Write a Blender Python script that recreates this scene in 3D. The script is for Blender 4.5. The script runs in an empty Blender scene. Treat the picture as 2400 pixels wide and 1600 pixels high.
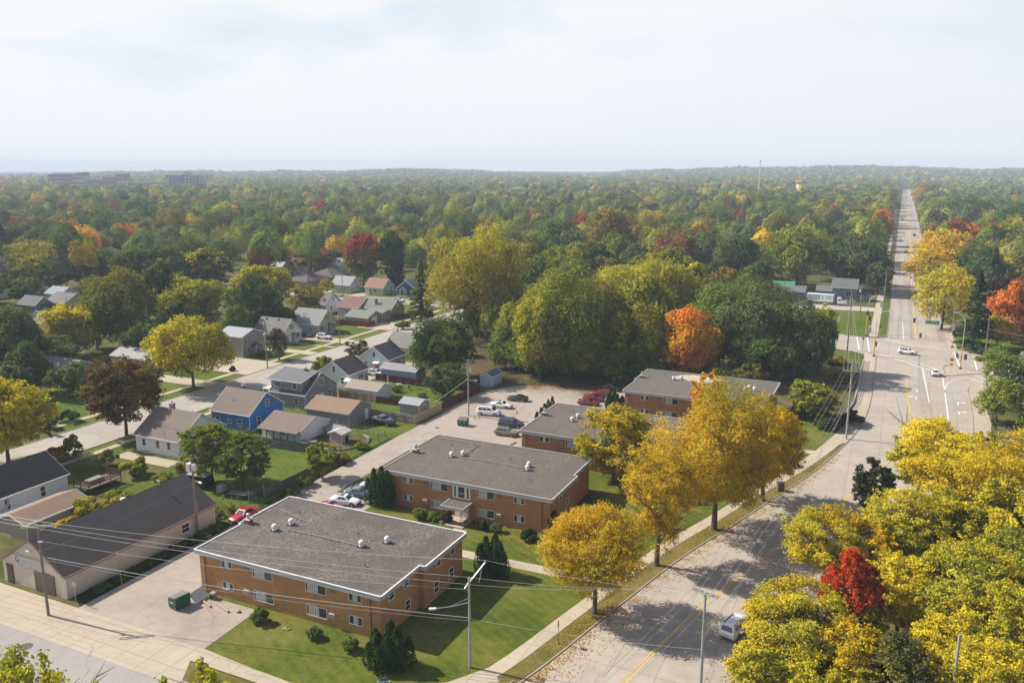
import bpy, math, random
import numpy as np
from mathutils import Vector, Matrix

# ------------------------------------------------------------------ camera, sky, sun, exposure
scene = bpy.context.scene
COL = scene.collection
CAM_H = 50.0                     # drone height in metres; +Y runs along the avenue, +X to its right
YAW = math.radians(25.0)         # the camera looks 25 degrees to the left of the avenue
PITCH = math.atan(405 / 1940)    # and is tilted down
cam = bpy.data.cameras.new("camera")
cam.sensor_width = 36.0
cam.lens = 1940 / 2400 * 36
cam.clip_start = 0.5
cam.clip_end = 60000
cam_ob = bpy.data.objects.new("camera", cam)
COL.objects.link(cam_ob)
cam_ob.location = (0, 0, CAM_H)
cam_ob.rotation_euler = (math.pi / 2 - PITCH, 0, YAW)
scene.camera = cam_ob

SUN_EL = math.radians(40.0)
SUN_AZ = math.radians(184.5)     # direction towards the sun, measured from +X: the sun stands to the left
sun_dir = Vector((math.cos(SUN_AZ) * math.cos(SUN_EL), math.sin(SUN_AZ) * math.cos(SUN_EL), math.sin(SUN_EL)))
sl = bpy.data.lights.new("sun", 'SUN')
sl.energy = 4.7
sl.angle = math.radians(0.5)
sl.color = (1.0, 0.94, 0.85)
sun_ob = bpy.data.objects.new("sun", sl)
COL.objects.link(sun_ob)
sun_ob.rotation_euler = sun_dir.to_track_quat('Z', 'Y').to_euler()
sun_ob.location = (-200, 0, 200)

world = bpy.data.worlds.new("World")
scene.world = world
world.use_nodes = True

class NT:
	"""small helper to write node trees tersely"""
	def __init__(s, tree):
		s.t = tree
		s.n = tree.nodes
		s.l = tree.links
	def add(s, typ, ins=None, **kw):
		n = s.n.new(typ)
		for k, v in kw.items():
			setattr(n, k, v)
		for k, v in (ins or {}).items():
			s.set(n, k, v)
		return n
	def set(s, n, k, v):
		sock = n.inputs[k]
		if hasattr(v, 'is_linked') or isinstance(v, bpy.types.NodeSocket):
			s.l.new(v, sock)
		elif isinstance(v, bpy.types.Node):
			s.l.new(v.outputs[0], sock)
		else:
			if sock.type == 'RGBA' and len(v) == 3:
				v = (*v, 1)
			sock.default_value = v
	def math(s, op, a, b=None, c=None, clamp=False):
		n = s.n.new('ShaderNodeMath'); n.operation = op; n.use_clamp = clamp
		for i, v in enumerate((a, b, c)):
			if v is not None:
				s.set(n, i, v)
		return n.outputs[0]
	def vmath(s, op, a, b=None):
		n = s.n.new('ShaderNodeVectorMath'); n.operation = op
		for i, v in enumerate((a, b)):
			if v is not None:
				s.set(n, i, v)
		return n.outputs['Value'] if op in ('DOT_PRODUCT', 'LENGTH', 'DISTANCE') else n.outputs[0]
	def mix(s, f, a, b, blend='MIX'):
		n = s.n.new('ShaderNodeMix'); n.data_type = 'RGBA'; n.blend_type = blend
		s.set(n, 0, f); s.set(n, 6, a); s.set(n, 7, b)
		return n.outputs[2]
	def ramp(s, f, stops):
		n = s.n.new('ShaderNodeValToRGB')
		e = n.color_ramp.elements
		while len(e) < len(stops):
			e.new(0.5)
		for el, (p, c) in zip(e, stops):
			el.position = p
			el.color = (*c, 1) if not isinstance(c, float) else (c, c, c, 1)
		s.set(n, 0, f)
		return n.outputs[0]
	def noise(s, vec, scale, detail=2, rough=0.5, dist=0.0):
		n = s.n.new('ShaderNodeTexNoise')
		if vec is not None:
			s.set(n, 'Vector', vec)
		n.inputs['Scale'].default_value = scale
		n.inputs['Detail'].default_value = detail
		n.inputs['Roughness'].default_value = rough
		n.inputs['Distortion'].default_value = dist
		return n.outputs[0]

w = NT(world.node_tree)
for n in list(w.n):
	w.n.remove(n)
wout = w.add('ShaderNodeOutputWorld')
sky = w.add('ShaderNodeTexSky', sky_type='NISHITA', sun_disc=False, sun_elevation=SUN_EL,
			sun_rotation=math.pi / 2 - SUN_AZ, altitude=300.0, air_density=1.0, dust_density=1.5, ozone_density=1.0)
tc = w.add('ShaderNodeTexCoord').outputs['Generated']
sep = w.add('ShaderNodeSeparateXYZ', {0: tc})
elev = sep.outputs[2]
bg_sky = w.add('ShaderNodeBackground', {'Color': sky.outputs[0], 'Strength': 0.10})
# thin high cloud: a bright veil low in the sky that opens to blue patches higher up
vec = w.vmath('MULTIPLY', tc, (1.0, 1.0, 3.6))
n1 = w.noise(vec, 2.3, 5, 0.52, 0.6)
n2 = w.noise(vec, 7.0, 4, 0.6, 0.3)
nn = w.math('ADD', w.math('MULTIPLY', n1, 0.75), w.math('MULTIPLY', n2, 0.25))
def sky_hole(u, v, r):
	x = (u - 1200) / 1940; y = (800 - v) / 1940
	f = math.cos(PITCH) + y * math.sin(PITCH); z = -math.sin(PITCH) + y * math.cos(PITCH)
	d = Vector((x * math.cos(YAW) - f * math.sin(YAW), x * math.sin(YAW) + f * math.cos(YAW), z)).normalized()
	d = Vector((d.x, d.y, d.z * 3.6))
	return w.math('MULTIPLY', w.math('SUBTRACT', 1.0, w.math('DIVIDE', w.vmath('DISTANCE', vec, tuple(d)), r), clamp=True), 1.0)
holes = w.math('MAXIMUM', w.math('MAXIMUM', sky_hole(560, 75, 0.30), sky_hole(1180, 45, 0.26)), w.math('MAXIMUM', sky_hole(2480, 20, 0.3), sky_hole(1440, 120, 0.16)))
cover = w.math('SUBTRACT', nn, w.math('MULTIPLY', holes, 0.26))
high = w.math('MULTIPLY', w.math('SUBTRACT', elev, 0.24, clamp=True), 0.9)       # the veil thins out overhead
cover = w.math('SUBTRACT', cover, high)
mask = w.ramp(cover, [(0.16, 0.0), (0.36, 1.0)])
sunward = w.math('MULTIPLY_ADD', w.vmath('DOT_PRODUCT', tc, tuple(sun_dir)), 0.5, 0.5)
cl_col = w.mix(sunward, (0.80, 0.84, 0.92), (1.0, 1.01, 1.04))
cl_col = w.mix(w.math('MULTIPLY', w.math('SUBTRACT', nn, 0.4, clamp=True), 1.6), cl_col, (1.0, 1.0, 1.0), 'SOFT_LIGHT')
bg_cl = w.add('ShaderNodeBackground', {'Color': cl_col, 'Strength': 0.61})
bg_thin = w.add('ShaderNodeBackground', {'Color': (0.70, 0.87, 1.0), 'Strength': 0.60})      # blue seen through the thinnest veil
veil = w.math('MULTIPLY', mask, w.math('SUBTRACT', 1.0, w.math('MULTIPLY', w.math('SUBTRACT', elev, 0.22, clamp=True), 1.6), clamp=True))
low = w.math('SUBTRACT', 1.0, w.math('MULTIPLY', w.math('SUBTRACT', elev, 0.16, clamp=True), 7.0), clamp=True)
bg_blue = w.add('ShaderNodeMixShader', {0: low, 1: bg_sky.outputs[0], 2: bg_thin.outputs[0]})
wm = w.add('ShaderNodeMixShader', {0: veil, 1: bg_blue.outputs[0], 2: bg_cl.outputs[0]})
w.l.new(wm.outputs[0], wout.inputs[0])

scene.view_settings.view_transform = 'Standard'
scene.view_settings.look = 'None'
scene.view_settings.exposure = 0.68
scene.view_settings.gamma = 1.0
scene.view_settings.use_curve_mapping = False
scene.render.engine = 'CYCLES'
cy = scene.cycles
cy.max_bounces = 6
cy.diffuse_bounces = 3
cy.glossy_bounces = 2
cy.transmission_bounces = 3
cy.transparent_max_bounces = 4
cy.volume_bounces = 0
cy.caustics_reflective = False
cy.caustics_refractive = False
cy.use_denoising = True
cy.sample_clamp_indirect = 6.0
rng = np.random.default_rng(7)
random.seed(7)

# ------------------------------------------------------------------ bookkeeping
def tag(o, label, cat, group=None, kind=None):
	if label: o['label'] = label
	if cat: o['category'] = cat
	if group: o['group'] = group
	if kind: o['kind'] = kind
	return o

def thing(name, label, cat, loc=(0, 0, 0), rz=0.0, group=None):
	o = bpy.data.objects.new(name, None)
	COL.objects.link(o)
	o.location = loc
	o.rotation_euler = (0, 0, rz)
	o.empty_display_size = 0.3
	return tag(o, label, cat, group)

def at(u, v, z=0.0):
	"""ground (or height z) point seen at pixel u, v of the 2400 x 1600 photograph"""
	x = (u - 1200) / 1940; y = (800 - v) / 1940
	f = math.cos(PITCH) + y * math.sin(PITCH); r = -math.sin(PITCH) + y * math.cos(PITCH)
	k = (CAM_H - z) / -r
	return ((x * math.cos(YAW) - f * math.sin(YAW)) * k, (x * math.sin(YAW) + f * math.cos(YAW)) * k)

class MB:
	"""collects faces; build() links them as ONE mesh object"""
	def __init__(s):
		s.v = []; s.f = []; s.mi = []; s.m = 0
	def mat(s, i):
		s.m = i; return s
	def poly(s, pts):
		b = len(s.v); s.v += [tuple(p) for p in pts]
		s.f.append(tuple(range(b, b + len(pts)))); s.mi.append(s.m)
		return s
	def faces(s, verts, faces):
		b = len(s.v); s.v += [tuple(p) for p in verts]
		for f in faces:
			s.f.append(tuple(b + i for i in f)); s.mi.append(s.m)
		return s
	def box(s, x0, x1, y0, y1, z0, z1):
		v = [(x, y, z) for z in (z0, z1) for y in (y0, y1) for x in (x0, x1)]
		return s.faces(v, [(0, 2, 3, 1), (4, 5, 7, 6), (0, 1, 5, 4), (2, 6, 7, 3), (0, 4, 6, 2), (1, 3, 7, 5)])
	def obox(s, c, size, rz=0.0):
		cx, cy_, cz = c; a, b, h = (q / 2 for q in size)
		ca, sa = math.cos(rz), math.sin(rz)
		v = [(cx + x * ca - y * sa, cy_ + x * sa + y * ca, cz + z) for z in (-h, h) for y in (-b, b) for x in (-a, a)]
		return s.faces(v, [(0, 2, 3, 1), (4, 5, 7, 6), (0, 1, 5, 4), (2, 6, 7, 3), (0, 4, 6, 2), (1, 3, 7, 5)])
	def prism(s, pts2, z0, z1):
		n = len(pts2)
		v = [(x, y, z0) for x, y in pts2] + [(x, y, z1) for x, y in pts2]
		return s.faces(v, [tuple(range(n - 1, -1, -1)), tuple(range(n, 2 * n))] + [(i, (i + 1) % n, n + (i + 1) % n, n + i) for i in range(n)])
	def extrude(s, pts, d):
		"""closed outline of 3-D points pushed along vector d"""
		n = len(pts); d = Vector(d)
		v = [tuple(p) for p in pts] + [tuple(Vector(p) + d) for p in pts]
		return s.faces(v, [tuple(range(n - 1, -1, -1)), tuple(range(n, 2 * n))] + [(i, (i + 1) % n, n + (i + 1) % n, n + i) for i in range(n)])
	def tube(s, p0, p1, r0, r1=None, n=8, cap=True):
		r1 = r0 if r1 is None else r1
		p0 = Vector(p0); p1 = Vector(p1); d = (p1 - p0)
		if d.length < 1e-6: return s
		q = d.to_track_quat('Z', 'Y')
		v = []
		for p, r in ((p0, r0), (p1, r1)):
			for i in range(n):
				a = 2 * math.pi * i / n
				v.append(tuple(p + q @ Vector((r * math.cos(a), r * math.sin(a), 0))))
		f = [(i, (i + 1) % n, n + (i + 1) % n, n + i) for i in range(n)]
		if cap: f += [tuple(range(n - 1, -1, -1)), tuple(range(n, 2 * n))]
		return s.faces(v, f)
	def path(s, pts, r, n=6):
		for a, b in zip(pts, pts[1:]):
			ra, rb = (r, r) if not isinstance(r, (list, tuple)) else r
			s.tube(a, b, ra, rb, n)
		return s
	def lathe(s, prof, c=(0, 0, 0), n=14):
		v = []; f = []
		for r, z in prof:
			for i in range(n):
				a = 2 * math.pi * i / n
				v.append((c[0] + r * math.cos(a), c[1] + r * math.sin(a), c[2] + z))
		for k in range(len(prof) - 1):
			for i in range(n):
				j = (i + 1) % n
				f.append((k * n + i, k * n + j, (k + 1) * n + j, (k + 1) * n + i))
		f.append(tuple(range(n - 1, -1, -1))); f.append(tuple(range((len(prof) - 1) * n, len(prof) * n)))
		return s.faces(v, f)
	def build(s, name, mats, parent=None, loc=None, smooth=False):
		me = bpy.data.meshes.new(name)
		me.from_pydata(s.v, [], s.f)
		if not isinstance(mats, (list, tuple)): mats = [mats]
		for m in mats: me.materials.append(m)
		if len(mats) > 1: me.polygons.foreach_set('material_index', s.mi)
		if smooth: me.polygons.foreach_set('use_smooth', [True] * len(s.f))
		me.update()
		o = bpy.data.objects.new(name, me)
		COL.objects.link(o)
		if parent: o.parent = parent
		if loc: o.location = loc
		return o

def dup(root, label=None, cat=None, loc=None, rz=None, group=None):
	"""a copy of a thing with copies of its parts and sub-parts; mesh data is shared"""
	c = root.copy(); COL.objects.link(c)
	for ch in list(root.children):
		k = dup(ch); k.parent = c
	if label: c['label'] = label
	if cat: c['category'] = cat
	if group: c['group'] = group
	if loc is not None: c.location = loc
	if rz is not None: c.rotation_euler = (0, 0, rz)
	return c

# ------------------------------------------------------------------ materials
MATS = {}
def new_mat(name):
	m = bpy.data.materials.new(name); m.use_nodes = True
	t = NT(m.node_tree)
	b = t.n['Principled BSDF']
	return m, t, b

def plain(name, col, rough=0.6, metal=0.0, var=0.12, scale=3.0, spec=0.5, coat=0.0):
	"""painted / metal / plastic surface with slight uneven wear"""
	if name in MATS: return MATS[name]
	m, t, b = new_mat(name)
	co = t.add('ShaderNodeTexCoord').outputs['Object']
	f = t.noise(co, scale, 4, 0.6)
	c = t.mix(f, tuple(q * (1 - var) for q in col), tuple(min(1, q * (1 + var)) for q in col))
	t.set(b, 'Base Color', c)
	t.set(b, 'Roughness', t.math('MULTIPLY_ADD', f, 0.2, rough - 0.1, clamp=True))
	t.set(b, 'Metallic', metal)
	b.inputs['Specular IOR Level'].default_value = spec
	b.inputs['Coat Weight'].default_value = coat
	MATS[name] = m
	return m

def siding(name, col, pitch=0.2, vertical=False, dirt=0.16):
	if name in MATS: return MATS[name]
	m, t, b = new_mat(name)
	co = t.add('ShaderNodeTexCoord').outputs['Object']
	s = t.add('ShaderNodeSeparateXYZ', {0: co})
	z = t.math('ADD', s.outputs[0], s.outputs[1]) if vertical else s.outputs[2]
	saw = t.math('FRACT', t.math('DIVIDE', z, pitch))
	line = t.ramp(saw, [(0.0, 0.62), (0.14, 1.0)])
	st = t.vmath('MULTIPLY', co, (0.9, 0.9, 0.25))
	f = t.noise(st, 1.6, 5, 0.62)
	c = t.mix(f, tuple(q * (1 - dirt) for q in col), tuple(min(1, q * (1 + dirt * 0.6)) for q in col))
	c = t.mix(1.0, c, line, 'MULTIPLY')
	t.set(b, 'Base Color', c)
	b.inputs['Roughness'].default_value = 0.55
	bu = t.add('ShaderNodeBump', {'Height': saw, 'Strength': 0.35, 'Distance': 0.03})
	t.set(b, 'Normal', bu.outputs[0])
	MATS[name] = m
	return m

def shingle(name, col, blotch=0.25, course=0.28):
	if name in MATS: return MATS[name]
	m, t, b = new_mat(name)
	co = t.add('ShaderNodeTexCoord').outputs['Object']
	s = t.add('ShaderNodeSeparateXYZ', {0: co})
	big = t.noise(co, 0.55, 4, 0.6)
	fine = t.noise(co, 9.0, 3, 0.7)
	run = t.noise(t.vmath('MULTIPLY', co, (0.35, 0.35, 7.0)), 2.0, 3, 0.6)      # courses of uneven tone
	f = t.math('ADD', t.math('MULTIPLY', big, 0.35), t.math('ADD', t.math('MULTIPLY', fine, 0.35), t.math('MULTIPLY', run, 0.3)))
	c = t.ramp(f, [(0.3, tuple(q * (1 - blotch) for q in col)), (0.52, col), (0.72, tuple(min(1, q * (1 + blotch * 1.3)) for q in col))])
	saw = t.math('FRACT', t.math('DIVIDE', s.outputs[2], course * 0.5))
	c = t.mix(1.0, c, t.ramp(saw, [(0.0, 0.8), (0.2, 1.0)]), 'MULTIPLY')
	t.set(b, 'Base Color', c)
	b.inputs['Roughness'].default_value = 0.9
	b.inputs['Specular IOR Level'].default_value = 0.25
	bu = t.add('ShaderNodeBump', {'Height': fine, 'Strength': 0.4, 'Distance': 0.02})
	t.set(b, 'Normal', bu.outputs[0])
	MATS[name] = m
	return m

def gravel_roof(name, lo, hi):
	if name in MATS: return MATS[name]
	m, t, b = new_mat(name)
	co = t.add('ShaderNodeTexCoord').outputs['Object']
	n1_ = t.noise(co, 2.6, 4, 0.75, 0.4)
	n2_ = t.noise(co, 8.0, 2, 0.7)
	big = t.noise(co, 0.14, 5, 0.65, 1.2)
	f = t.math('ADD', t.math('MULTIPLY', n1_, 0.5), t.math('MULTIPLY', n2_, 0.5))
	c = t.ramp(f, [(0.40, lo), (0.5, tuple((a + q) / 2 for a, q in zip(lo, hi))), (0.60, hi)])
	c = t.mix(t.ramp(big, [(0.38, 0.0), (0.62, 0.72)]), c, tuple(q * 1.6 + 0.02 for q in lo))
	t.set(b, 'Base Color', c)
	b.inputs['Roughness'].default_value = 0.95
	bu = t.add('ShaderNodeBump', {'Height': f, 'Strength': 0.7, 'Distance': 0.06})
	t.set(b, 'Normal', bu.outputs[0])
	MATS[name] = m
	return m

def brick(name, col, mortar=(0.33, 0.25, 0.18)):
	if name in MATS: return MATS[name]
	m, t, b = new_mat(name)
	co = t.add('ShaderNodeTexCoord').outputs['Object']
	s = t.add('ShaderNodeSeparateXYZ', {0: co})
	v = t.add('ShaderNodeCombineXYZ', {0: t.math('ADD', s.outputs[0], s.outputs[1]), 1: s.outputs[2]}).outputs[0]
	br = t.add('ShaderNodeTexBrick', {'Vector': v, 'Color1': tuple(q * 0.78 for q in col), 'Color2': tuple(min(1, q * 1.22) for q in col), 'Mortar': mortar})
	br.inputs['Scale'].default_value = 1.0
	br.inputs['Brick Width'].default_value = 0.42
	br.inputs['Row Height'].default_value = 0.13
	br.inputs['Mortar Size'].default_value = 0.011
	streak = t.noise(t.vmath('MULTIPLY', v, (0.28, 3.2, 1.0)), 2.0, 4, 0.65)
	big = t.noise(co, 0.5, 4, 0.6)
	c = t.mix(t.ramp(streak, [(0.38, 0.0), (0.66, 0.85)]), br.outputs[0], tuple(q * 0.62 for q in col))
	c = t.mix(t.ramp(big, [(0.4, 0.0), (0.75, 0.4)]), c, tuple(min(1, q * 1.35) for q in col))
	t.set(b, 'Base Color', c)
	b.inputs['Roughness'].default_value = 0.85
	MATS[name] = m
	return m

def paving(name, col, joint=4.5, crack=True, dark=0.25, rot=0.0, stain=(0.2, 0.17, 0.14), lane=False):
	"""concrete or worn asphalt: slab joints, cracks, blotches, tyre-worn streaks"""
	if name in MATS: return MATS[name]
	m, t, b = new_mat(name)
	co = t.add('ShaderNodeTexCoord').outputs['Object']
	mp = t.add('ShaderNodeMapping', {'Vector': co, 'Rotation': (0, 0, rot)})
	v = mp.outputs[0]
	big = t.noise(v, 0.09, 5, 0.62, 0.5)
	mid = t.noise(v, 0.7, 5, 0.65)
	fine = t.noise(v, 9.0, 2, 0.6)
	f = t.math('ADD', t.math('MULTIPLY', big, 0.45), t.math('ADD', t.math('MULTIPLY', mid, 0.35), t.math('MULTIPLY', fine, 0.2)))
	c = t.ramp(f, [(0.34, tuple(q * (1 - dark) for q in col)), (0.52, col), (0.68, tuple(min(1, q * 1.14) for q in col))])
	if joint:
		br = t.add('ShaderNodeTexBrick', {'Vector': v, 'Color1': (1, 1, 1), 'Color2': (0.93, 0.93, 0.93), 'Mortar': (0.55, 0.5, 0.45)})
		br.offset = 0.0
		br.inputs['Scale'].default_value = 1.0
		br.inputs['Brick Width'].default_value = joint
		br.inputs['Row Height'].default_value = joint
		br.inputs['Mortar Size'].default_value = 0.035
		br.inputs['Mortar Smooth'].default_value = 0.4
		c = t.mix(1.0, c, br.outputs[0], 'MULTIPLY')
	if crack:
		wv = t.vmath('ADD', v, t.vmath('MULTIPLY', t.add('ShaderNodeTexNoise', {'Vector': v, 'Scale': 0.5, 'Detail': 4.0}).outputs[1], (2.2, 2.2, 0)))
		vo = t.add('ShaderNodeTexVoronoi', {'Vector': wv, 'Scale': 0.16}, feature='DISTANCE_TO_EDGE')
		ck = t.ramp(vo.outputs[0], [(0.0, 0.45), (0.009, 0.0)])
		c = t.mix(t.math('MULTIPLY', ck, mid), c, stain)
		tar = t.add('ShaderNodeTexVoronoi', {'Vector': t.vmath('ADD', wv, (40, 7, 0)), 'Scale': 0.07}, feature='DISTANCE_TO_EDGE')
		c = t.mix(t.ramp(tar.outputs[0], [(0.0, 0.4), (0.005, 0.0)]), c, (0.09, 0.08, 0.075))
		sp = t.ramp(t.noise(v, 0.33, 4, 0.7, 1.0), [(0.62, 0.0), (0.78, 0.45)])
		c = t.mix(sp, c, stain)
	if lane:     # tyre-worn wheel tracks along the carriageway
		tr = t.noise(t.vmath('MULTIPLY', v, (0.62, 0.012, 1)), 1.0, 3, 0.6)
		c = t.mix(t.ramp(tr, [(0.46, 0.0), (0.62, 0.42)]), c, (0.17, 0.15, 0.135))
	t.set(b, 'Base Color', c)
	b.inputs['Roughness'].default_value = 0.9
	b.inputs['Specular IOR Level'].default_value = 0.3
	MATS[name] = m
	return m

def turf(name, lush, dry, bare=0.0, seed=0.0, mow=False):
	if name in MATS: return MATS[name]
	m, t, b = new_mat(name)
	co = t.add('ShaderNodeTexCoord').outputs['Object']
	v = t.vmath('ADD', co, (seed, seed * 2.3, 0))
	big = t.noise(v, 0.11, 4, 0.6, 0.6)
	mid = t.noise(v, 0.7, 4, 0.66)
	fine = t.noise(v, 5.0, 3, 0.7)
	f = t.math('ADD', t.math('MULTIPLY', big, 0.5), t.math('ADD', t.math('MULTIPLY', mid, 0.32), t.math('MULTIPLY', fine, 0.2)))
	c = t.ramp(f, [(0.40, tuple(q * 0.68 for q in lush)), (0.48, lush), (0.55, tuple((a + q) / 2 for a, q in zip(lush, dry))), (0.64, dry)])
	c = t.mix(t.ramp(fine, [(0.3, 0.55), (0.6, 0.0)]), c, tuple(q * 0.5 for q in lush))
	if mow:      # faint mower passes
		st_ = t.math('SINE', t.math('MULTIPLY', t.vmath('DOT_PRODUCT', co, (0.5, 0.86, 0)), 5.2))
		c = t.mix(t.math('MULTIPLY_ADD', st_, 0.09, 0.09), c, tuple(q * 1.7 for q in lush))
	if bare:
		c = t.mix(t.ramp(t.noise(v, 0.25, 4, 0.65), [(0.55, 0.0), (0.7, bare)]), c, (0.22, 0.15, 0.08))
	t.set(b, 'Base Color', c)
	b.inputs['Roughness'].default_value = 1.0
	b.inputs['Specular IOR Level'].default_value = 0.1
	bu = t.add('ShaderNodeBump', {'Height': fine, 'Strength': 0.8, 'Distance': 0.08})
	t.set(b, 'Normal', bu.outputs[0])
	MATS[name] = m
	return m

def glass(name='window_glass', col=(0.03, 0.035, 0.04), rough=0.06):
	if name in MATS: return MATS[name]
	m, t, b = new_mat(name)
	co = t.add('ShaderNodeTexCoord').outputs['Object']
	f = t.noise(co, 1.3, 3, 0.6)
	t.set(b, 'Base Color', t.mix(f, tuple(q * 0.6 for q in col), tuple(q * 1.6 for q in col)))
	b.inputs['Roughness'].default_value = rough
	b.inputs['Specular IOR Level'].default_value = 0.8
	MATS[name] = m
	return m

def leaf_mat():
	"""leaves: reflect and let light through; hue comes from the leaf's own attribute times the tree's colour"""
	m = bpy.data.materials.new('foliage'); m.use_nodes = True
	t = NT(m.node_tree)
	t.n.remove(t.n['Principled BSDF'])
	at_ = t.add('ShaderNodeAttribute', attribute_name='leaf_colour')
	oi = t.add('ShaderNodeObjectInfo')
	c = t.mix(1.0, at_.outputs['Color'], oi.outputs['Color'], 'MULTIPLY')
	c = t.mix(1.0, c, (1.18, 1.18, 1.18), 'MULTIPLY')
	d = t.add('ShaderNodeBsdfDiffuse', {'Color': c})
	tr = t.add('ShaderNodeBsdfTranslucent', {'Color': t.mix(1.0, c, (1.25, 1.15, 0.6), 'MULTIPLY')})
	mx = t.add('ShaderNodeMixShader', {0: 0.30, 1: d.outputs[0], 2: tr.outputs[0]})
	t.l.new(mx.outputs[0], t.n['Material Output'].inputs[0])
	return m
LEAF = leaf_mat()

def bark(name, col):
	m, t, b = new_mat(name)
	co = t.add('ShaderNodeTexCoord').outputs['Object']
	f = t.noise(t.vmath('MULTIPLY', co, (5, 5, 1.0)), 2.0, 4, 0.7)
	t.set(b, 'Base Color', t.mix(f, tuple(q * 0.5 for q in col), tuple(q * 1.5 for q in col)))
	b.inputs['Roughness'].default_value = 0.95
	return m
BARK = bark('bark', (0.085, 0.068, 0.052))
# ------------------------------------------------------------------ trees
def mesh_np(name, verts, nper, cols, mat):
	"""fast mesh of separate small faces; cols is one colour per face"""
	nv = len(verts); nf = nv // nper
	me = bpy.data.meshes.new(name)
	me.vertices.add(nv); me.loops.add(nv); me.polygons.add(nf)
	me.vertices.foreach_set('co', np.ascontiguousarray(verts, dtype=np.float32).ravel())
	me.loops.foreach_set('vertex_index', np.arange(nv, dtype=np.int32))
	me.polygons.foreach_set('loop_start', np.arange(0, nv, nper, dtype=np.int32))
	a = me.attributes.new('leaf_colour', 'FLOAT_COLOR', 'FACE')
	a.data.foreach_set('color', np.concatenate([cols, np.ones((nf, 1))], 1).astype(np.float32).ravel())
	me.materials.append(mat)
	me.update(calc_edges=True)
	return me

def unit(v):
	return v / np.maximum(np.linalg.norm(v, axis=-1, keepdims=True), 1e-9)

def leaf_faces(p, nrm, size, r, tri=False, asp=0.62):
	"""rhombus or triangle leaf clusters centred at p, facing nrm"""
	n = len(p)
	t = unit(np.cross(nrm, unit(r.normal(size=(n, 3)))))
	b = np.cross(nrm, t)
	s = (size * (0.65 + 0.7 * r.random(n)))[:, None]
	if tri:
		q = np.stack([p + t * s * 0.62, p - t * s * 0.4 + b * s * 0.5, p - t * s * 0.4 - b * s * 0.5], 1)
		return q.reshape(-1, 3), 3
	bend = nrm * s * 0.14
	q = np.stack([p + t * s * 0.62 - bend, p + b * s * asp * 0.6 + bend, p - t * s * 0.62 - bend, p - b * s * asp * 0.6 + bend], 1)
	return q.reshape(-1, 3), 4

def noise3(p, f, seed):
	"""cheap smooth 3-D noise, 0..1"""
	r = np.random.default_rng(seed)
	o = np.zeros(len(p))
	for k in range(5):
		d = r.normal(size=3); d /= np.linalg.norm(d)
		o += np.sin(p @ d * f * (0.7 + 0.35 * k) + r.random() * 6.28)
	return np.clip(0.5 + o / 6.0, 0, 1)

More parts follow.
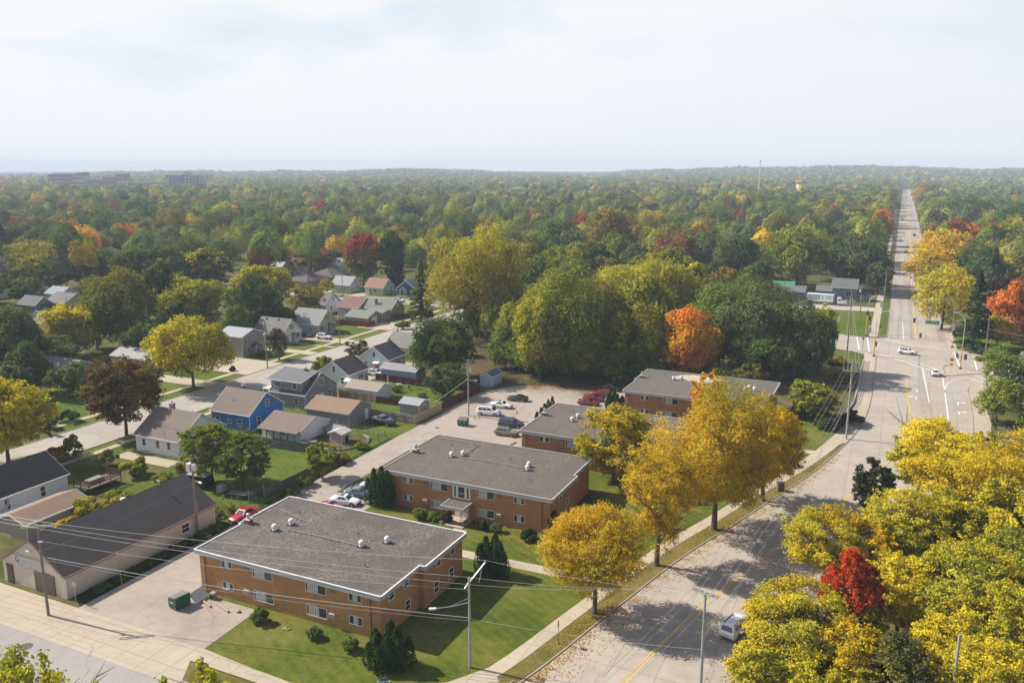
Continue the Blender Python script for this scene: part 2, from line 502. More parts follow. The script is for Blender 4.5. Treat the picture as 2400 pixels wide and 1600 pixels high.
def crown(r, shape, R, H, z0, nleaf, size, lobes, c1, c2, mixf=0.5, patch=0.6, tri=False, open_=0.0, top=None, vgrad=0.0, lacy=False, lasp=0.62):
	"""leaf clusters of one crown: R radius, H crown height, z0 underside; c1/c2 leaf colours that mix in patches"""
	P = []; N = []; spray = None
	if shape == 'cone':
		k = lobes
		zz = np.sqrt(r.random(k)) ; zz = 1 - (1 - zz) if False else r.random(k) ** 0.8
		ang = np.arange(k) * 2.399 + r.random(k) * 0.5
		per = max(1, nleaf // k)
		for i in range(k):
			h = zz[i]; L = R * (1 - h) ** 0.85 * (0.75 + 0.4 * r.random()) + 0.12
			tt = r.random(per) ** 0.6
			d = np.array([math.cos(ang[i]), math.sin(ang[i]), 0])
			base = np.array([0, 0, z0 + h * H])
			side = np.array([-d[1], d[0], 0])
			w_ = (0.22 * L * (1.1 - tt) + 0.12)
			p = base + np.outer(tt * L, d) + np.outer((r.random(per) - 0.5) * 2 * w_, side)
			p[:, 2] += -tt * L * 0.28 + tt ** 2 * L * 0.12 + (r.random(per) - 0.5) * 0.25 * (0.5 + R * 0.12)
			P.append(p)
			N.append(unit(np.array([0, 0, 1.0]) + d * 0.5 + r.normal(size=(per, 3)) * 0.5))
	elif shape == 'spires':
		# columnar evergreens: lobes = list of (x, y, radius, height)
		tot = sum(q[2] * q[3] for q in lobes)
		for (x, y, rr, hh) in lobes:
			per = max(8, int(nleaf * rr * hh / tot))
			h = r.random(per) ** 0.85; a = r.random(per) * 6.283
			prof = rr * np.minimum(1, (1.02 - h) ** 0.55 * 1.25) * (0.86 + 0.2 * np.sin(a * 5 + h * 9 + x * 7)) * np.minimum(1, 0.72 + h * 1.6)
			q = prof * (0.85 + 0.2 * r.random(per))
			tl = np.zeros(2)
			if open_ > 0:        # loose leafy shoots that lean and have gaps
				q = q * (0.35 + 1.1 * r.random(per)); tl = r.normal(size=2) * 0.28
				g = r.integers(0, 14, per); h = np.clip((g + 0.5 + 0.75 * r.normal(size=per) * 0.5) / 14, 0, 1.02)
			P.append(np.stack([x + q * np.cos(a) + tl[0] * h * hh * 0.4, y + q * np.sin(a) + tl[1] * h * hh * 0.4, z0 + h * hh], 1))
			N.append(unit(np.stack([np.cos(a), np.sin(a), 0.35 + 0 * a], 1) + r.normal(size=(per, 3)) * 0.55))
	elif lacy:
		# sprays of leaves on twigs through the whole crown: ragged outline, holes, layers
		asp = H / (2 * R)
		ns = max(60, nleaf // 42)
		kd = unit(r.normal(size=(16, 3))); kw = 0.5 + 0.6 * r.random(16)
		d = unit(r.normal(size=(ns * 3, 3)))
		d[:, 2] = np.where(d[:, 2] < 0, d[:, 2] * 0.8, d[:, 2]); d = unit(d)
		env = 0.66 + 0.30 * np.max(np.exp((d @ kd.T - 1) * 8) * kw, axis=1)
		c = d * (env * (0.30 + 0.70 * r.random(len(d)) ** 0.42))[:, None]
		if shape == 'vase': c[:, :2] *= (0.70 + 0.42 * (c[:, 2:3] + 0.5))
		if shape == 'oval': c[:, :2] *= np.sqrt(np.clip(1.08 - (c[:, 2:3] * 0.95) ** 2, 0.1, 1))
		if shape == 'broad': c[:, 2] = np.where(c[:, 2] < -0.5, -0.5 + (c[:, 2] + 0.5) * 0.5, c[:, 2])
		hole = noise3(c, 6.5, int(r.integers(1e6)))
		c = c[hole > 0.36 + 0.3 * open_][:ns]; ns = len(c)
		per = nleaf // ns
		out = unit(c * np.array([1, 1, 0.6]) + np.array([0, 0, 0.12]))
		ax = unit(out * 0.8 + r.normal(size=(ns, 3)) * 0.42 - np.array([0, 0, 0.1]))
		L = (0.10 + 0.13 * r.random(ns)) * (1.0 if R > 2 else 1.4)
		g = np.repeat(np.arange(ns), per); m = len(g)
		t_ = r.random(m)
		w_ = (0.055 * (1.15 - 0.6 * t_))[:, None]
		p = c[g] + ax[g] * ((t_ - 0.35) * L[g])[:, None] + r.normal(size=(m, 3)) * w_ * np.array([1, 1, 0.5])
		P.append(p * np.array([R, R, R * asp]) + np.array([0, 0, z0 + H * 0.5]))
		N.append(unit(np.array([0, 0, 0.55]) + out[g] * 0.5 + r.normal(size=(m, 3)) * 0.55))
		spray = g
	else:
		asp = H / (2 * R)
		# lobe centres spread through the crown's volume
		d = unit(r.normal(size=(lobes, 3)))
		d[:, 2] = np.where(d[:, 2] < 0, d[:, 2] * 0.85, d[:, 2])
		d = unit(d)
		rad = (0.40 + 0.44 * r.random(lobes) ** 0.6)
		c = d * rad[:, None]
		lr = (0.24 + 0.20 * r.random(lobes)) * (1.12 - 0.35 * rad)
		zf = 1.0
		if shape == 'broad':
			c[:, 2] = c[:, 2] * 0.95 + 0.04; lr *= 0.82; zf = 0.62
		if shape == 'vase':
			c[:, :2] *= (0.62 + 0.5 * (c[:, 2:3] + 0.5)); zf = 0.8
		if shape == 'oval':
			c[:, :2] *= np.sqrt(np.clip(1.08 - (c[:, 2:3] * 0.95) ** 2, 0.1, 1))
		if shape == 'ball':
			rad = 0.62 + 0.06 * r.random(lobes); c = d * rad[:, None]; lr = np.full(lobes, 0.34)
		if top is not None:
			c[:, 0] += top[0] * np.clip(c[:, 2], 0, 1); c[:, 1] += top[1] * np.clip(c[:, 2], 0, 1)
		wgt = lr ** 2; wgt /= wgt.sum()
		per = np.maximum(6, (wgt * nleaf).astype(int))
		for i in range(lobes):
			m = per[i]
			dd = unit(r.normal(size=(m, 3)))
			dd[:, 2] = np.where(dd[:, 2] < -0.75, -dd[:, 2], dd[:, 2])
			# leaves hang in sprays round short twigs, not evenly over the lobe
			ntw = max(3, m // 14)
			tw = unit(r.normal(size=(ntw, 3))); tw[:, 2] = np.where(tw[:, 2] < -0.7, -tw[:, 2], tw[:, 2])
			g = r.integers(0, ntw, m)
			spread = 0.30 if open_ < 0.3 else 0.2
			dd = unit(tw[g] + r.normal(size=(m, 3)) * spread)
			q = lr[i] * (0.62 + 0.45 * r.random(m)) * (0.85 + 0.3 * r.random(ntw))[g]
			p = c[i] + dd * q[:, None] * np.array([1, 1, zf])
			if open_ > 0:
				keep = r.random(m) > open_ * noise3(p * 3.0, 2.2, 11 + i)
				p = p[keep]; dd = dd[keep]
			P.append(p * np.array([R, R, R * asp]) + np.array([0, 0, z0 + H * 0.5]))
			N.append(unit(dd * 0.9 + np.array([0, 0, 0.45]) + r.normal(size=dd.shape) * 0.55))
	P = np.concatenate(P); N = np.concatenate(N)
	v, k = leaf_faces(P, N, size, r, tri, lasp)
	c1 = np.array(c1); c2 = np.array(c2)
	zrel = np.clip((P[:, 2] - z0) / H, 0, 1)
	f = patch * noise3(P, 2.2 / max(R, 0.8), int(r.integers(1e6))) + (1 - patch) * r.random(len(P))
	f = np.clip((f - 0.5) * 1.9 + mixf, 0, 1)
	if vgrad: f = np.clip(f * (1 - vgrad) + vgrad * (1.45 - 1.7 * zrel + 0.25 * (r.random(len(P)) - 0.5)), 0, 1)
	f = f[:, None]
	if spray is not None:
		f = np.clip(f + 0.28 * r.normal(size=(spray.max() + 1, 1))[spray], 0, 1)
	col = c1 * (1 - f) + c2 * f
	col = col * (0.75 + 0.5 * r.random((len(P), 1)))
	if spray is not None: col = col * (0.78 + 0.44 * r.random((spray.max() + 1, 1)))[spray]
	return v, k, col, zrel

def limbs(r, H0, R, H, z0, tr, n=7, depth=1, lean=(0, 0)):
	"""tapered trunk with forking limbs reaching into the crown"""
	b = MB()
	top = Vector((lean[0], lean[1], z0 + H * 0.62))
	mid = Vector((lean[0] * 0.3 + r.normal() * 0.1, lean[1] * 0.3 + r.normal() * 0.1, z0 + H * 0.08))
	b.tube((0, 0, -0.2), (0, 0, 0.35), tr * 1.5, tr * 1.06, 8)
	b.tube((0, 0, 0.35), mid, tr * 1.06, tr * 0.82, 8)
	b.tube(mid, (mid + top) / 2 + Vector((r.normal() * 0.25, r.normal() * 0.25, 0)), tr * 0.8, tr * 0.45, 7)
	b.tube((mid + top) / 2, top, tr * 0.45, tr * 0.12, 6)
	for i in range(n):
		a = i * 2.4 + r.random() * 0.8
		s = mid.lerp(top, r.random() * 0.5)
		L = R * (0.44 + 0.3 * r.random())
		e1 = s + Vector((math.cos(a) * L * 0.5, math.sin(a) * L * 0.5, L * 0.42))
		e2 = s + Vector((math.cos(a + 0.15) * L, math.sin(a + 0.15) * L, L * (0.55 + 0.4 * r.random())))
		b.tube(s, e1, tr * 0.42, tr * 0.24, 6); b.tube(e1, e2, tr * 0.24, tr * 0.07, 5)
		for j in range(3 * depth):
			aa = a + (-0.9 if j % 2 else 0.9) * (0.6 + 0.5 * r.random())
			e3 = e1.lerp(e2, min(1, 0.2 * j)) + Vector((math.cos(aa), math.sin(aa), 0.5 + 0.4 * r.random())) * L * 0.42
			b.tube(e1.lerp(e2, min(1, 0.2 * j)), e3, tr * 0.17, tr * 0.04, 4)
	return b

G_ = lambda *c: c
PAL = dict(
	yellow=((0.50, 0.34, 0.016), (0.33, 0.27, 0.025)),
	gold=((0.48, 0.30, 0.018), (0.26, 0.22, 0.024)),
	lemon=((0.52, 0.42, 0.025), (0.29, 0.28, 0.026)),
	lime=((0.36, 0.34, 0.03), (0.19, 0.22, 0.026)),
	ygreen=((0.25, 0.26, 0.036), (0.14, 0.17, 0.03)),
	olive=((0.20, 0.18, 0.04), (0.125, 0.135, 0.032)),
	tan=((0.24, 0.18, 0.045), (0.17, 0.155, 0.04)),
	green=((0.11, 0.155, 0.034), (0.065, 0.105, 0.026)),
	dark=((0.055, 0.085, 0.026), (0.036, 0.06, 0.02)),
	grey=((0.125, 0.155, 0.065), (0.08, 0.11, 0.048)),
	mid=((0.145, 0.19, 0.036), (0.09, 0.13, 0.028)),
	orange=((0.62, 0.20, 0.035), (0.52, 0.26, 0.035)),
	red=((0.497, 0.049, 0.019), (0.346, 0.054, 0.017)),
	crimson=((0.281, 0.032, 0.024), (0.151, 0.049, 0.027)),
	rust=((0.230, 0.086, 0.030), (0.138, 0.081, 0.030)),
	bronze=((0.095, 0.062, 0.034), (0.06, 0.045, 0.028)),
	maroon=((0.042, 0.022, 0.022), (0.060, 0.034, 0.026)),
	spruce=((0.036, 0.058, 0.036), (0.052, 0.078, 0.047)),
	cedar=((0.029, 0.058, 0.018), (0.042, 0.078, 0.021)),
	juniper=((0.072, 0.084, 0.034), (0.102, 0.102, 0.036)),
)

def hero_tree(name, label, x, y, shape, R, top, z0, pal, n, size, lobes=34, mixf=0.5, patch=0.65, open_=0.0, pal2=None, cat='tree', trunk=None, lean=None, group=None, seed=None, asp=0.62, vgrad=0.0, lacy=False):
	"""a tree of its own: Empty at the foot, crown and trunk as parts"""
	r = np.random.default_rng(int(abs(x * 131 + y * 17)) if seed is None else seed)
	o = thing(name, label, cat, (x, y, 0), 0, group)
	c1, c2 = PAL[pal] if pal2 is None else (PAL[pal][0], PAL[pal2][0])
	v, k, col, zr = crown(r, shape, R, top - z0, z0, n, size, lobes, c1, c2, mixf, patch, open_=open_, top=lean, vgrad=vgrad, lacy=lacy, lasp=asp)
	me = mesh_np('crown', v, k, col, LEAF)
	c = bpy.data.objects.new('crown', me); COL.objects.link(c); c.parent = o
	if trunk is None: trunk = 0.017 * top + 0.05
	if trunk:
		if shape == 'cone':
			b = MB().tube((0, 0, -0.2), (0, 0, top * 0.95), trunk, 0.03, 8)
		else:
			b = limbs(r, 0, R, top - z0, z0, trunk, 8 if size < 0.5 else 5, 2 if size < 0.5 else 1, lean or (0, 0))
		b.build('trunk', BARK, o)
	return o
# ------------------------------------------------------------------ the wooded plain and the far hills
RIDGE = [(-300, 406), (0, 405), (120, 407), (200, 402), (300, 399), (420, 399), (560, 400), (700, 399), (850, 398), (980, 394), (1100, 398), (1200, 400), (1300, 403), (1350, 408), (1400, 403), (1500, 398), (1700, 394), (1850, 392), (1950, 391), (2050, 389), (2100, 391), (2250, 395), (2400, 394), (2700, 396)]
RIDGE_A = np.array([math.atan((u - 1200) / 1982.0) - YAW for u, v in RIDGE]); RIDGE_Z = np.array([26 - (v - 395) / 1940 * 5600 for u, v in RIDGE])
def hill_h(x, y):
	"""height of the terrain: a flat plain, then low wooded hills whose crest runs four kilometres out"""
	d = np.hypot(x, y); a = np.arctan2(x, y)
	up = np.clip((d - 2100) / 2200, 0, 1); up = up * up * (3 - 2 * up)
	dn = np.clip((d - 4400) / 1500, 0, 1); dn = dn * dn * (3 - 2 * dn)
	ridge = np.interp(a, RIDGE_A, RIDGE_Z) + 2.0 * np.sin(a * 61) + 1.5 * np.sin(a * 143 + 1)
	fold = 4.0 * np.sin(d * 0.0042 + a * 11) + 3.0 * np.sin(d * 0.009 - a * 23)
	return up * (1 - dn) * (np.maximum(ridge, 2) + fold * (1 - np.clip((d - 3900) / 400, 0, 1)))

def build_hills():
	na, nd = 150, 40
	a0, a1 = YAW * -1 - 0.85, YAW * -1 + 0.85
	aa = np.linspace(a0, a1, na); dd = 1700 + (6500 - 1700) * np.linspace(0, 1, nd) ** 1.5
	b = MB()
	A, D = np.meshgrid(aa, dd)
	X = D * np.sin(A); Y = D * np.cos(A); Z = hill_h(X, Y) - 0.5 - np.where(D < 1750, 2, 0)
	v = np.stack([X.ravel(), Y.ravel(), Z.ravel()], 1)
	f = [(i * na + j, i * na + j + 1, (i + 1) * na + j + 1, (i + 1) * na + j) for i in range(nd - 1) for j in range(na - 1)]
	b.faces([tuple(q) for q in v], f)
	o = b.build('hills', turf('hillside', (0.05, 0.065, 0.025), (0.10, 0.085, 0.04)), smooth=True)
	o['kind'] = 'structure'
build_hills()

WOODPAL = [('green', 15), ('mid', 19), ('grey', 13), ('dark', 7), ('ygreen', 18), ('olive', 15), ('lime', 6), ('tan', 5), ('yellow', 2.6), ('gold', 2.2), ('rust', 2.5), ('orange', 0.8), ('bronze', 2.5), ('crimson', 0.5), ('spruce', 2.5)]
WP_N = [p for p, _ in WOODPAL]
WP_W = np.array([q for _, q in WOODPAL], float); WP_W /= WP_W.sum()
WP_C = np.array([np.mean(PAL[p], 0) for p in WP_N])
WP_A = np.array([PAL[p][0] for p in WP_N]); WP_B = np.array([PAL[p][1] for p in WP_N])

K = 2400 / 2352
KEEP_OUT = []        # boxes (x0, x1, y0, y1) where no random tree may stand
def keep_out(x0, x1, y0, y1): KEEP_OUT.append((x0, x1, y0, y1))

def free(x, y, m=0.0):
	ok = np.ones(len(x), bool)
	for a, b, c, d in KEEP_OUT:
		ok &= ~((x > a - m) & (x < b + m) & (y > c - m) & (y < d + m))
	return ok

PROTECT = []         # parts of the view (2352-wide pixels) that stay open: houses, streets, the lot
def view_px(x, y, z):
	c, s = math.cos(YAW), math.sin(YAW)
	rx = x * c + y * s; f = -x * s + y * c; zz = z - CAM_H
	F_ = f * math.cos(PITCH) - zz * math.sin(PITCH); U = f * math.sin(PITCH) + zz * math.cos(PITCH)
	return (1200 + 1940 * rx / F_) / K, (800 - 1940 * U / F_) / K, 1940 / F_ / K
TREE_RECT = []
def hides(x, y, R, h):
	u, v0, m = view_px(x, y, h); _, v1, _ = view_px(x, y, 0.5)
	a, b = u - R * m, u + R * m
	d = math.hypot(x, y)
	if any(d < D_ and b > p and a < q and v1 > t and v0 < w_ for p, t, q, w_, D_ in TREE_RECT): return True
	return any(b > p and a < q and v1 > t and v0 < w_ for p, t, q, w_ in PROTECT)

def in_view(x, y, margin=0.05, back=0.0):
	c, s = math.cos(YAW), math.sin(YAW)
	rx = x * c + y * s; fy = -x * s + y * c
	return (fy > 10) & (np.abs(rx) < fy * (0.632 + margin) + 25)

def scatter(d0, d1, step, r):
	n = int(2 * d1 / step)
	gx, gy = np.meshgrid(np.arange(-n, n) * step, np.arange(0, n) * step)
	x = gx.ravel() + (r.random(gx.size) - 0.5) * step * 0.95
	y = gy.ravel() + (r.random(gx.size) - 0.5) * step * 0.95
	d = np.hypot(x, y)
	k = (d > d0) & (d < d1) & in_view(x, y)
	return x[k], y[k]

def wood_colours(x, y, r):
	"""tree colours gather in loose groves"""
	i = r.choice(len(WP_N), len(x), p=WP_W)
	return i

def crowns_mass(x, y, R, Ht, ci, nface, size, r, far=False):
	"""many crowns at once: triangles on lumpy shells"""
	n = len(x); z = hill_h(x, y)
	T = np.repeat(np.arange(n), nface)
	m = len(T)
	d = unit(r.normal(size=(m, 3))); d[:, 2] = np.abs(d[:, 2]) * 1.1 - 0.25; d = unit(d)
	# lumps: every crown has its own set of bumps
	ph = r.random((n, 6)) * 6.283; fr = 2.2 + r.random((n, 6)) * 2.2
	az = np.arctan2(d[:, 1], d[:, 0])
	lump = 0.80 + 0.17 * np.sin(az * np.round(fr[T, 0]) + ph[T, 0]) + 0.13 * np.sin(d[:, 2] * 5 * fr[T, 1] / 3 + ph[T, 1]) * np.sin(az * 2 + ph[T, 2])
	q = lump * (0.80 + 0.26 * r.random(m))
	Rv = R[T]; Hv = Ht[T]
	p = np.stack([x[T] + d[:, 0] * q * Rv, y[T] + d[:, 1] * q * Rv, z[T] + Hv * 0.56 + d[:, 2] * q * Hv * 0.46], 1)
	N = unit(d + np.array([0, 0, 0.35]) + r.normal(size=(m, 3)) * 0.33)
	cone = (ci == WP_N.index('spruce'))[T]
	zr = np.clip(0.5 + d[:, 2] * q * 0.46, 0, 1)
	sc = np.where(cone, np.clip(1.08 - zr, 0.06, 1) * 1.05, 1.0)[:, None]
	p[:, :2] = np.stack([x, y], 1)[T] + (p[:, :2] - np.stack([x, y], 1)[T]) * sc
	v, k = leaf_faces(p, N, 1.0, r, True)
	v = (v.reshape(m, 3, 3) - p[:, None]) * (size * Rv / 4.6)[:, None, None] + p[:, None]
	f = np.clip(0.5 + 0.35 * np.sin(az * 2 + ph[T, 3] + d[:, 2] * 3) + 0.3 * (r.random(m) - 0.5), 0, 1)[:, None]
	c = WP_A[ci][T] * (1 - f) + WP_B[ci][T] * f
	c = c * (0.9 + 0.2 * r.random((m, 1))) * (0.74 + 0.62 * r.random(n))[T][:, None]
	return v.reshape(-1, 3), c

def build_woodland(skip_x, skip_y, dmin=330):
	r = np.random.default_rng(21)
	V = []; C = []
	for d0, d1, step, nf, sz in ((dmin, 620, 17.5, 1700, 0.52), (620, 1050, 18.0, 620, 0.86), (1050, 1900, 19.0, 200, 1.5), (1900, 3200, 19.0, 56, 2.8), (3200, 4900, 19.0, 24, 4.4)):
		x, y = scatter(d0, d1, step, r)
		k = free(x, y, 2.0)
		x, y = x[k], y[k]
		if d0 < 700 and len(skip_x):
			near = np.ones(len(x), bool)
			for a, b in zip(skip_x, skip_y):
				near &= (x - a) ** 2 + (y - b) ** 2 > 49
			x, y = x[near], y[near]
		k = r.random(len(x)) > 0.06
		x, y = x[k], y[k]
		R = step * (0.42 + 0.36 * r.random(len(x)) ** 1.2); Ht = R * 1.0 + 5.5 + 8.5 * r.random(len(x)) ** 1.5
		if step > 13: R = R * 0.8
		ci = wood_colours(x, y, r)
		v, c = crowns_mass(x, y, R, Ht, ci, nf, sz, r)
		V.append(v); C.append(c)
	V = np.concatenate(V); C = np.concatenate(C)
	me = mesh_np('woodland', V, 3, C, LEAF)
	o = bpy.data.objects.new('woodland', me); COL.objects.link(o)
	o['kind'] = 'stuff'
	print('woodland faces', len(C))

def build_haze():
	b = MB().box(-7000, 4300, -60, 5700, -6.0, 104.0)
	m = bpy.data.materials.new('haze'); m.use_nodes = True
	t = NT(m.node_tree)
	t.n.remove(t.n['Principled BSDF'])
	pv = t.add('ShaderNodeVolumePrincipled', {'Color': (0.74, 0.86, 1.0), 'Density': HAZE, 'Anisotropy': 0.0})
	t.l.new(pv.outputs[0], t.n['Material Output'].inputs['Volume'])
	o = b.build('haze', m); o['kind'] = 'stuff'
HAZE = 0.0002
# ------------------------------------------------------------------ ground, roads, pavements
CONC = paving('pale_concrete', (0.43, 0.355, 0.265), 3.2, True, 0.18)
ROADC = paving('road_concrete', (0.39, 0.335, 0.272), 4.6, True, 0.25)
AVE = paving('avenue_surface', (0.385, 0.335, 0.275), 6.0, True, 0.25, lane=True)
STREET = paving('street_surface', (0.30, 0.275, 0.25), 0, True, 0.2)
ALLEY = paving('alley_surface', (0.345, 0.285, 0.23), 0, True, 0.3)
KERB = paving('kerb_concrete', (0.33, 0.27, 0.21), 0, False, 0.3)
LAWN = turf('lawn', (0.085, 0.112, 0.012), (0.20, 0.165, 0.045), 0.12, 3.0, True)
LAWN2 = turf('fresh_lawn', (0.075, 0.112, 0.012), (0.145, 0.145, 0.03), 0.0, 17.0, True)
VERGE = turf('dry_verge', (0.13, 0.12, 0.025), (0.24, 0.17, 0.07), 0.3, 9.0)
YARD = turf('rough_grass', (0.075, 0.09, 0.02), (0.19, 0.145, 0.06), 0.35, 5.0)
LITTER = turf('leaf_litter', (0.07, 0.06, 0.025), (0.15, 0.10, 0.045), 0.5, 1.0)
WEED = turf('weeds', (0.028, 0.042, 0.012), (0.06, 0.06, 0.022), 0.3, 2.0)
PAINT_W = plain('white_road_paint', (0.70, 0.68, 0.64), 0.8, var=0.15, scale=1.2)
PAINT_Y = plain('yellow_road_paint', (0.62, 0.40, 0.06), 0.8, var=0.2, scale=1.2)

def sheet(name, pts, z, m, kind='structure'):
	o = MB().poly([(x, y, z) for x, y in pts]).build(name, m)
	o['kind'] = kind
	return o
def rect(name, x0, x1, y0, y1, z, m): return sheet(name, [(x0, y0), (x1, y0), (x1, y1), (x0, y1)], z, m)

def smooth(pts, n=6):
	"""Catmull-Rom through the points"""
	p = [np.array(q, float) for q in pts]
	p = [2 * p[0] - p[1]] + p + [2 * p[-1] - p[-2]]
	out = []
	for i in range(1, len(p) - 2):
		for k in range(n):
			t = k / n
			out.append(0.5 * (2 * p[i] + (p[i + 1] - p[i - 1]) * t + (2 * p[i - 1] - 5 * p[i] + 4 * p[i + 1] - p[i + 2]) * t * t + (3 * p[i] - p[i - 1] - 3 * p[i + 1] + p[i + 2]) * t ** 3))
	out.append(p[-2])
	return np.array(out)

def offset(line, d):
	t = np.gradient(line, axis=0); t /= np.linalg.norm(t, axis=1)[:, None]
	nrm = np.stack([-t[:, 1], t[:, 0]], 1)              # to the left of travel
	return line + nrm * (d if np.isscalar(d) else np.asarray(d)[:, None])

def strip(name, a, b, z, m, kind='structure', parent=None):
	mb = MB()
	for i in range(len(a) - 1):
		mb.poly([(*a[i], z), (*a[i + 1], z), (*b[i + 1], z), (*b[i], z)])
	o = mb.build(name, m, parent)
	if kind: o['kind'] = kind
	return o

def kerb(line, w=0.16, h=0.13, name='kerb'):
	a = offset(line, 0.0); b = offset(line, w)
	mb = MB()
	for i in range(len(a) - 1):
		p, q, r_, s_ = a[i], a[i + 1], b[i + 1], b[i]
		mb.poly([(*p, h), (*q, h), (*r_, h), (*s_, h)])
		mb.poly([(*p, -0.02), (*q, -0.02), (*q, h), (*p, h)])
		mb.poly([(*s_, h), (*r_, h), (*r_, -0.02), (*s_, -0.02)])
	for k in (0, -1):
		mb.poly([(*a[k], -0.02), (*b[k], -0.02), (*b[k], h), (*a[k], h)])
	o = mb.build(name, KERB); o['kind'] = 'structure'
	return o

sheet('ground', [(-14000, -400), (12000, -400), (12000, 14000), (-14000, 14000)], 0.0, YARD)
# leaf litter under the wood behind the parking lot
sheet('woodland_floor', [(-82, 172), (-58, 176), (-50, 181), (-20, 181.5), (-10, 186), (-9, 236), (-70, 250), (-128, 262), (-132, 215), (-112, 190), (-96, 176)], 0.006, LITTER)

# --- the curving road in front and the avenue beyond the crossing
LEFT = smooth([(-34.5, 54), (-30.6, 66), (-28.9, 72.2), (-26.7, 82), (-22.2, 100.7), (-17.7, 114.6), (-13.5, 128.4), (-9.7, 141), (-6.8, 153.4), (-4.5, 166), (-3.25, 177.6), (-2.75, 188.4), (-2.65, 202), (-2.95, 241)])
CENTRE = smooth([(-26.0, 54), (-21.8, 68), (-20.4, 74.7), (-18.2, 85.3), (-15.5, 95.3), (-13.3, 102.4), (-10.9, 109.5), (-7.0, 121.6), (-3.0, 135), (0.4, 147.5), (3.6, 161.5), (6.2, 177), (4.95, 189.4), (4.55, 205.9), (4.5, 232)])
RIGHT = smooth([(-17.5, 50), (-13.5, 66), (-11.2, 77), (-8.0, 89), (-4.2, 101), (0.5, 114), (5.2, 128), (9.3, 142), (12.8, 157), (15.3, 170), (16.4, 181.4), (16.9, 196), (17.1, 209.7)])
sheet('curving_road', [tuple(p) for p in LEFT] + [(17.1, 241)] + [tuple(p) for p in RIGHT[::-1]], 0.03, ROADC)
rect('crossing', -2.95, 17.1, 241, 270, 0.026, ROADC)
sheet('avenue', [(-0.8, 269.9), (14.9, 269.9), (14.9, 600), (14.6, 1300), (14, 3400), (-3.5, 3400), (-2.6, 1300), (-1.7, 600)], 0.03, AVE)
sheet('side_street_left', [(-95, 256), (-40, 252.5), (-14.4, 249), (-9.3, 248.2), (-4.9, 243.8), (-2.9, 241), (-2.9, 268.0), (-6.7, 268), (-12, 268.4), (-17.6, 271.8), (-40, 275), (-95, 279)], 0.022, ROADC)
sheet('side_street_right', [(14.9, 262.5), (19.5, 257.5), (26.2, 249), (42, 234), (78, 207), (66, 184), (42, 202), (28, 213.5), (20.5, 218.7), (17.8, 215.2), (17.05, 209.7)], 0.022, ROADC)
sheet('traffic_island', [(13.1, 234.6), (13.35, 225.6), (14.2, 225.2), (21.4, 230.8), (21.2, 231.9), (15.4, 237)], 0.12, CONC)
kerb(smooth([(21.4, 230.8), (17.6, 228.2), (14.2, 225.2), (13.35, 225.6), (13.1, 234.6), (15.4, 237.0), (21.2, 231.9)], 3), 0.18, 0.15)
kerb(LEFT)
kerb(RIGHT[::-1])
kerb(np.array([(-0.8, 273.0), (-1.7, 600), (-2.6, 1300)]))
kerb(np.array([(14.6, 1300), (14.9, 600), (14.9, 263)]))
kerb(smooth([(-2.65, 241), (-3.4, 242.9), (-4.9, 244.3), (-9.3, 248.6), (-14.4, 249.4), (-40, 252.9), (-95, 256.4)], 4))
kerb(smooth([(-95, 278.6), (-40, 274.6), (-17.6, 271.6), (-12, 268.2), (-6.7, 267.9), (-3.2, 268.3), (-1.6, 269.8), (-0.8, 273)], 4))
kerb(np.array([(78, 207.4), (42, 234.4), (26.2, 249.4), (19.5, 257.8), (14.9, 263)])[::-1])
# verge and footway along the left kerb
i166 = int(np.argmin(np.abs(LEFT[:, 1] - 158)))
LV = LEFT[3:i166]
wv = 2.4 - 1.6 * np.clip((LV[:, 1] - 120) / 40, 0, 1)
strip('verge', offset(LV, 0.16), offset(LV, wv), 0.055, VERGE)
LF = LEFT[3:]
wf0 = np.where(LF[:, 1] < 158, 2.4 - 1.6 * np.clip((LF[:, 1] - 120) / 40, 0, 1), 0.16)
wf1 = np.where(LF[:, 1] < 120, 4.15, 4.15 - 1.1 * np.clip((LF[:, 1] - 120) / 50, 0, 1))
strip('footway', offset(LF, wf0), offset(LF, wf1), 0.075, CONC)
strip('right_footway', offset(RIGHT, -0.16), offset(RIGHT, -2.6 - 0.7 * np.clip((RIGHT[:, 1] - 150) / 40, 0, 1)), 0.07, CONC)
sheet('corner_pavement_right', [(17.25, 209.7), (17.9, 214.9), (20.5, 218.4), (28, 213.2), (27, 211.6), (21.5, 213.5), (20.4, 209.7)], 0.074, CONC)
sheet('corner_pavement_left', [(-5.6, 238), (-2.95, 238), (-3.2, 242.6), (-5, 244.0), (-9.3, 248.1), (-14.4, 248.9), (-14.6, 246.6), (-10.2, 245.6), (-6.2, 242.4)], 0.079, CONC)
sheet('corner_verge_left', [(-14.4, 245.6), (-10.4, 244.6), (-6.4, 241.4), (-5.9, 234), (-9, 233), (-24, 236), (-24, 246)], 0.012, LAWN2)
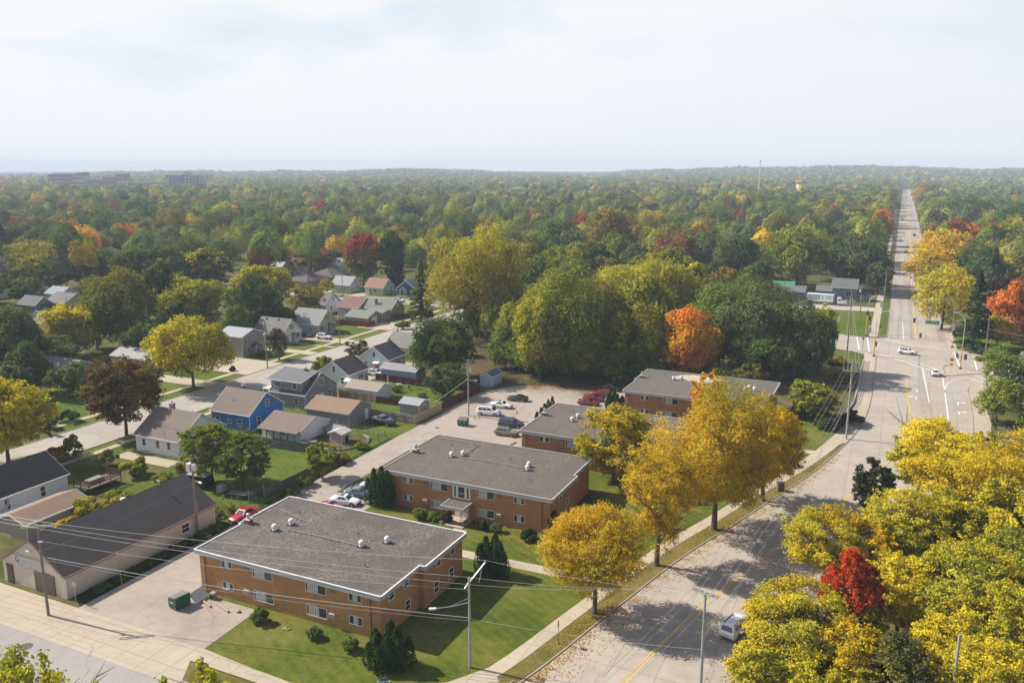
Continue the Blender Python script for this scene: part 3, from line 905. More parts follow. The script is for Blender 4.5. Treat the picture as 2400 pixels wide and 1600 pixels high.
# bottom street: asphalt, concrete apron, footway
rect('bottom_street', -150, -31.0, 30, 52.4, 0.024, STREET)
rect('gutter', -150, -38.5, 52.3, 53.0, 0.034, CONC)
sheet('apron', [(-112, 52.95), (-61.0, 52.95), (-62.9, 55.9), (-62.9, 58.2), (-112, 58.5)], 0.05, CONC)
sheet('corner_verge', [(-61.0, 53.0), (-40, 53.0), (-36.5, 55), (-34.4, 59), (-36.5, 62.2), (-41.5, 57.6), (-47, 55.6), (-62.9, 55.9)], 0.04, VERGE)
sheet('corner_footway', [(-62.9, 58.2), (-57.7, 57.75), (-51, 57.4), (-46.5, 58.0), (-41.5, 60.2), (-36.9, 64.1), (-34.2, 68.2), (-32.4, 66.4), (-36.5, 60.6), (-38.5, 57.5), (-39, 53), (-36.2, 53), (-33.6, 57.2), (-33.1, 60.4), (-32.4, 66.4), (-34.2, 64.6), (-37.2, 61.6), (-41.5, 58.4), (-47, 55.9), (-62.9, 56.0)], 0.064, CONC)
kerb(smooth([(-31.0, 67), (-33.3, 60), (-34.4, 56.5), (-36.5, 53.6), (-40, 52.9), (-61, 52.9)], 4)[::-1])
kerb(np.array([(-61, 52.9), (-62.6, 52.9)]))
# lawns round the brick buildings
sheet('front_lawn', [(-63.1, 58.25), (-57.7, 57.8), (-51, 57.45), (-46.5, 58.05), (-41.5, 60.25), (-36.9, 64.15), (-34.1, 68.3), (-31.5, 78.9), (-28.5, 90), (-72, 90), (-72, 66.9), (-63.6, 66.9)], 0.014, LAWN)
sheet('middle_lawn', [(-70, 89.9), (-28.5, 89.9), (-25.5, 101), (-20, 119), (-15, 134), (-10.8, 147), (-8.6, 158), (-7, 168), (-10, 180), (-60, 180), (-60, 127), (-70, 127)], 0.010, LAWN)
sheet('front_walk', [(-48, 90.5), (-28.3, 91.0), (-28.7, 89.0), (-48, 88.6)], 0.03, CONC)
sheet('door_walk', [(-53.8, 96), (-51.8, 96), (-51.8, 90.4), (-47.9, 90.5), (-47.9, 88.6), (-53.8, 88.5)], 0.032, CONC)
sheet('rear_walk', [(-30, 151.5), (-8.6, 152.6), (-9.2, 150.6), (-30, 149.8)], 0.03, CONC)
# alley and parking
sheet('alley', [(-82.9, 58.2), (-63.3, 58.15), (-63.6, 66.8), (-72.6, 66.8), (-73.4, 86), (-77.2, 87.0), (-77.2, 99.8), (-77.4, 128), (-59, 128), (-58.8, 145), (-54, 146), (-49.4, 160), (-50, 176), (-64, 175), (-72, 174), (-78, 172), (-81.5, 167.5), (-84.0, 160), (-83.3, 145), (-83.5, 128), (-83.2, 100), (-82.9, 86)], 0.02, ALLEY)
rect('parking_pad', -77.3, -69.0, 86.9, 99.9, 0.024, ALLEY)
sheet('weed_strip', [(-85.6, 60.2), (-82.8, 58.5), (-82.8, 82), (-84, 84), (-88, 84), (-88, 82.8)], 0.016, WEED)
sheet('weed_edge', [(-84.4, 86), (-83.1, 86), (-83.3, 126), (-84.6, 126)], 0.016, WEED)
sheet('alley_lawn', [(-109, 86), (-84.5, 86), (-84.6, 113), (-108, 112)], 0.012, LAWN2)
sheet('garden_lawn', [(-96, 113), (-84.5, 113), (-83.4, 135), (-96, 135)], 0.010, LAWN2)
sheet('back_lawn', [(-102, 136.4), (-84.9, 136), (-84.3, 164), (-112, 166), (-112, 153), (-101, 152)], 0.010, LAWN2)
# residential street with its footways, driveways and little lawns
rect('residential_street', -143.3, -130.6, 60, 262, 0.03, paving('residential_surface', (0.36, 0.315, 0.265), 0, True, 0.22))
rect('cross_street', -330, -120, 262, 270.5, 0.026, STREET)
rect('left_footway', -148.7, -147.2, 88, 259, 0.05, CONC)
rect('right_footway_residential', -128.4, -126.9, 88, 259, 0.05, CONC)
rect('left_lawn', -172, -143.5, 96, 259, 0.010, LAWN2)
rect('right_lawn', -130.4, -108, 96, 200, 0.008, LAWN2)
for x0, x1, y0, y1 in ((-176, -143.2, 152.5, 158.2), (-165, -143.2, 158.3, 166.2), (-160, -143.2, 177.2, 180.8), (-166, -143.2, 193.6, 198.8), (-156, -143.2, 216, 228), (-170, -143.2, 139, 144), (-158, -143.2, 187.6, 188.7)):
	rect('driveway', x0, x1, y0, y1, 0.055, CONC)
for x0, x1, y0, y1 in ((-130.7, -113, 160.6, 164.6), (-130.7, -115, 112.6, 115.6), (-123, -110, 96.6, 99.6), (-130.7, -104, 139.0, 141.2), (-130.7, -110, 178, 181)):
	rect('driveway', x0, x1, y0, y1, 0.05, CONC)
kerb(np.array([(-143.25, 259), (-143.25, 88)])[::-1])
kerb(np.array([(-130.65, 259), (-130.65, 88)]))
rect('row_lawn', -250, -165, 271, 300, 0.008, LAWN2)
rect('row_footway', -250, -150, 271.4, 272.9, 0.04, CONC)
for x in (-214, -199, -196): rect('row_driveway', x, x + 2.6, 270.4, 284, 0.045, CONC)
# the corner lot by the crossing
sheet('corner_lawn', [(-6.0, 271.5), (-6.0, 317), (-19, 317), (-24, 308), (-26, 279), (-12, 270.5)], 0.012, LAWN2)
sheet('avenue_verge', [(-3.4, 271), (-0.95, 272), (-1.5, 380), (-3.6, 380)], 0.04, LAWN2)
sheet('avenue_footway', [(-5.9, 269.5), (-3.5, 269.5), (-4.2, 700), (-6.4, 700)], 0.05, CONC)
sheet('avenue_verge_far', [(-3.6, 380), (-1.2, 380), (-2.4, 1300), (-4.4, 1300)], 0.036, YARD)
sheet('truck_drive', [(-60, 316.5), (-19, 317.2), (-1.0, 319.6), (-1.0, 328.2), (-20, 328.6), (-60, 331)], 0.028, paving('drive_surface', (0.40, 0.36, 0.31), 0, True, 0.25))
sheet('avenue_right_verge', [(15.1, 264), (24, 258), (27, 251.5), (60, 222), (60, 300), (15.1, 300)], 0.008, LAWN2)
sheet('avenue_right_footway', [(15.05, 259), (17.4, 258), (17.6, 300), (15.05, 300)], 0.06, CONC)
sheet('creek_bank', [(-6.4, 171), (-5.9, 233), (-26, 236), (-30, 190), (-12, 176)], 0.008, turf('creek_bank', (0.08, 0.09, 0.022), (0.20, 0.14, 0.06), 0.4, 31.0))
sheet('bare_field', [(150, 900), (420, 900), (420, 1150), (150, 1150)], 0.2, paving('ploughed_field', (0.30, 0.19, 0.11), 0, False, 0.2))

# --- painted markings
def mark(a, w, z=0.040, m=None, name='lane_marking'):
	a = np.asarray(a, float)
	return strip(name, offset(a, w / 2), offset(a, -w / 2), z, m or PAINT_W)
mark(offset(CENTRE, 0.16), 0.12, m=PAINT_Y, name='centre_line')
mark(offset(CENTRE, -0.16), 0.12, m=PAINT_Y, name='centre_line')
mark(np.array([(7.0, 272), (6.6, 420), (6.2, 800), (5.6, 1400)]), 0.34, m=PAINT_Y, name='centre_line')
mark(np.array([(8.15, 231.1), (8.95, 196.4)]), 0.2)
mark(np.array([(12.5, 224), (12.2, 184)]), 0.2)
mark(np.array([(3.3, 302), (3.7, 269)]), 0.16)
mark(np.array([(-2.6, 245.2), (4.4, 236.6), (8.0, 231.4), (13.2, 226.2)]), 0.3)
mark(np.array([(-2.6, 247.6), (5.2, 239.4), (9.4, 233.9), (13.2, 229.2)]), 0.22)
mark(np.array([(-1, 268.4), (5, 262.5), (14.6, 259.5)]), 0.22)
mark(np.array([(-1, 266.0), (5, 260.4), (14.6, 257.3)]), 0.22)
mark(np.array([(-6.3, 268), (-4.9, 246)]), 0.3)
mark(np.array([(-9.2, 267.6), (-7.6, 247.8)]), 0.3)
mark(np.array([(16.4, 256.2), (16.9, 236.6)]), 0.3)
mark(np.array([(21.0, 251.5), (20.6, 233.0)]), 0.3)
mark(np.array([(25.0, 246.0), (23.2, 236.0)]), 0.5)
mark(smooth([(12.3, 207), (12.9, 214), (14.4, 220), (16.6, 223.6), (18.0, 224.6)]), 0.14)
mark(np.array([(17.6, 225.8), (22.4, 219.2)]), 0.2)
mark(np.array([(19.8, 227.8), (24.6, 221.6)]), 0.2)
def turn_arrow(x, y, left):
	s = -1 if left else 1
	mb = MB()
	z = 0.041
	mb.poly([(x - 0.12, y, z), (x + 0.12, y, z), (x + 0.12, y + 2.2, z), (x - 0.12, y + 2.2, z)])
	mb.poly([(x, y + 2.0, z + .001), (x, y + 2.3, z + .001), (x + s * 0.9, y + 2.3, z + .001), (x + s * 0.9, y + 2.0, z + .001)])
	mb.poly([(x + s * 0.9, y + 1.6, z), (x + s * 0.9, y + 2.7, z), (x + s * 1.7, y + 2.15, z)])
	o = mb.build('turn_arrow', PAINT_W); o['kind'] = 'structure'
turn_arrow(6.6, 204.5, True); turn_arrow(6.4, 198.0, True); turn_arrow(14.4, 189.0, False); turn_arrow(14.6, 197, False)
# storm drain grates and manhole covers
def grate(x, y, label, z, rz=0.0, r=None):
	t = thing('storm_drain', label, 'drain', (x, y, z), rz)
	mb = MB()
	if r:
		mb.lathe([(r, 0.0), (r * 0.97, 0.012), (0.01, 0.014)], n=18)
	else:
		mb.box(-0.45, 0.45, -0.32, 0.32, 0, 0.012)
	mb.build('cover', plain('cast_iron', (0.05, 0.045, 0.04), 0.6), t)
	if not r:
		s = MB()
		for i in range(7): s.box(-0.36 + i * 0.11, -0.32 + i * 0.11, -0.26, 0.26, 0.0125, 0.018)
		s.build('bars', plain('worn_steel', (0.2, 0.18, 0.16), 0.5, 0.6), t)
grate(*at(1024, 1002), 'dark square drain grate in the middle of the alley', 0.022)
grate(*at(1268, 1592), 'small drain grate in the gutter of the curving road', 0.032)
grate(*at(59, 1515), 'round manhole cover in the asphalt street at the bottom left', 0.026, 0, 0.75)
# patches of fallen leaves gathered in the gutter
lm = turf('fallen_leaves', (0.34, 0.19, 0.03), (0.42, 0.27, 0.06), 0.0, 4.0)
def leaf_scatter(name, pts, n, size, cols, z=0.045, sp=0.5):
	r = np.random.default_rng(5)
	pts = np.array(pts, float)
	i = r.integers(0, len(pts), n)
	p = np.zeros((n, 3)); p[:, :2] = pts[i] + r.normal(size=(n, 2)) * sp; p[:, 2] = z + 0.02 * r.random(n)
	v, k = leaf_faces(p, unit(np.array([0, 0, 1.0]) + r.normal(size=(n, 3)) * 0.25), size, r)
	c = np.array(cols)[r.integers(0, len(cols), n)] * (0.7 + 0.5 * r.random((n, 1)))
	o = bpy.data.objects.new(name, mesh_np(name, v, k, c, LEAF)); COL.objects.link(o); o['kind'] = 'stuff'
LC = [(0.42, 0.24, 0.03), (0.36, 0.17, 0.02), (0.45, 0.30, 0.05)]
leaf_scatter('fallen_leaves', offset(LEFT[6:48], -0.55), 2600, 0.16, LC)
leaf_scatter('fallen_leaves', offset(LEFT[14:46], 1.2), 2600, 0.16, LC, 0.07, 0.9)
leaf_scatter('fallen_leaves', offset(LEFT[10:40], -2.0), 900, 0.15, LC, 0.045, 1.2)
leaf_scatter('fallen_leaves', [(-44, 98), (-38, 96), (-33, 100), (-30, 108), (-36, 112)], 2600, 0.16, LC, 0.03, 3.2)
leaf_scatter('fallen_leaves', RIGHT[4:40], 3000, 0.18, LC, 0.045, 0.8)
leaf_scatter('fallen_leaves', [(-74, 172.5), (-68, 174), (-62, 174.5), (-60, 172)], 3500, 0.2, [(0.3, 0.17, 0.07), (0.2, 0.11, 0.05)], 0.03, 1.8)
# ------------------------------------------------------------------ buildings
WHITE = plain('white_trim', (0.72, 0.71, 0.69), 0.5, var=0.08)
GREYTRIM = plain('grey_fascia', (0.36, 0.37, 0.39), 0.5, var=0.12, scale=1.0)
ALU = plain('white_metal_edge', (0.66, 0.66, 0.65), 0.45, var=0.1)
GLASS = glass()
GLASS2 = glass('blue_glass', (0.09, 0.13, 0.17), 0.08)
CURT = plain('drawn_curtain', (0.50, 0.48, 0.44), 0.9, var=0.25, scale=4)
DARKM = plain('dark_metal', (0.03, 0.03, 0.032), 0.5)
GALV = plain('galvanised_steel', (0.45, 0.46, 0.47), 0.45, 0.4, 0.2)
WOODG = plain('grey_wood', (0.22, 0.19, 0.155), 0.9, var=0.3, scale=5)
WOODB = plain('brown_wood', (0.13, 0.085, 0.055), 0.9, var=0.3, scale=5)
BRICKC = brick('chimney_brick', (0.20, 0.11, 0.08), (0.25, 0.22, 0.2))
CONCB = plain('foundation', (0.42, 0.38, 0.33), 0.9, var=0.2)

def fbox(mb, face, pc, u0, u1, z0, z1, d0, d1):
	"""box on a wall: u along the wall, d outwards from the wall plane pc"""
	if face == '-Y': mb.box(u0, u1, pc - d1, pc - d0, z0, z1)
	elif face == '+Y': mb.box(u0, u1, pc + d0, pc + d1, z0, z1)
	elif face == '+X': mb.box(pc + d0, pc + d1, u0, u1, z0, z1)
	else: mb.box(pc - d1, pc - d0, u0, u1, z0, z1)
	return mb

def window(par, face, pc, u, z, w, h, trim=WHITE, pane=GLASS, style='hung', curtain=0.0, sill=True, t=0.09):
	"""window part (frame) with its pane as a sub-part"""
	a, b = u - w / 2, u + w / 2
	m = MB()
	fbox(m, face, pc, a - t, b + t, z + h, z + h + t, 0.0, 0.06)
	fbox(m, face, pc, a - t, b + t, z - t, z, 0.0, 0.09 if sill else 0.06)
	fbox(m, face, pc, a - t, a, z, z + h, 0.0, 0.06)
	fbox(m, face, pc, b, b + t, z, z + h, 0.0, 0.06)
	if style == 'hung': fbox(m, face, pc, a, b, z + h * 0.48, z + h * 0.52 + 0.02, 0.012, 0.05)
	if style in ('slide', 'pair'): fbox(m, face, pc, u - 0.035, u + 0.035, z, z + h, 0.012, 0.05)
	if style == 'slide3':
		for q in (-w / 6, w / 6): fbox(m, face, pc, u + q - 0.03, u + q + 0.03, z, z + h, 0.012, 0.05)
	f = m.build('window', trim, par)
	p = MB()
	if curtain > 0:
		c0 = a + w * (1 - curtain) * (0.15 if w > 2 else 0.5)
		c1 = c0 + w * curtain
		p.mat(0); fbox(p, face, pc, a, b, z, z + h, 0.002, 0.014)
		p.mat(1)
		n = max(2, int((c1 - c0) / 0.22))
		for i in range(n):
			fbox(p, face, pc, c0 + (c1 - c0) * i / n, c0 + (c1 - c0) * (i + 0.86) / n, z + 0.02, z + h - 0.02, 0.0145, 0.018 + 0.003 * (i % 2))
		p.build('pane', [pane, CURT], f)
	else:
		fbox(p, face, pc, a, b, z, z + h, 0.002, 0.014)
		p.build('pane', pane, f)
	return f

def shutters(par, face, pc, u, z, w, h, m):
	for s in (-1, 1):
		b = MB(); c = u + s * (w / 2 + 0.27)
		fbox(b, face, pc, c - 0.16, c + 0.16, z - 0.05, z + h + 0.05, 0.0, 0.05)
		b.build('shutter', m, par)

def door(par, face, pc, u, w=0.95, h=2.05, m=None, z=0.0, trim=WHITE, name='door'):
	b = MB(); fbox(b, face, pc, u - w / 2 - 0.09, u + w / 2 + 0.09, z, z + h + 0.1, 0.0, 0.04)
	d = b.build(name, trim, par)
	b = MB(); fbox(b, face, pc, u - w / 2, u + w / 2, z + 0.03, z + h, 0.041, 0.07)
	if h < 2.4 and w < 1.3:
		fbox(b, face, pc, u - w * 0.32, u + w * 0.32, z + h * 0.55, z + h * 0.9, 0.0705, 0.085)
		fbox(b, face, pc, u - w * 0.32, u + w * 0.32, z + h * 0.12, z + h * 0.45, 0.0705, 0.085)
	else:
		for i in range(4): fbox(b, face, pc, u - w / 2 + 0.05, u + w / 2 - 0.05, z + 0.08 + i * h / 4.1, z + (i + 0.9) * h / 4.1, 0.0705, 0.09)
	b.build('leaf' if False else 'door_panel', m or WHITE, d)
	h_ = MB(); fbox(h_, face, pc, u + w * 0.36, u + w * 0.42, z + 0.95, z + 1.05, 0.071, 0.13)
	h_.build('handle', DARKM, d)
	return d

def gable_walls(mb, X, Y, eave, ridge, axis):
	"""walls with gable ends; X, Y half sizes about the origin, butt-jointed"""
	t = 0.2
	if axis == 'x':
		mb.box(-X, X, -Y, -Y + t, 0, eave); mb.box(-X, X, Y - t, Y, 0, eave)
		for s in (-1, 1):
			x0, x1 = (X - t, X) if s > 0 else (-X, -X + t)
			o = [(x0, -Y + t, 0), (x0, Y - t, 0), (x0, Y - t, eave), (x0, 0, ridge), (x0, -Y + t, eave)]
			mb.extrude(o if s > 0 else o, (t, 0, 0))
			for sy in (-1, 1):
				pass
	else:
		mb.box(-X, -X + t, -Y, Y, 0, eave); mb.box(X - t, X, -Y, Y, 0, eave)
		for s in (-1, 1):
			y0 = Y - t if s > 0 else -Y
			mb.extrude([(-X + t, y0, 0), (X - t, y0, 0), (X - t, y0, eave), (0, y0, ridge), (-X + t, y0, eave)], (0, t, 0))
	return mb

def gable_roof(mb, X, Y, eave, ridge, axis, oh=0.3, th=0.14, lift=0.02, ohg=None):
	"""two roof slabs with overhang, meeting at the ridge"""
	ohg = oh if ohg is None else ohg
	half = Y if axis == 'x' else X
	sl = (ridge - eave) / half
	e = eave - oh * sl + lift; r_ = ridge + lift
	L = (X if axis == 'x' else Y) + ohg
	for s in (-1, 1):
		a = s * (half + oh)
		if axis == 'x':
			mb.extrude([(-L, a, e), (-L, 0, r_), (-L, 0, r_ + th), (-L, a, e + th)], (2 * L, 0, 0))
		else:
			mb.extrude([(a, -L, e), (0, -L, r_), (0, -L, r_ + th), (a, -L, e + th)], (0, 2 * L, 0))
	return mb

def fascia(par, X, Y, eave, ridge, axis, m, oh=0.3, ohg=None, lift=0.02):
	"""trim boards along the eaves and up the gables"""
	ohg = oh if ohg is None else ohg
	half = Y if axis == 'x' else X
	sl = (ridge - eave) / half
	e = eave - oh * sl + lift; L = (X if axis == 'x' else Y) + ohg
	b = MB()
	for s in (-1, 1):
		a = s * (half + oh)
		if axis == 'x': b.box(-L, L, min(a, a + s * 0.09), max(a, a + s * 0.09), e - 0.05, e + 0.15)
		else: b.box(min(a, a + s * 0.09), max(a, a + s * 0.09), -L, L, e - 0.05, e + 0.15)
	for s in (-1, 1):
		for q in (-1, 1):
			p0 = (s * L, q * (half + oh)); d = s * 0.035
			o = [(0, q * (half + oh), e - 0.1), (0, 0, ridge + lift - 0.1), (0, 0, ridge + lift + 0.15), (0, q * (half + oh), e + 0.15)]
			if axis == 'x': b.extrude([(s * L, y, z) for _, y, z in o], (d, 0, 0))
			else: b.extrude([(y, s * L, z) for _, y, z in o], (0, d, 0))
	b.build('trim', m, par)

def chimney(par, x, y, z0, z1, w=0.55, m=None):
	b = MB().box(x - w / 2, x + w / 2, y - w / 2, y + w / 2, z0, z1)
	c = b.build('chimney', m or BRICKC, par)
	MB().box(x - w / 2 - .06, x + w / 2 + .06, y - w / 2 - .06, y + w / 2 + .06, z1, z1 + 0.1).build('cap', CONCB, c)
	MB().tube((x, y, z1 + 0.1), (x, y, z1 + 0.4), 0.11).build('flue', DARKM, c)

def roof_vent(par, x, y, z, m=None, s=1.0):
	b = MB().lathe([(0.05 * s, -0.15), (0.05 * s, 0.35 * s), (0.13 * s, 0.36 * s), (0.13 * s, 0.44 * s), (0.02, 0.48 * s)], (x, y, z), 8)
	b.build('vent_pipe', m or GALV, par)
def box_vent(par, x, y, z, m):
	b = MB().box(x - 0.22, x + 0.22, y - 0.22, y + 0.22, z - 0.25, z + 0.16)
	b.box(x - 0.28, x + 0.28, y - 0.28, y + 0.28, z + 0.16, z + 0.2)
	b.build('roof_vent', m, par)

def house(name, label, x0, x1, y0, y1, eave, ridge, axis, wall, roof, wins=(), cat='house', trim=WHITE, oh=0.3, ohg=None, chim=None, vents=(), boxv=(), doors=(), base=0.35, group=None, pane=GLASS, shut=None, fasc=None):
	cx, cy_ = (x0 + x1) / 2, (y0 + y1) / 2
	X, Y = (x1 - x0) / 2, (y1 - y0) / 2
	keep_out(x0 - 3, x1 + 3, y0 - 3, y1 + 3)
	o = thing(name, label, cat, (cx, cy_, 0), 0, group)
	gable_walls(MB(), X, Y, eave, ridge, axis).build('wall', wall, o)
	if base:
		q = 0.03
		m = MB().box(-X - q, X + q, -Y - q, -Y, -0.1, base).box(-X - q, X + q, Y, Y + q, -0.1, base).box(-X - q, -X, -Y, Y, -0.1, base).box(X, X + q, -Y, Y, -0.1, base)
		m.build('foundation', CONCB, o)
	r = gable_roof(MB(), X, Y, eave, ridge, axis, oh, ohg=ohg).build('roof', roof, o)
	fascia(o, X, Y, eave, ridge, axis, fasc or trim, oh, ohg)
	cb = MB()
	for sx in (-1, 1):
		for sy in (-1, 1):
			cb.box(*sorted((sx * X, sx * (X + 0.02))), *sorted((sy * Y, sy * (Y - 0.12))), base, eave - 0.02)
	cb.build('corner_board', trim, o)
	def pl(f): return {'-Y': -Y, '+Y': Y, '-X': -X, '+X': X}[f]
	def pc(f): return {'-Y': -Y, '+Y': Y, '-X': X, '+X': X}[f] if f != '-X' else -X
	for wd in wins:
		f, u, z, w_, h_ = wd[:5]
		st = wd[5] if len(wd) > 5 else 'hung'
		window(o, f, pc(f), u, z, w_, h_, trim, pane, st, curtain=0.0)
		if shut and len(wd) > 6 and wd[6]: shutters(o, f, pc(f), u, z, w_, h_, shut)
	for dd in doors:
		door(o, dd[0], pc(dd[0]), dd[1], *dd[2:])
	sl = (ridge - eave) / (Y if axis == 'x' else X)
	def zr(x, y): return ridge + 0.16 - sl * abs(y if axis == 'x' else x)
	if chim:
		chimney(r, chim[0], chim[1], zr(chim[0], chim[1]) - 0.3, zr(chim[0], chim[1]) + chim[2], chim[3] if len(chim) > 3 else 0.55, chim[4] if len(chim) > 4 else None)
	for (x, y) in vents: roof_vent(r, x, y, zr(x, y))
	for (x, y) in boxv: box_vent(r, x, y, zr(x, y), DARKM)
	return o

# --- the brick apartment buildings
BRICK1 = brick('tan_brick', (0.42, 0.20, 0.065))
BRICK2 = brick('orange_brick', (0.42, 0.175, 0.065))
GRAVEL = gravel_roof('gravel_roof', (0.028, 0.023, 0.019), (0.225, 0.185, 0.15))
GRAVEL2 = gravel_roof('fine_gravel_roof', (0.042, 0.034, 0.027), (0.20, 0.16, 0.125))
PATCHROOF = gravel_roof('patched_gravel_roof', (0.05, 0.043, 0.036), (0.20, 0.165, 0.135))

def ventilator(par, x, y, z, label=None):
	"""white mushroom roof fan on a dark kerb"""
	b = MB().lathe([(0.28, 0.0), (0.28, 0.16), (0.20, 0.17), (0.20, 0.34), (0.34, 0.36), (0.36, 0.44), (0.33, 0.70), (0.28, 0.74), (0.24, 0.75), (0.22, 0.84), (0.05, 0.87)], (x, y, z), 16)
	v = b.build('roof_fan', ALU, par)
	MB().box(x - 0.4, x + 0.4, y - 0.4, y + 0.4, z - 0.1, z + 0.1).build('curb', DARKM, v)

def pipe_run(par, pts, z):
	b = MB().path([(x, y, z + 0.16) for x, y in pts], 0.05, 6)
	for (xa, ya), (xb, yb) in zip(pts, pts[1:]):
		n = max(2, int(math.hypot(xb - xa, yb - ya) / 1.7))
		for i in range(n):
			b.obox((xa + (xb - xa) * (i + .5) / n, ya + (yb - ya) * (i + .5) / n, z + 0.05), (0.22, 0.22, 0.13))
	b.build('roof_conduit', plain('aged_conduit', (0.26, 0.235, 0.21), 0.7), par)

def ac_unit(par, face, pc, u, z, dirty=False, out=0.32):
	b = MB(); fbox(b, face, pc, u - 0.36, u + 0.36, z, z + 0.46, -0.02, out)
	m = plain('aged_ac_casing' if dirty else 'ac_casing', (0.30, 0.26, 0.2) if dirty else (0.52, 0.49, 0.43), 0.6)
	a = b.build('air_conditioner', m, par)
	g = MB()
	for i in range(4): fbox(g, face, pc, u - 0.30, u + 0.30, z + 0.06 + i * 0.10, z + 0.11 + i * 0.10, out + 0.001, out + 0.012)
	g.build('grille', plain('ac_grille', (0.10, 0.09, 0.08), 0.6), a)

def apartment(name, label, x0, x1, y0, y1, brickm, roofm, notch_l, notch_r, step=0.7, H=5.5, fans=(), chim=(0.6, 9), pipes=(), front=(), side=(), edge=ALU, extra_left=False):
	"""two-storey flat-roofed block; the roof jogs out by `step` at notch_l / notch_r (distance from the front)"""
	cx, cy_ = (x0 + x1) / 2, (y0 + y1) / 2
	X, Y = (x1 - x0) / 2, (y1 - y0) / 2
	keep_out(x0 - 4, x1 + 4, y0 - 4, y1 + 4)
	o = thing(name, label, 'apartment building', (cx, cy_, 0))
	nl, nr = -Y + notch_l, -Y + notch_r
	sr = step
	W_ = 0.35
	wall = [(-X + W_, -Y + W_), (X - W_, -Y + W_), (X - W_, nr), (X - W_ + sr, nr), (X - W_ + sr, Y - W_), (-X + W_ - 0.35, Y - W_), (-X + W_ - 0.35, nl), (-X + W_, nl)]
	MB().prism(wall, -0.1, H - 0.42).build('wall', brickm, o)
	roof = [(-X, -Y), (X, -Y), (X, nr - .35), (X + sr, nr - .35), (X + sr, Y), (-X - 0.4, Y), (-X - 0.4, nl - .35), (-X, nl - .35)]
	r = MB().prism(roof, H - 0.40, H - 0.06).build('roof', roofm, o)
	# fascia board round the roof with a bright metal edge on top
	fb = MB(); eb = MB()
	n = len(roof)
	ctr = []
	for i in range(n):
		(ax, ay), (bx, by) = roof[i], roof[(i + 1) % n]
		L = math.hypot(bx - ax, by - ay); ux, uy = (bx - ax) / L, (by - ay) / L
		nx, ny = uy, -ux
		k = 0.10
		p = [(ax, ay), (bx, by), (bx + nx * k, by + ny * k), (ax + nx * k, ay + ny * k)]
		fb.prism(p, H - 0.52, H - 0.02)
		q = [(ax - nx * 0.05, ay - ny * 0.05), (bx - nx * 0.05, by - ny * 0.05), (bx + nx * 0.125 , by + ny * 0.125), (ax + nx * 0.125, ay + ny * 0.125)]
		eb.prism(q, H - 0.018 + 0.002 * (i % 2), H + 0.035 + 0.002 * (i % 2))
	fb.build('fascia', GREYTRIM, r)
	eb.build('roof_edge', edge, r)
	for (x, y) in fans: ventilator(r, x, y, H - 0.06)
	for p in pipes: pipe_run(r, p, H - 0.06)
	# short brick chimney with a metal cowl
	chx, chy = -X + chim[0], -Y + chim[1]
	c = MB().box(chx - .4, chx + .4, chy - .4, chy + .4, H - 0.1, H + 0.45).build('chimney', BRICKC, r)
	MB().box(chx - .47, chx + .47, chy - .47, chy + .47, H + 0.45, H + 0.56).build('cap', CONCB, c)
	MB().lathe([(0.19, 0), (0.19, 0.4), (0.28, 0.45), (0.24, 0.7), (0.05, 0.78)], (chx, chy, H + 0.56), 10).build('cowl', GALV, c)
	for k in ((-X + 4.5, Y - 4), (X - 5.5, -Y + 5), (2.0, Y - 6)):
		roof_vent(r, k[0], k[1], H - 0.06, DARKM, 0.8)
	for (kind, u, z, w_, h_) in front:
		if kind == 'w': window(o, '-Y', -Y + W_, u, z, w_, h_, ALU, GLASS, 'slide', 0.55 if w_ > 2 else 0.42, t=0.06)
		elif kind == 'a': ac_unit(o, '-Y', -Y + W_, u, z, False)
		elif kind == 'A': ac_unit(o, '-Y', -Y + W_, u, z, True, 0.12)
		elif kind == 'd':
			b = MB(); fbox(b, '-Y', -Y + W_, u - 0.05, u + 0.05, 0.1, H - 0.42, 0.02, 0.12); b.build('downpipe', plain('brown_downpipe', (0.14, 0.10, 0.075), 0.6), o)
	for (off, u, z, w_, h_) in side:
		window(o, '+X', X - W_ + (sr if u > nr else 0), u, z, w_, h_, WHITE, GLASS, 'hung', 0, t=0.07)
	return o

def std_front(X):
	"""the same window pattern on every front: bath and living-room windows with air conditioners"""
	f = []
	for z, zz in ((3.72, 3.95), (0.85, 1.15)):
		f += [('w', -X + 4.6, zz, 1.55, 0.85), ('w', -X + 10.0, z, 2.8, 1.15), ('w', -X + 17.6, z, 2.7, 1.15), ('w', -X + 22.9, zz, 1.6, 0.95)]
		f += [('a' if z < 2 else 'A', -X + 7.6, zz + 0.28, 0, 0), ('A' if z > 2 else 'a', -X + 19.8, zz + 0.2, 0, 0)]
	f += [('d', -X + 1.2, 0, 0, 0), ('d', X - 1.6, 0, 0, 0)]
	return f
Xb = 13.25
apartment('brick_apartment_building', 'nearest flat-roofed brick apartment block with dark gravel roof and four white roof fans', -73.2, -46.7, 67.15, 84.9, BRICK1, GRAVEL, 8.2, 8.2, 0.75,
		  fans=((-7.4, 1.6), (-8.2, -0.6), (4.4, 0.2), (6.6, 2.4)), chim=(0.55, 8.6),
		  pipes=([(-6.9, 0.1), (-2.0, 0.25), (3.8, 0.1)], [(-11.5, 4.6), (-6.4, 3.1)]),
		  front=std_front(Xb), side=[(0, -6.4, 3.9, 1.0, 0.95), (0, -3.4, 3.9, 1.0, 0.95), (0, -3.2, 1.0, 1.0, 1.15), (0, 2.6, 3.9, 0.95, 1.1), (0, 6.0, 3.9, 0.95, 1.1), (0, 5.6, 0.9, 1.0, 1.3), (0, 2.0, 0.8, 1.0, 1.3)])
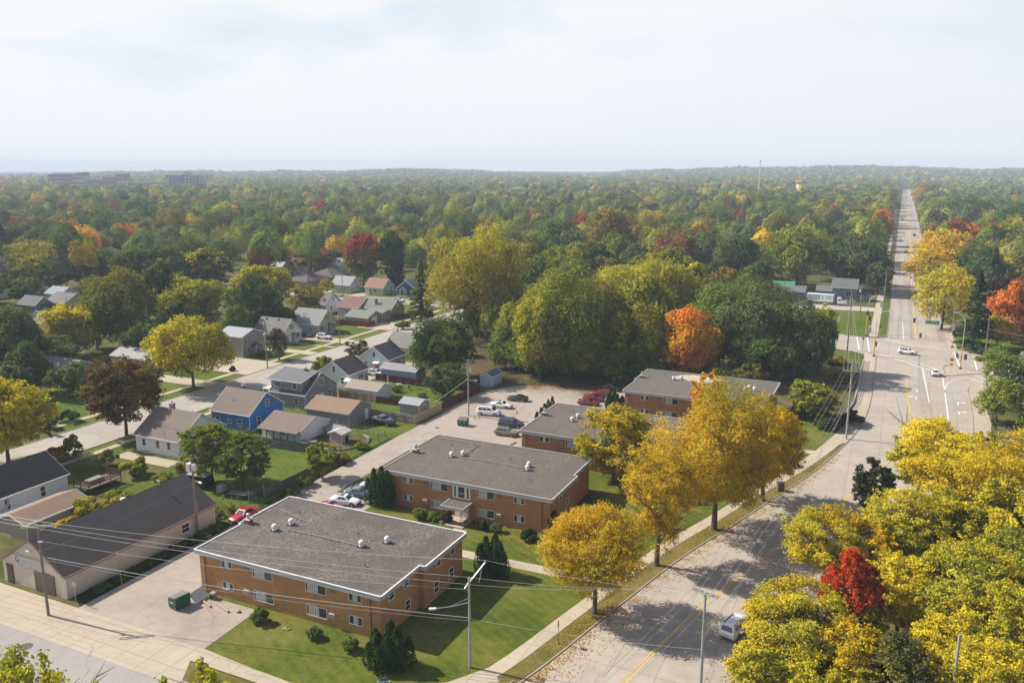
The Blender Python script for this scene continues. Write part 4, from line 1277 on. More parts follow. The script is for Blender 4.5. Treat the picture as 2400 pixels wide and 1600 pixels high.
b2 = apartment('brick_apartment_building', 'middle brick apartment block with white entrance doors under a small porch canopy', -68.2, -40.2, 99.2, 117.3, BRICK2, GRAVEL2, 9.5, 10.2, -0.6, edge=plain('weathered_edge', (0.42, 0.40, 0.37), 0.6),
		  fans=((-7.0, 0.4), (-5.6, 1.6), (5.9, 1.4), (6.3, 0.0)), chim=(0.8, 8.8),
		  pipes=([(-6.0, 0.6), (0.0, 0.7), (5.4, 0.4)], [(-5.4, 1.5), (-5.6, 7.3), (-13.6, 7.6)]),
		  front=[q for q in std_front(14.0)], side=[(0, -5.0, 3.9, 0.9, 1.0), (0, -2.2, 2.2, 0.9, 0.9), (0, -6.4, 0.9, 0.9, 1.0), (0, 3.2, 3.9, 0.9, 1.0)])
def entrance(o, y, u):
	"""glazed stair window above a canopied porch with two white doors, step, railing"""
	b = MB(); fbox(b, '-Y', y, u - 1.45, u + 1.45, 3.0, 5.05, 0.0, 0.07); p = b.build('stair_window', WHITE, o)
	g = MB(); fbox(g, '-Y', y, u - 0.5, u + 0.5, 3.2, 4.85, 0.071, 0.085)
	for s in (-1, 1): fbox(g, '-Y', y, u + s * 1.05 - 0.14, u + s * 1.05 + 0.14, 3.2, 4.8, 0.071, 0.085)
	g.build('pane', GLASS, p)
	m = MB()
	for z in (3.8,): fbox(m, '-Y', y, u - 0.5, u + 0.5, z, z + 0.07, 0.086, 0.1)
	for s in (-1, 1): fbox(m, '-Y', y, u + s * 0.62 - 0.07, u + s * 0.62 + 0.07, 3.1, 4.95, 0.071, 0.1)
	m.build('mullion', WHITE, p)
	c = MB().prism([(u - 1.75, y - 2.9), (u + 1.75, y - 2.9), (u + 1.75, y), (u - 1.75, y)], 2.62, 2.80)
	can = c.build('canopy', GRAVEL2, o)
	f = MB().box(u - 1.9, u + 1.9, y - 3.05, y - 2.9, 2.45, 2.86).box(u - 1.9, u - 1.75, y - 2.9, y - 0.002, 2.45, 2.86).box(u + 1.75, u + 1.9, y - 2.9, y - 0.002, 2.45, 2.86)
	f.build('fascia', GREYTRIM, can)
	for s in (-1, 1):
		b = MB()
		for dx in (0, 0.28):
			b.tube((u + s * 1.55 - s * dx, y - 2.75, 0.12), (u + s * 1.55 - s * dx, y - 2.75, 2.6), 0.03, n=6)
		for k in range(7): b.tube((u + s * 1.55, y - 2.75, 0.2 + k * 0.34), (u + s * 1.27, y - 2.75, 0.37 + k * 0.34), 0.018, n=4)
		b.build('porch_post', DARKM, can)
	for s in (-0.75, 0.75): door(o, '-Y', y, u + s * 0.75, 0.95, 2.1, WHITE, 0.15)
	MB().box(u - 1.9, u + 1.9, y - 3.4, y - 0.002, 0.0, 0.14).build('porch_slab', CONC, o)
	b = MB()
	for i in range(6): b.tube((u + 1.85, y - 0.4 - i * 0.55, 0.14), (u + 1.85, y - 0.4 - i * 0.55, 1.0), 0.016, n=4)
	b.tube((u + 1.85, y - 0.3, 1.0), (u + 1.85, y - 3.3, 1.0), 0.025, n=5)
	b.build('handrail', DARKM, o)
entrance(b2, -9.05 + 0.35, -0.3)
b3 = apartment('brick_apartment_building', 'brick apartment block partly hidden behind the yellow maple, beside the parking lot', -57.1, -29.8, 125.4, 144.0, BRICK2, GRAVEL2, 10.0, 10.0, 0.6, edge=plain('weathered_edge', (0.42, 0.40, 0.37), 0.6),
		  fans=((-7.2, -0.4), (-7.0, 1.9), (5.0, 0.6), (6.5, 2.0)), chim=(0.5, 10.2), pipes=([(-4.2, -1.2), (0.5, -1.3)],), front=std_front(13.65), side=[(0, 4, 3.9, 0.9, 1.0)])
b4 = apartment('brick_apartment_building', 'farthest brick apartment block with patched tan roof below the orange maple', -48.8, -21.0, 158.4, 178.6, BRICK2, PATCHROOF, 10.0, 10.0, 0.6, edge=plain('weathered_edge', (0.42, 0.40, 0.37), 0.6),
		  fans=((-6.6, 2.8), (-5.2, 4.0), (9.4, 2.0), (8.8, 0.6), (10.6, 1.2)), chim=(0.6, 12), front=std_front(13.9), side=[(0, 4, 3.9, 0.9, 1.0)])
# bare patched area on the farthest roof
pt = MB().prism([(x * 5.2 - 2 + 0.5 * math.sin(a * 3), 6.2 + y * 3.0) for a, x, y in [(k * 0.45, math.cos(k * 0.45), math.sin(k * 0.45)) for k in range(14)]], 5.44, 5.452)
pt.build('bare_patch', paving('tan_membrane', (0.46, 0.37, 0.28), 0, True, 0.2), b4)
door(b4, '-X', -13.9 - 0.05, 3, 0.95, 2.1, WHITE, 0.1)

# --- long cream garage beside the alley
CREAM = siding('cream_stucco', (0.52, 0.46, 0.36), 4.0, dirt=0.22)
BLACKSH = shingle('charcoal_shingle', (0.075, 0.066, 0.062), 0.3)
g = house('garage_building', 'long cream garage building with charcoal shingle roof and faded sign on its front', -96.9, -85.75, 59.1, 82.9, 3.0, 6.5, 'y', CREAM, BLACKSH, cat='garage', oh=0.28, ohg=0.2, base=0.25, fasc=plain('rusty_fascia', (0.24, 0.13, 0.08), 0.7, var=0.3),
		  wins=[('+X', 6.4, 1.0, 1.3, 1.15, 'hung')], vents=())
door(g, '-Y', -11.9, 1.95, 3.5, 2.6, plain('brown_garage_door', (0.11, 0.085, 0.07), 0.6), 0.0, plain('door_frame_brown', (0.16, 0.12, 0.10), 0.6), 'garage_door')
door(g, '-Y', -11.9, -4.35, 1.15, 2.45, plain('dark_side_door', (0.07, 0.05, 0.042), 0.6), 0.0, plain('door_frame_brown', (0.16, 0.12, 0.10), 0.6))
sg = MB(); fbox(sg, '-Y', -11.9, -3.2, -0.35, 2.35, 3.95, 0.0, 0.035)
sgn = sg.build('sign_board', plain('faded_sign', (0.52, 0.50, 0.47), 0.7, var=0.1), g)
lg = MB()
for k in range(22):
	a = k * 2 * math.pi / 22
	if 0.2 < a < 1.2: continue
	a2 = a + 2 * math.pi / 22
	cx, cz = -2.72, 3.5
	lg.extrude([(cx + 0.36 * math.cos(a), -11.937, cz + 0.36 * math.sin(a)), (cx + 0.36 * math.cos(a2), -11.937, cz + 0.36 * math.sin(a2)), (cx + 0.20 * math.cos(a2), -11.937, cz + 0.20 * math.sin(a2)), (cx + 0.20 * math.cos(a), -11.937, cz + 0.20 * math.sin(a))], (0, -0.008, 0))
lg.build('round_emblem', plain('navy_emblem', (0.035, 0.04, 0.10), 0.6), sgn)
fl = MB(); rr_ = random.Random(3)
def scribble(mb, x0, x1, y, z, h, d):
	"""faded, no longer readable lettering: a row of letter-sized marks"""
	x = x0
	while x < x1:
		w_ = h * (0.35 + 0.4 * rr_.random())
		if rr_.random() > 0.16: mb.box(x, x + w_ * 0.72, y - d, y, z, z + h * (0.7 if rr_.random() < 0.5 else 1.0))
		x += w_
scribble(fl, -2.25, -0.6, -11.937, 3.3, 0.34, 0.006)
scribble(fl, -2.9, -0.6, -11.937, 2.98, 0.16, 0.006)
scribble(fl, -2.7, -0.55, -11.937, 2.70, 0.14, 0.006)
scribble(fl, -2.2, -0.8, -11.937, 2.45, 0.12, 0.006)
fl.build('lettering', plain('faded_lettering', (0.34, 0.34, 0.36), 0.7), sgn)
for i, (x, y) in enumerate(((-0.9, -9.3), (-0.85, -4.6), (-0.85, -0.6), (-0.85, 3.8))):
	b = MB().box(x + 1.3, x + 1.85, y - 0.28, y + 0.28, 5.55, 5.95); b.build('roof_vent', GALV, g)
roof_vent(g, 0.15, 7.4, 6.6, GALV, 1.4)
MB().lathe([(0.4, 0), (0.42, 0.05), (0.3, 0.22), (0.05, 0.3)], (-0.6, 2.0, 6.35), 12).build('turbine_vent', ALU, g)
b = MB(); fbox(b, '+X', 5.575, 8.35, 8.85, 1.0, 1.9, 0.02, 0.2); b.tube((5.7, 8.6, 1.9), (5.7, 8.6, 4.4), 0.05); b.build('electric_meter', GALV, g)
b = MB(); fbox(b, '-Y', -11.9, -0.55, 0.05, 5.0, 5.16, 0.03, 0.3); b.build('gable_lamp', ALU, g)

# --- houses on the left
WH = siding('white_siding', (0.66, 0.66, 0.66))
WH2 = siding('white_board', (0.62, 0.63, 0.64), 0.35, True)
BLUE = siding('bright_blue_siding', (0.018, 0.17, 0.48))
GREY = siding('grey_siding', (0.235, 0.225, 0.24))
LBLUE = siding('pale_blue_siding', (0.50, 0.56, 0.60))
BROWNSH = shingle('brown_shingle', (0.185, 0.145, 0.118), 0.18)
TANSH = shingle('tan_shingle', (0.25, 0.165, 0.115), 0.2)
GREYSH = shingle('grey_shingle', (0.175, 0.165, 0.155), 0.16)
DGREY = shingle('dark_grey_shingle', (0.095, 0.093, 0.098), 0.22)
DBROWN = shingle('dark_brown_shingle', (0.085, 0.068, 0.058), 0.25)
INK = shingle('black_shingle', (0.022, 0.022, 0.026), 0.4)
ROSE = shingle('rose_shingle', (0.22, 0.12, 0.10), 0.16)
GRNSH = shingle('green_grey_shingle', (0.19, 0.195, 0.165), 0.18)
SLATE = shingle('slate_shingle', (0.15, 0.15, 0.155), 0.18)

house('white_bungalow', 'white bungalow with brown roof and square chimney on the residential street', -121.6, -111.2, 100.4, 111.4, 3.35, 6.9, 'x', WH, BROWNSH, oh=0.3, chim=(-1.9, 0.3, 1.0, 0.75, plain('grey_block', (0.26, 0.24, 0.22), 0.9, var=0.3)), vents=((2.2, 1.0), (-2.0, -3.2)),
	  wins=[('-Y', -3.2, 1.5, 0.75, 1.15), ('-Y', 0.2, 1.45, 0.75, 1.3), ('-Y', 2.9, 1.5, 0.75, 1.3), ('+X', -2, 1.5, 0.8, 1.2), ('-Y', 3.4, 0.2, 0.9, 0.35, 'slide'), ('-Y', -2.6, 0.2, 0.9, 0.35, 'slide')])
house('blue_house', 'bright blue house with white window frames and brown gable roof', -120.2, -110.6, 117.3, 127.2, 3.5, 6.85, 'x', BLUE, BROWNSH, oh=0.28, chim=(-1.6, 0.9, 0.95, 0.6), vents=((-1.2, -2.6),),
	  wins=[('-Y', -0.15, 1.35, 0.0 + 0.62, 0.75, 'none'), ('-Y', 2.4, 0.9, 0.95, 1.5), ('+X', 0.3, 4.1, 0.8, 1.25), ('+X', -2.3, 1.1, 0.95, 1.45), ('+X', 2.6, 1.1, 1.0, 1.3), ('-Y', -3.2, 1.1, 0.9, 1.3)])
# white garage with an open lean-to carried on posts
lt = house('white_garage', 'white garage with brown roof and an open lean-to on dark posts', -106.9, -97.6, 116.6, 124.9, 2.3, 4.0, 'x', WH2, BROWNSH, cat='garage', oh=0.3, ohg=0.15, base=0.12, wins=[('-Y', 0.5, 1.0, 0.75, 0.75, 'hung')])
px = MB()
for i in range(6):
	x = -4.2 + i * 1.65
	px.box(x - 0.06, x + 0.06, -5.35, -5.23, 0, 1.92)
	px.tube((x, -5.28, 1.5), (x + 0.5, -5.28, 1.9), 0.035, n=5); px.tube((x, -5.28, 1.5), (x, -4.4, 2.1), 0.035, n=5)
px.box(-4.6, 4.6, -5.36, -5.22, 1.93, 2.05)
px.build('lean_to_frame', plain('dark_stained_wood', (0.05, 0.045, 0.045), 0.8), lt)
MB().extrude([(-4.7, -5.6, 2.07), (-4.7, -4.46, 2.36), (-4.7, -4.46, 2.46), (-4.7, -5.6, 2.17)], (9.4, 0, 0)).build('lean_to_roof', BROWNSH, lt)
gg = house('grey_garage', 'grey garage with tan-brown roof and a white side door beside the pickup', -105.6, -95.4, 128.3, 136.1, 2.75, 4.4, 'x', GREY, TANSH, cat='garage', oh=0.3, base=0.15, trim=plain('grey_trim', (0.42, 0.41, 0.41), 0.6), doors=[('+X', 2.2, 0.95, 2.1, WHITE)])
# grey storey-and-a-half house with a long shed dormer and a roof deck
gh = house('grey_dormer_house', 'grey house with a wide shed dormer and white corner windows', -119.6, -110.3, 133.6, 144.6, 3.4, 7.25, 'x', GREY, DGREY, oh=0.25,
	  wins=[('+X', -2.7, 1.2, 0.9, 1.5), ('+X', 2.8, 1.1, 0.95, 1.6), ('+X', 0.1, 4.35, 1.6, 1.5, 'pair'), ('-Y', 2.4, 1.2, 0.9, 1.3), ('-Y', -3.0, 1.2, 0.95, 1.3), ('-Y', 2.6, 0.1, 0.9, 0.35, 'slide')], doors=[('+X', 0.3, 0.95, 2.1, WHITE, 0.4)])
d = MB()
d.box(-4.55, 3.55, -5.05, -0.4, 3.9, 6.05)
dm = d.build('dormer', GREY, gh)
MB().extrude([(-5.1, -5.75, 6.02), (-5.1, 0.15, 7.32), (-5.1, 0.15, 7.48), (-5.1, -5.75, 6.16)], (9.2, 0, 0)).build('dormer_roof', SLATE, dm)
tb = MB().box(-5.13, 4.13, -5.84, -5.75, 5.93, 6.18); tb.extrude([(4.1, -5.75, 5.92), (4.1, 0.15, 7.22), (4.1, 0.15, 7.5), (4.1, -5.75, 6.18)], (0.04, 0, 0)); tb.build('dormer_trim', WHITE, dm)
for u, w_ in ((-2.9, 1.5), (1.7, 0.95)): window(gh, '-Y', -5.05, u, 4.45, w_, 1.15, WHITE, GLASS, 'pair' if w_ > 1 else 'hung')
chimney(gh, 1.2, -0.5, 7.0, 7.8, 0.6)
rd = MB().box(-6.9, -4.75, -5.4, -2.6, 3.55, 3.72); rk = rd.build('balcony', WHITE, gh)
rl = MB()
for x in (-6.85, -5.85, -4.85):
	for y in (-5.35, -2.65): rl.tube((x, y, 3.72), (x, y, 4.75), 0.04, n=5)
for z in (4.2, 4.72):
	rl.tube((-6.85, -5.35, z), (-4.85, -5.35, z), 0.03, n=5); rl.tube((-6.85, -5.35, z), (-6.85, -2.65, z), 0.03, n=5); rl.tube((-6.85, -2.65, z), (-4.85, -2.65, z), 0.03, n=5)
for x, y in ((-6.7, -5.2), (-6.7, -2.8)): rl.box(x - .07, x + .07, y - .07, y + .07, 0, 3.55)
rl.build('railing', WHITE, rk)
wh = house('white_gable_house', 'white house with dark brown roof and gable towards the grey garage', -120.7, -112.2, 151.6, 159.4, 3.5, 6.35, 'y', WH2, DBROWN, oh=0.25, boxv=((-0.6, 2.4), (-0.5, -1.6), (0.8, 3.2)),
	  wins=[('-Y', 0.2, 3.9, 0.75, 1.25), ('-Y', 2.5, 1.3, 0.75, 1.4), ('+X', 0.4, 1.7, 0.7, 0.9), ('+X', 1.4, 1.7, 0.7, 0.9)], doors=[('+X', 3.0, 0.9, 2.05, plain('grey_door', (0.25, 0.24, 0.23), 0.5), 0.4)])
b = MB().extrude([(3.6, -5.2, 2.3), (3.6, -3.92, 2.75), (3.6, -3.92, 2.82), (3.6, -5.2, 2.37)], (1.5, 0, 0)); b.build('awning', WHITE, wh)
house('white_shed_garage', 'small white garage with beige roof beside the bamboo-coloured fence', -108.9, -100.5, 145.9, 151.4, 2.45, 3.55, 'x', WH2, shingle('beige_shingle', (0.30, 0.245, 0.19), 0.15), cat='garage', oh=0.22, base=0.1)
house('pale_blue_house', 'pale blue house with dark grey roof and white door awning', -121.0, -112.4, 168.4, 176.2, 3.5, 6.5, 'y', LBLUE, DGREY, oh=0.25, boxv=((1.6, 2.8), (1.2, 2.0)), chim=(-0.2, 3.6, 0.6, 0.4),
	  wins=[('-Y', 0.1, 3.9, 0.8, 1.2), ('-Y', 2.9, 1.2, 0.9, 1.4), ('+X', 0.6, 1.5, 0.75, 1.2), ('-Y', -2.4, 1.4, 0.8, 1.1)], doors=[('-Y', 0.9, 1.0, 2.1, plain('red_door', (0.45, 0.04, 0.04), 0.5), 0.3)])
sh = bpy.data.objects['pale_blue_house']
MB().extrude([(0.1, -5.0, 2.5), (0.1, -3.92, 2.75), (0.1, -3.92, 2.83), (0.1, -5.0, 2.58)], (1.7, 0, 0)).build('awning', WHITE, sh)
house('blue_garage', 'low blue-grey garage with pale roof behind the maroon fence', -112.4, -102.4, 164.9, 169.4, 2.25, 3.2, 'x', siding('blue_grey_siding', (0.25, 0.31, 0.44)), shingle('pale_grey_shingle', (0.27, 0.26, 0.255), 0.12), cat='garage', oh=0.2, base=0.1)
house('yellow_house', 'pale yellow house with grey roof half hidden by the dark maple', -124.0, -114.0, 184.6, 193.6, 3.2, 6.1, 'x', siding('yellow_siding', (0.60, 0.48, 0.20)), GRNSH, oh=0.3, wins=[('-Y', 2.8, 1.1, 0.85, 1.3), ('-Y', 0, 1.1, 0.85, 1.3)], chim=(-4.2, 0.5, 0.6, 0.4))
house('grey_shed', 'small grey garden shed with pale roof inside the board fence', -91.6, -86.9, 140.9, 145.2, 2.2, 2.95, 'x', siding('shed_grey', (0.24, 0.25, 0.265)), shingle('shed_roof', (0.30, 0.305, 0.315), 0.1), cat='shed', oh=0.15, base=0.05, doors=[('+X', 0, 1.2, 1.8, plain('shed_door', (0.22, 0.22, 0.23), 0.6))])
house('tan_shed', 'weathered tan shed with ribbed pale metal roof in the fenced garden', -93.2, -90.5, 119.3, 122.0, 1.85, 2.35, 'y', siding('weathered_boards', (0.36, 0.32, 0.27), 0.22, True, 0.3), plain('ribbed_metal_roof', (0.55, 0.50, 0.42), 0.5, 0.2), cat='shed', oh=0.18, base=0.0, doors=[('+X', 0.2, 1.1, 1.3, plain('painted_dark_opening', (0.02, 0.02, 0.02), 0.9))])  # near-black door panel paints the shade inside the shed doorway
house('blue_shed', 'light blue metal shed standing by the edge of the parking lot', -86.6, -83.4, 168.0, 173.0, 2.3, 3.15, 'y', siding('light_blue_metal', (0.36, 0.44, 0.56), 0.3, True), shingle('blue_grey_roof', (0.12, 0.15, 0.19), 0.1), cat='shed', oh=0.12, base=0.03)
house('dark_roof_house', 'white house with a black shingle roof at the left edge', -124.5, -114.9, 64.0, 81.6, 3.3, 6.2, 'y', WH, INK, oh=0.3, wins=[('+X', 4.6, 1.2, 0.75, 1.5), ('+X', -1.0, 1.2, 0.75, 1.5), ('+X', -6.1, 1.2, 1.5, 1.4, 'pair')], vents=((1.9, -2.2),))
house('brown_garage', 'low garage with a plain brown roof in front of the black-roofed house', -110.6, -104.8, 67.6, 77.3, 2.4, 3.35, 'y', siding('taupe_siding', (0.30, 0.26, 0.22)), TANSH, cat='garage', oh=0.3, base=0.1)
# --- across the residential street
TAUPE = siding('taupe_grey_siding', (0.27, 0.245, 0.22))
gt = house('grey_two_storey_house', 'grey-brown two-storey house with white windows and a blue front door', -166.5, -158.0, 166.9, 175.6, 5.6, 7.15, 'x', TAUPE, shingle('light_grey_roof', (0.33, 0.335, 0.35), 0.1), oh=0.25,
	  wins=[('-Y', -0.6, 3.6, 0.95, 1.6), ('-Y', -1.8, 1.0, 0.85, 1.4), ('+X', -3.0, 3.6, 0.95, 1.5), ('+X', 0.4, 4.3, 0.9, 1.3), ('+X', -1.9, 1.0, 0.95, 1.4), ('+X', 3.0, 1.4, 0.9, 1.3)], boxv=((-1.5, 0.4), (2.6, 0.4)))
b = MB().box(4.25, 5.6, -0.7, 1.5, 0, 2.6); pc_ = b.build('porch', TAUPE, gt)
MB().extrude([(4.2, -1.1, 2.55), (4.2, 0.4, 3.5), (4.2, 1.9, 2.55)], (1.7, 0, 0)).build('porch_roof', DGREY, pc_)
pb = MB(); pb.extrude([(5.9, -1.15, 2.5), (5.9, 0.4, 3.5), (5.9, 0.4, 3.66), (5.9, -1.15, 2.66)], (0.05, 0, 0)); pb.extrude([(5.9, 1.95, 2.5), (5.9, 0.4, 3.5), (5.9, 0.4, 3.66), (5.9, 1.95, 2.66)], (0.05, 0, 0)); pb.build('porch_trim', WHITE, pc_)
door(gt, '+X', 5.6, 0.0, 0.95, 2.05, plain('blue_door', (0.03, 0.12, 0.32), 0.5), 0.25)
DSH = plain('dark_shutter', (0.05, 0.05, 0.055), 0.6)
def cape(name, label, x0, x1, y0, y1, eave, ridge, wall, roof, awn=None, **kw):
	o = house(name, label, x0, x1, y0, y1, eave, ridge, 'x', wall, roof, oh=0.25, shut=DSH, **kw)
	X = (x1 - x0) / 2
	if awn is not None:
		MB().extrude([(X, awn - 0.7, 2.95), (X + 0.9, awn - 0.7, 2.5), (X + 0.9, awn - 0.7, 2.56), (X, awn - 0.7, 3.03)], (0, 1.4, 0)).build('awning', DGREY, o)
		MB().box(X, X + 1.5, awn - 0.9, awn + 0.9, 0, 0.45).build('step', CONCB, o)
	return o
cape('white_cape_house', 'white cottage with black shutters and grey roof, gable facing the street', -169.5, -158.9, 184.0, 192.4, 3.3, 6.95, WH, GREYSH, 0.2,
	 wins=[('+X', -2.6, 1.0, 0.9, 1.4, 'hung', 1), ('+X', 2.6, 1.2, 1.4, 1.4, 'pair', 1), ('+X', 0.0, 4.1, 0.8, 1.3, 'hung', 1), ('-Y', 2.6, 1.0, 0.8, 1.3)], doors=[('+X', 0.4, 0.95, 2.05, plain('teal_door', (0.16, 0.25, 0.28), 0.5), 0.4)], boxv=((-3.2, -0.6), (1.2, -0.6)))
cape('cream_cape_house', 'cream cottage with dark shutters and pale grey roof behind the white car', -169.8, -158.9, 200.6, 209.6, 3.15, 7.1, siding('cream_siding', (0.46, 0.43, 0.35)), shingle('weathered_grey_roof', (0.25, 0.25, 0.235), 0.15), 0.3,
	 wins=[('+X', -2.8, 1.1, 0.9, 1.4, 'hung', 1), ('+X', 2.8, 1.2, 1.3, 1.4, 'pair', 1), ('+X', 0.0, 4.2, 0.8, 1.3, 'hung', 1), ('-Y', 2.4, 1.2, 0.8, 1.1), ('-Y', -1.6, 1.2, 0.8, 1.1), ('-Y', -1.0, 1.2, 0.8, 1.1)][:5], doors=[('+X', 0.5, 0.95, 2.05, plain('dark_door', (0.08, 0.08, 0.08), 0.5), 0.4)], vents=((-1.2, -1.8), (-2.4, -1.6)))
SAGE = siding('sage_siding', (0.245, 0.26, 0.175))
house('sage_garage', 'sage green garage with grey roof and white overhead door', -163.2, -154.4, 220.1, 228.7, 2.45, 4.1, 'x', SAGE, GRNSH, cat='garage', oh=0.25, base=0.12, wins=[('-Y', -1.8, 1.0, 0.6, 0.9), ('-Y', 2.2, 0.9, 0.7, 0.9)])
door(bpy.data.objects['sage_garage'], '+X', 4.4, -0.6, 2.8, 2.1, WHITE, 0.05, WHITE, 'garage_door')
gv = house('green_house', 'olive green house with grey-green roof and an arcaded porch wing', -165.0, -154.2, 233.4, 242.0, 3.1, 6.1, 'x', siding('olive_siding', (0.20, 0.185, 0.125)), GRNSH, oh=0.25, wins=[('+X', -1.6, 1.0, 0.8, 1.5), ('+X', 2.4, 1.0, 0.8, 1.3), ('+X', 0.0, 4.0, 0.6, 1.2)], chim=(-1.5, -2.6, 1.7, 0.7, plain('olive_chimney', (0.17, 0.16, 0.12), 0.9)))
b = MB().extrude([(-2.5, -10.2, 2.5), (-2.5, -4.62, 3.3), (-2.5, -4.62, 3.45), (-2.5, -10.2, 2.65)], (7.9, 0, 0)); ar = b.build('porch_roof', GRNSH, gv)
b = MB()
for i in range(6): b.box(5.0, 5.2, -9.9 + i * 1.0, -9.7 + i * 1.0, 0, 2.55 + i * 0.1)
b.build('column', WHITE, ar)
MB().box(-2.2, 4.2, -9.8, -4.7, 0, 2.4).build('porch_wall', siding('plum_wall', (0.12, 0.07, 0.10)), gv)
house('rose_roof_house', 'cream house with a rose-brown roof behind the green garage', -174.9, -166.4, 231.9, 241.8, 3.1, 6.1, 'x', siding('pale_lilac_siding', (0.50, 0.47, 0.48)), ROSE, oh=0.3, wins=[('-Y', -0.6, 1.4, 0.75, 0.9), ('+X', 0.2, 4.0, 0.7, 1.2)], vents=((-1.6, -0.4), (2.6, -0.3), (-1.0, -2.6)))
house('steep_white_house', 'white house with a steep gable and grey roof left of the rose roof', -189.5, -179.8, 231.6, 240.2, 3.1, 6.8, 'x', WH2, GREYSH, oh=0.25, wins=[('+X', 0.0, 4.1, 0.7, 1.4), ('+X', -1.4, 1.0, 0.8, 1.4)], fasc=plain('maroon_trim', (0.10, 0.04, 0.035), 0.6))
# --- the row beyond the cross street
house('grey_row_house', 'pale grey cottage with light roof in the back row, nearest the long brown roof', -212.0, -202.7, 277.2, 285.2, 3.1, 6.2, 'x', siding('pale_grey_siding', (0.42, 0.42, 0.41)), shingle('silver_shingle', (0.30, 0.295, 0.29), 0.1), oh=0.25, wins=[('-Y', 0.8, 1.0, 0.8, 1.4), ('-Y', 1.9, 1.0, 0.8, 1.4), ('+X', -2.6, 1.2, 0.7, 1.0), ('+X', 1.6, 1.2, 0.9, 1.2), ('+X', 0, 4.0, 0.7, 1.2)])
house('pink_roof_house', 'cream cottage with a pinkish red roof in the back row', -195.2, -186.6, 277.3, 285.4, 3.1, 6.2, 'x', siding('cream_board', (0.47, 0.43, 0.37)), shingle('red_brown_shingle', (0.28, 0.155, 0.12), 0.12), oh=0.3, wins=[('-Y', 0.6, 1.0, 1.4, 1.3, 'pair'), ('+X', -2.4, 1.2, 0.7, 1.2), ('+X', 2.0, 1.0, 0.8, 1.7), ('+X', 0, 4.0, 0.7, 1.2)], doors=[('-Y', -1.8, 0.95, 2.05, plain('grey_front_door', (0.15, 0.15, 0.16), 0.5), 0.3)])
bh = house('navy_row_house', 'navy blue cottage with slate roof and white porch frame by the tall pine', -181.0, -172.5, 279.0, 287.2, 3.1, 6.3, 'y', siding('navy_siding', (0.05, 0.08, 0.15)), shingle('blue_slate', (0.20, 0.225, 0.26), 0.1), oh=0.25, wins=[('-Y', 2.6, 1.0, 0.9, 1.3)])
MB().extrude([(-2.2, -5.6, 2.5), (-0.6, -5.6, 3.8), (1.0, -5.6, 2.5)], (0, 1.45, 0)).build('porch_roof', shingle('blue_slate', (0.2, 0.225, 0.26), 0.1), bh)
b = MB()
for x in (-2.0, -0.2, 0.8): b.box(x - 0.08, x + 0.08, -5.5, -5.35, 0, 2.5)
b.extrude([(-2.3, -5.66, 2.42), (-0.6, -5.66, 3.8), (-0.6, -5.66, 3.98), (-2.3, -5.66, 2.6)], (0, 0.05, 0)); b.extrude([(1.1, -5.66, 2.42), (-0.6, -5.66, 3.8), (-0.6, -5.66, 3.98), (1.1, -5.66, 2.6)], (0, 0.05, 0))
b.build('porch_frame', WHITE, bh)
def hip_house(name, label, x0, x1, y0, y1, eave, ridge, axis, wall, roof, wins=(), cat='house', group=None):
	cx, cy_ = (x0 + x1) / 2, (y0 + y1) / 2; X, Y = (x1 - x0) / 2, (y1 - y0) / 2
	keep_out(x0 - 3, x1 + 3, y0 - 3, y1 + 3)
	o = thing(name, label, cat, (cx, cy_, 0), 0, group)
	MB().box(-X, X, -Y, Y, -0.1, eave).build('wall', wall, o)
	h = 0.45; a, b = X + h, Y + h; e = eave - 0.1
	rx, ry = (X - Y * 0.75, 0) if axis == 'x' else (0, Y - X * 0.75)
	v = [(-a, -b, e), (a, -b, e), (a, b, e), (-a, b, e), (-rx, -ry, ridge), (rx, ry, ridge), (-a, -b, e - .15), (a, -b, e - .15), (a, b, e - .15), (-a, b, e - .15)]
	f = [(0, 1, 5, 4), (1, 2, 5), (2, 3, 4, 5), (3, 0, 4)] if axis == 'x' else [(0, 1, 4), (1, 2, 5, 4), (2, 3, 5), (3, 0, 4, 5)]
	MB().faces(v, f + [(6, 7, 1, 0), (7, 8, 2, 1), (8, 9, 3, 2), (9, 6, 0, 3), (9, 8, 7, 6)]).build('roof', roof, o)
	for wd in wins: window(o, wd[0], {'-Y': -Y, '+X': X}[wd[0]], *wd[1:5], WHITE, GLASS, 'hung')
	return o
BUFF = brick('buff_brick', (0.36, 0.27, 0.14), (0.38, 0.32, 0.24))
hh = hip_house('long_hipped_house', 'long buff brick building with a dark brown hipped roof and a spire-like vent', -243, -226.5, 279.5, 296, 3.0, 5.9, 'x', BUFF, shingle('umber_shingle', (0.12, 0.10, 0.085), 0.2), [('+X', -4, 0.9, 1.0, 1.5), ('+X', 0, 0.9, 1.0, 1.5), ('+X', 5, 0.9, 1.6, 1.5)])
hip_house('rear_hipped_house', 'rear wing with dark brown hipped roof behind the long buff brick building', -240, -226.4, 297, 312, 3.0, 5.9, 'y', BUFF, shingle('umber_shingle', (0.12, 0.10, 0.085), 0.2))
MB().tube((3, 3.0, 5.5), (3, 3.0, 7.2), 0.3).tube((3, 3.0, 7.2), (3, 3.0, 10.2), 0.07, 0.03, 6).build('steeple', GALV, hh)
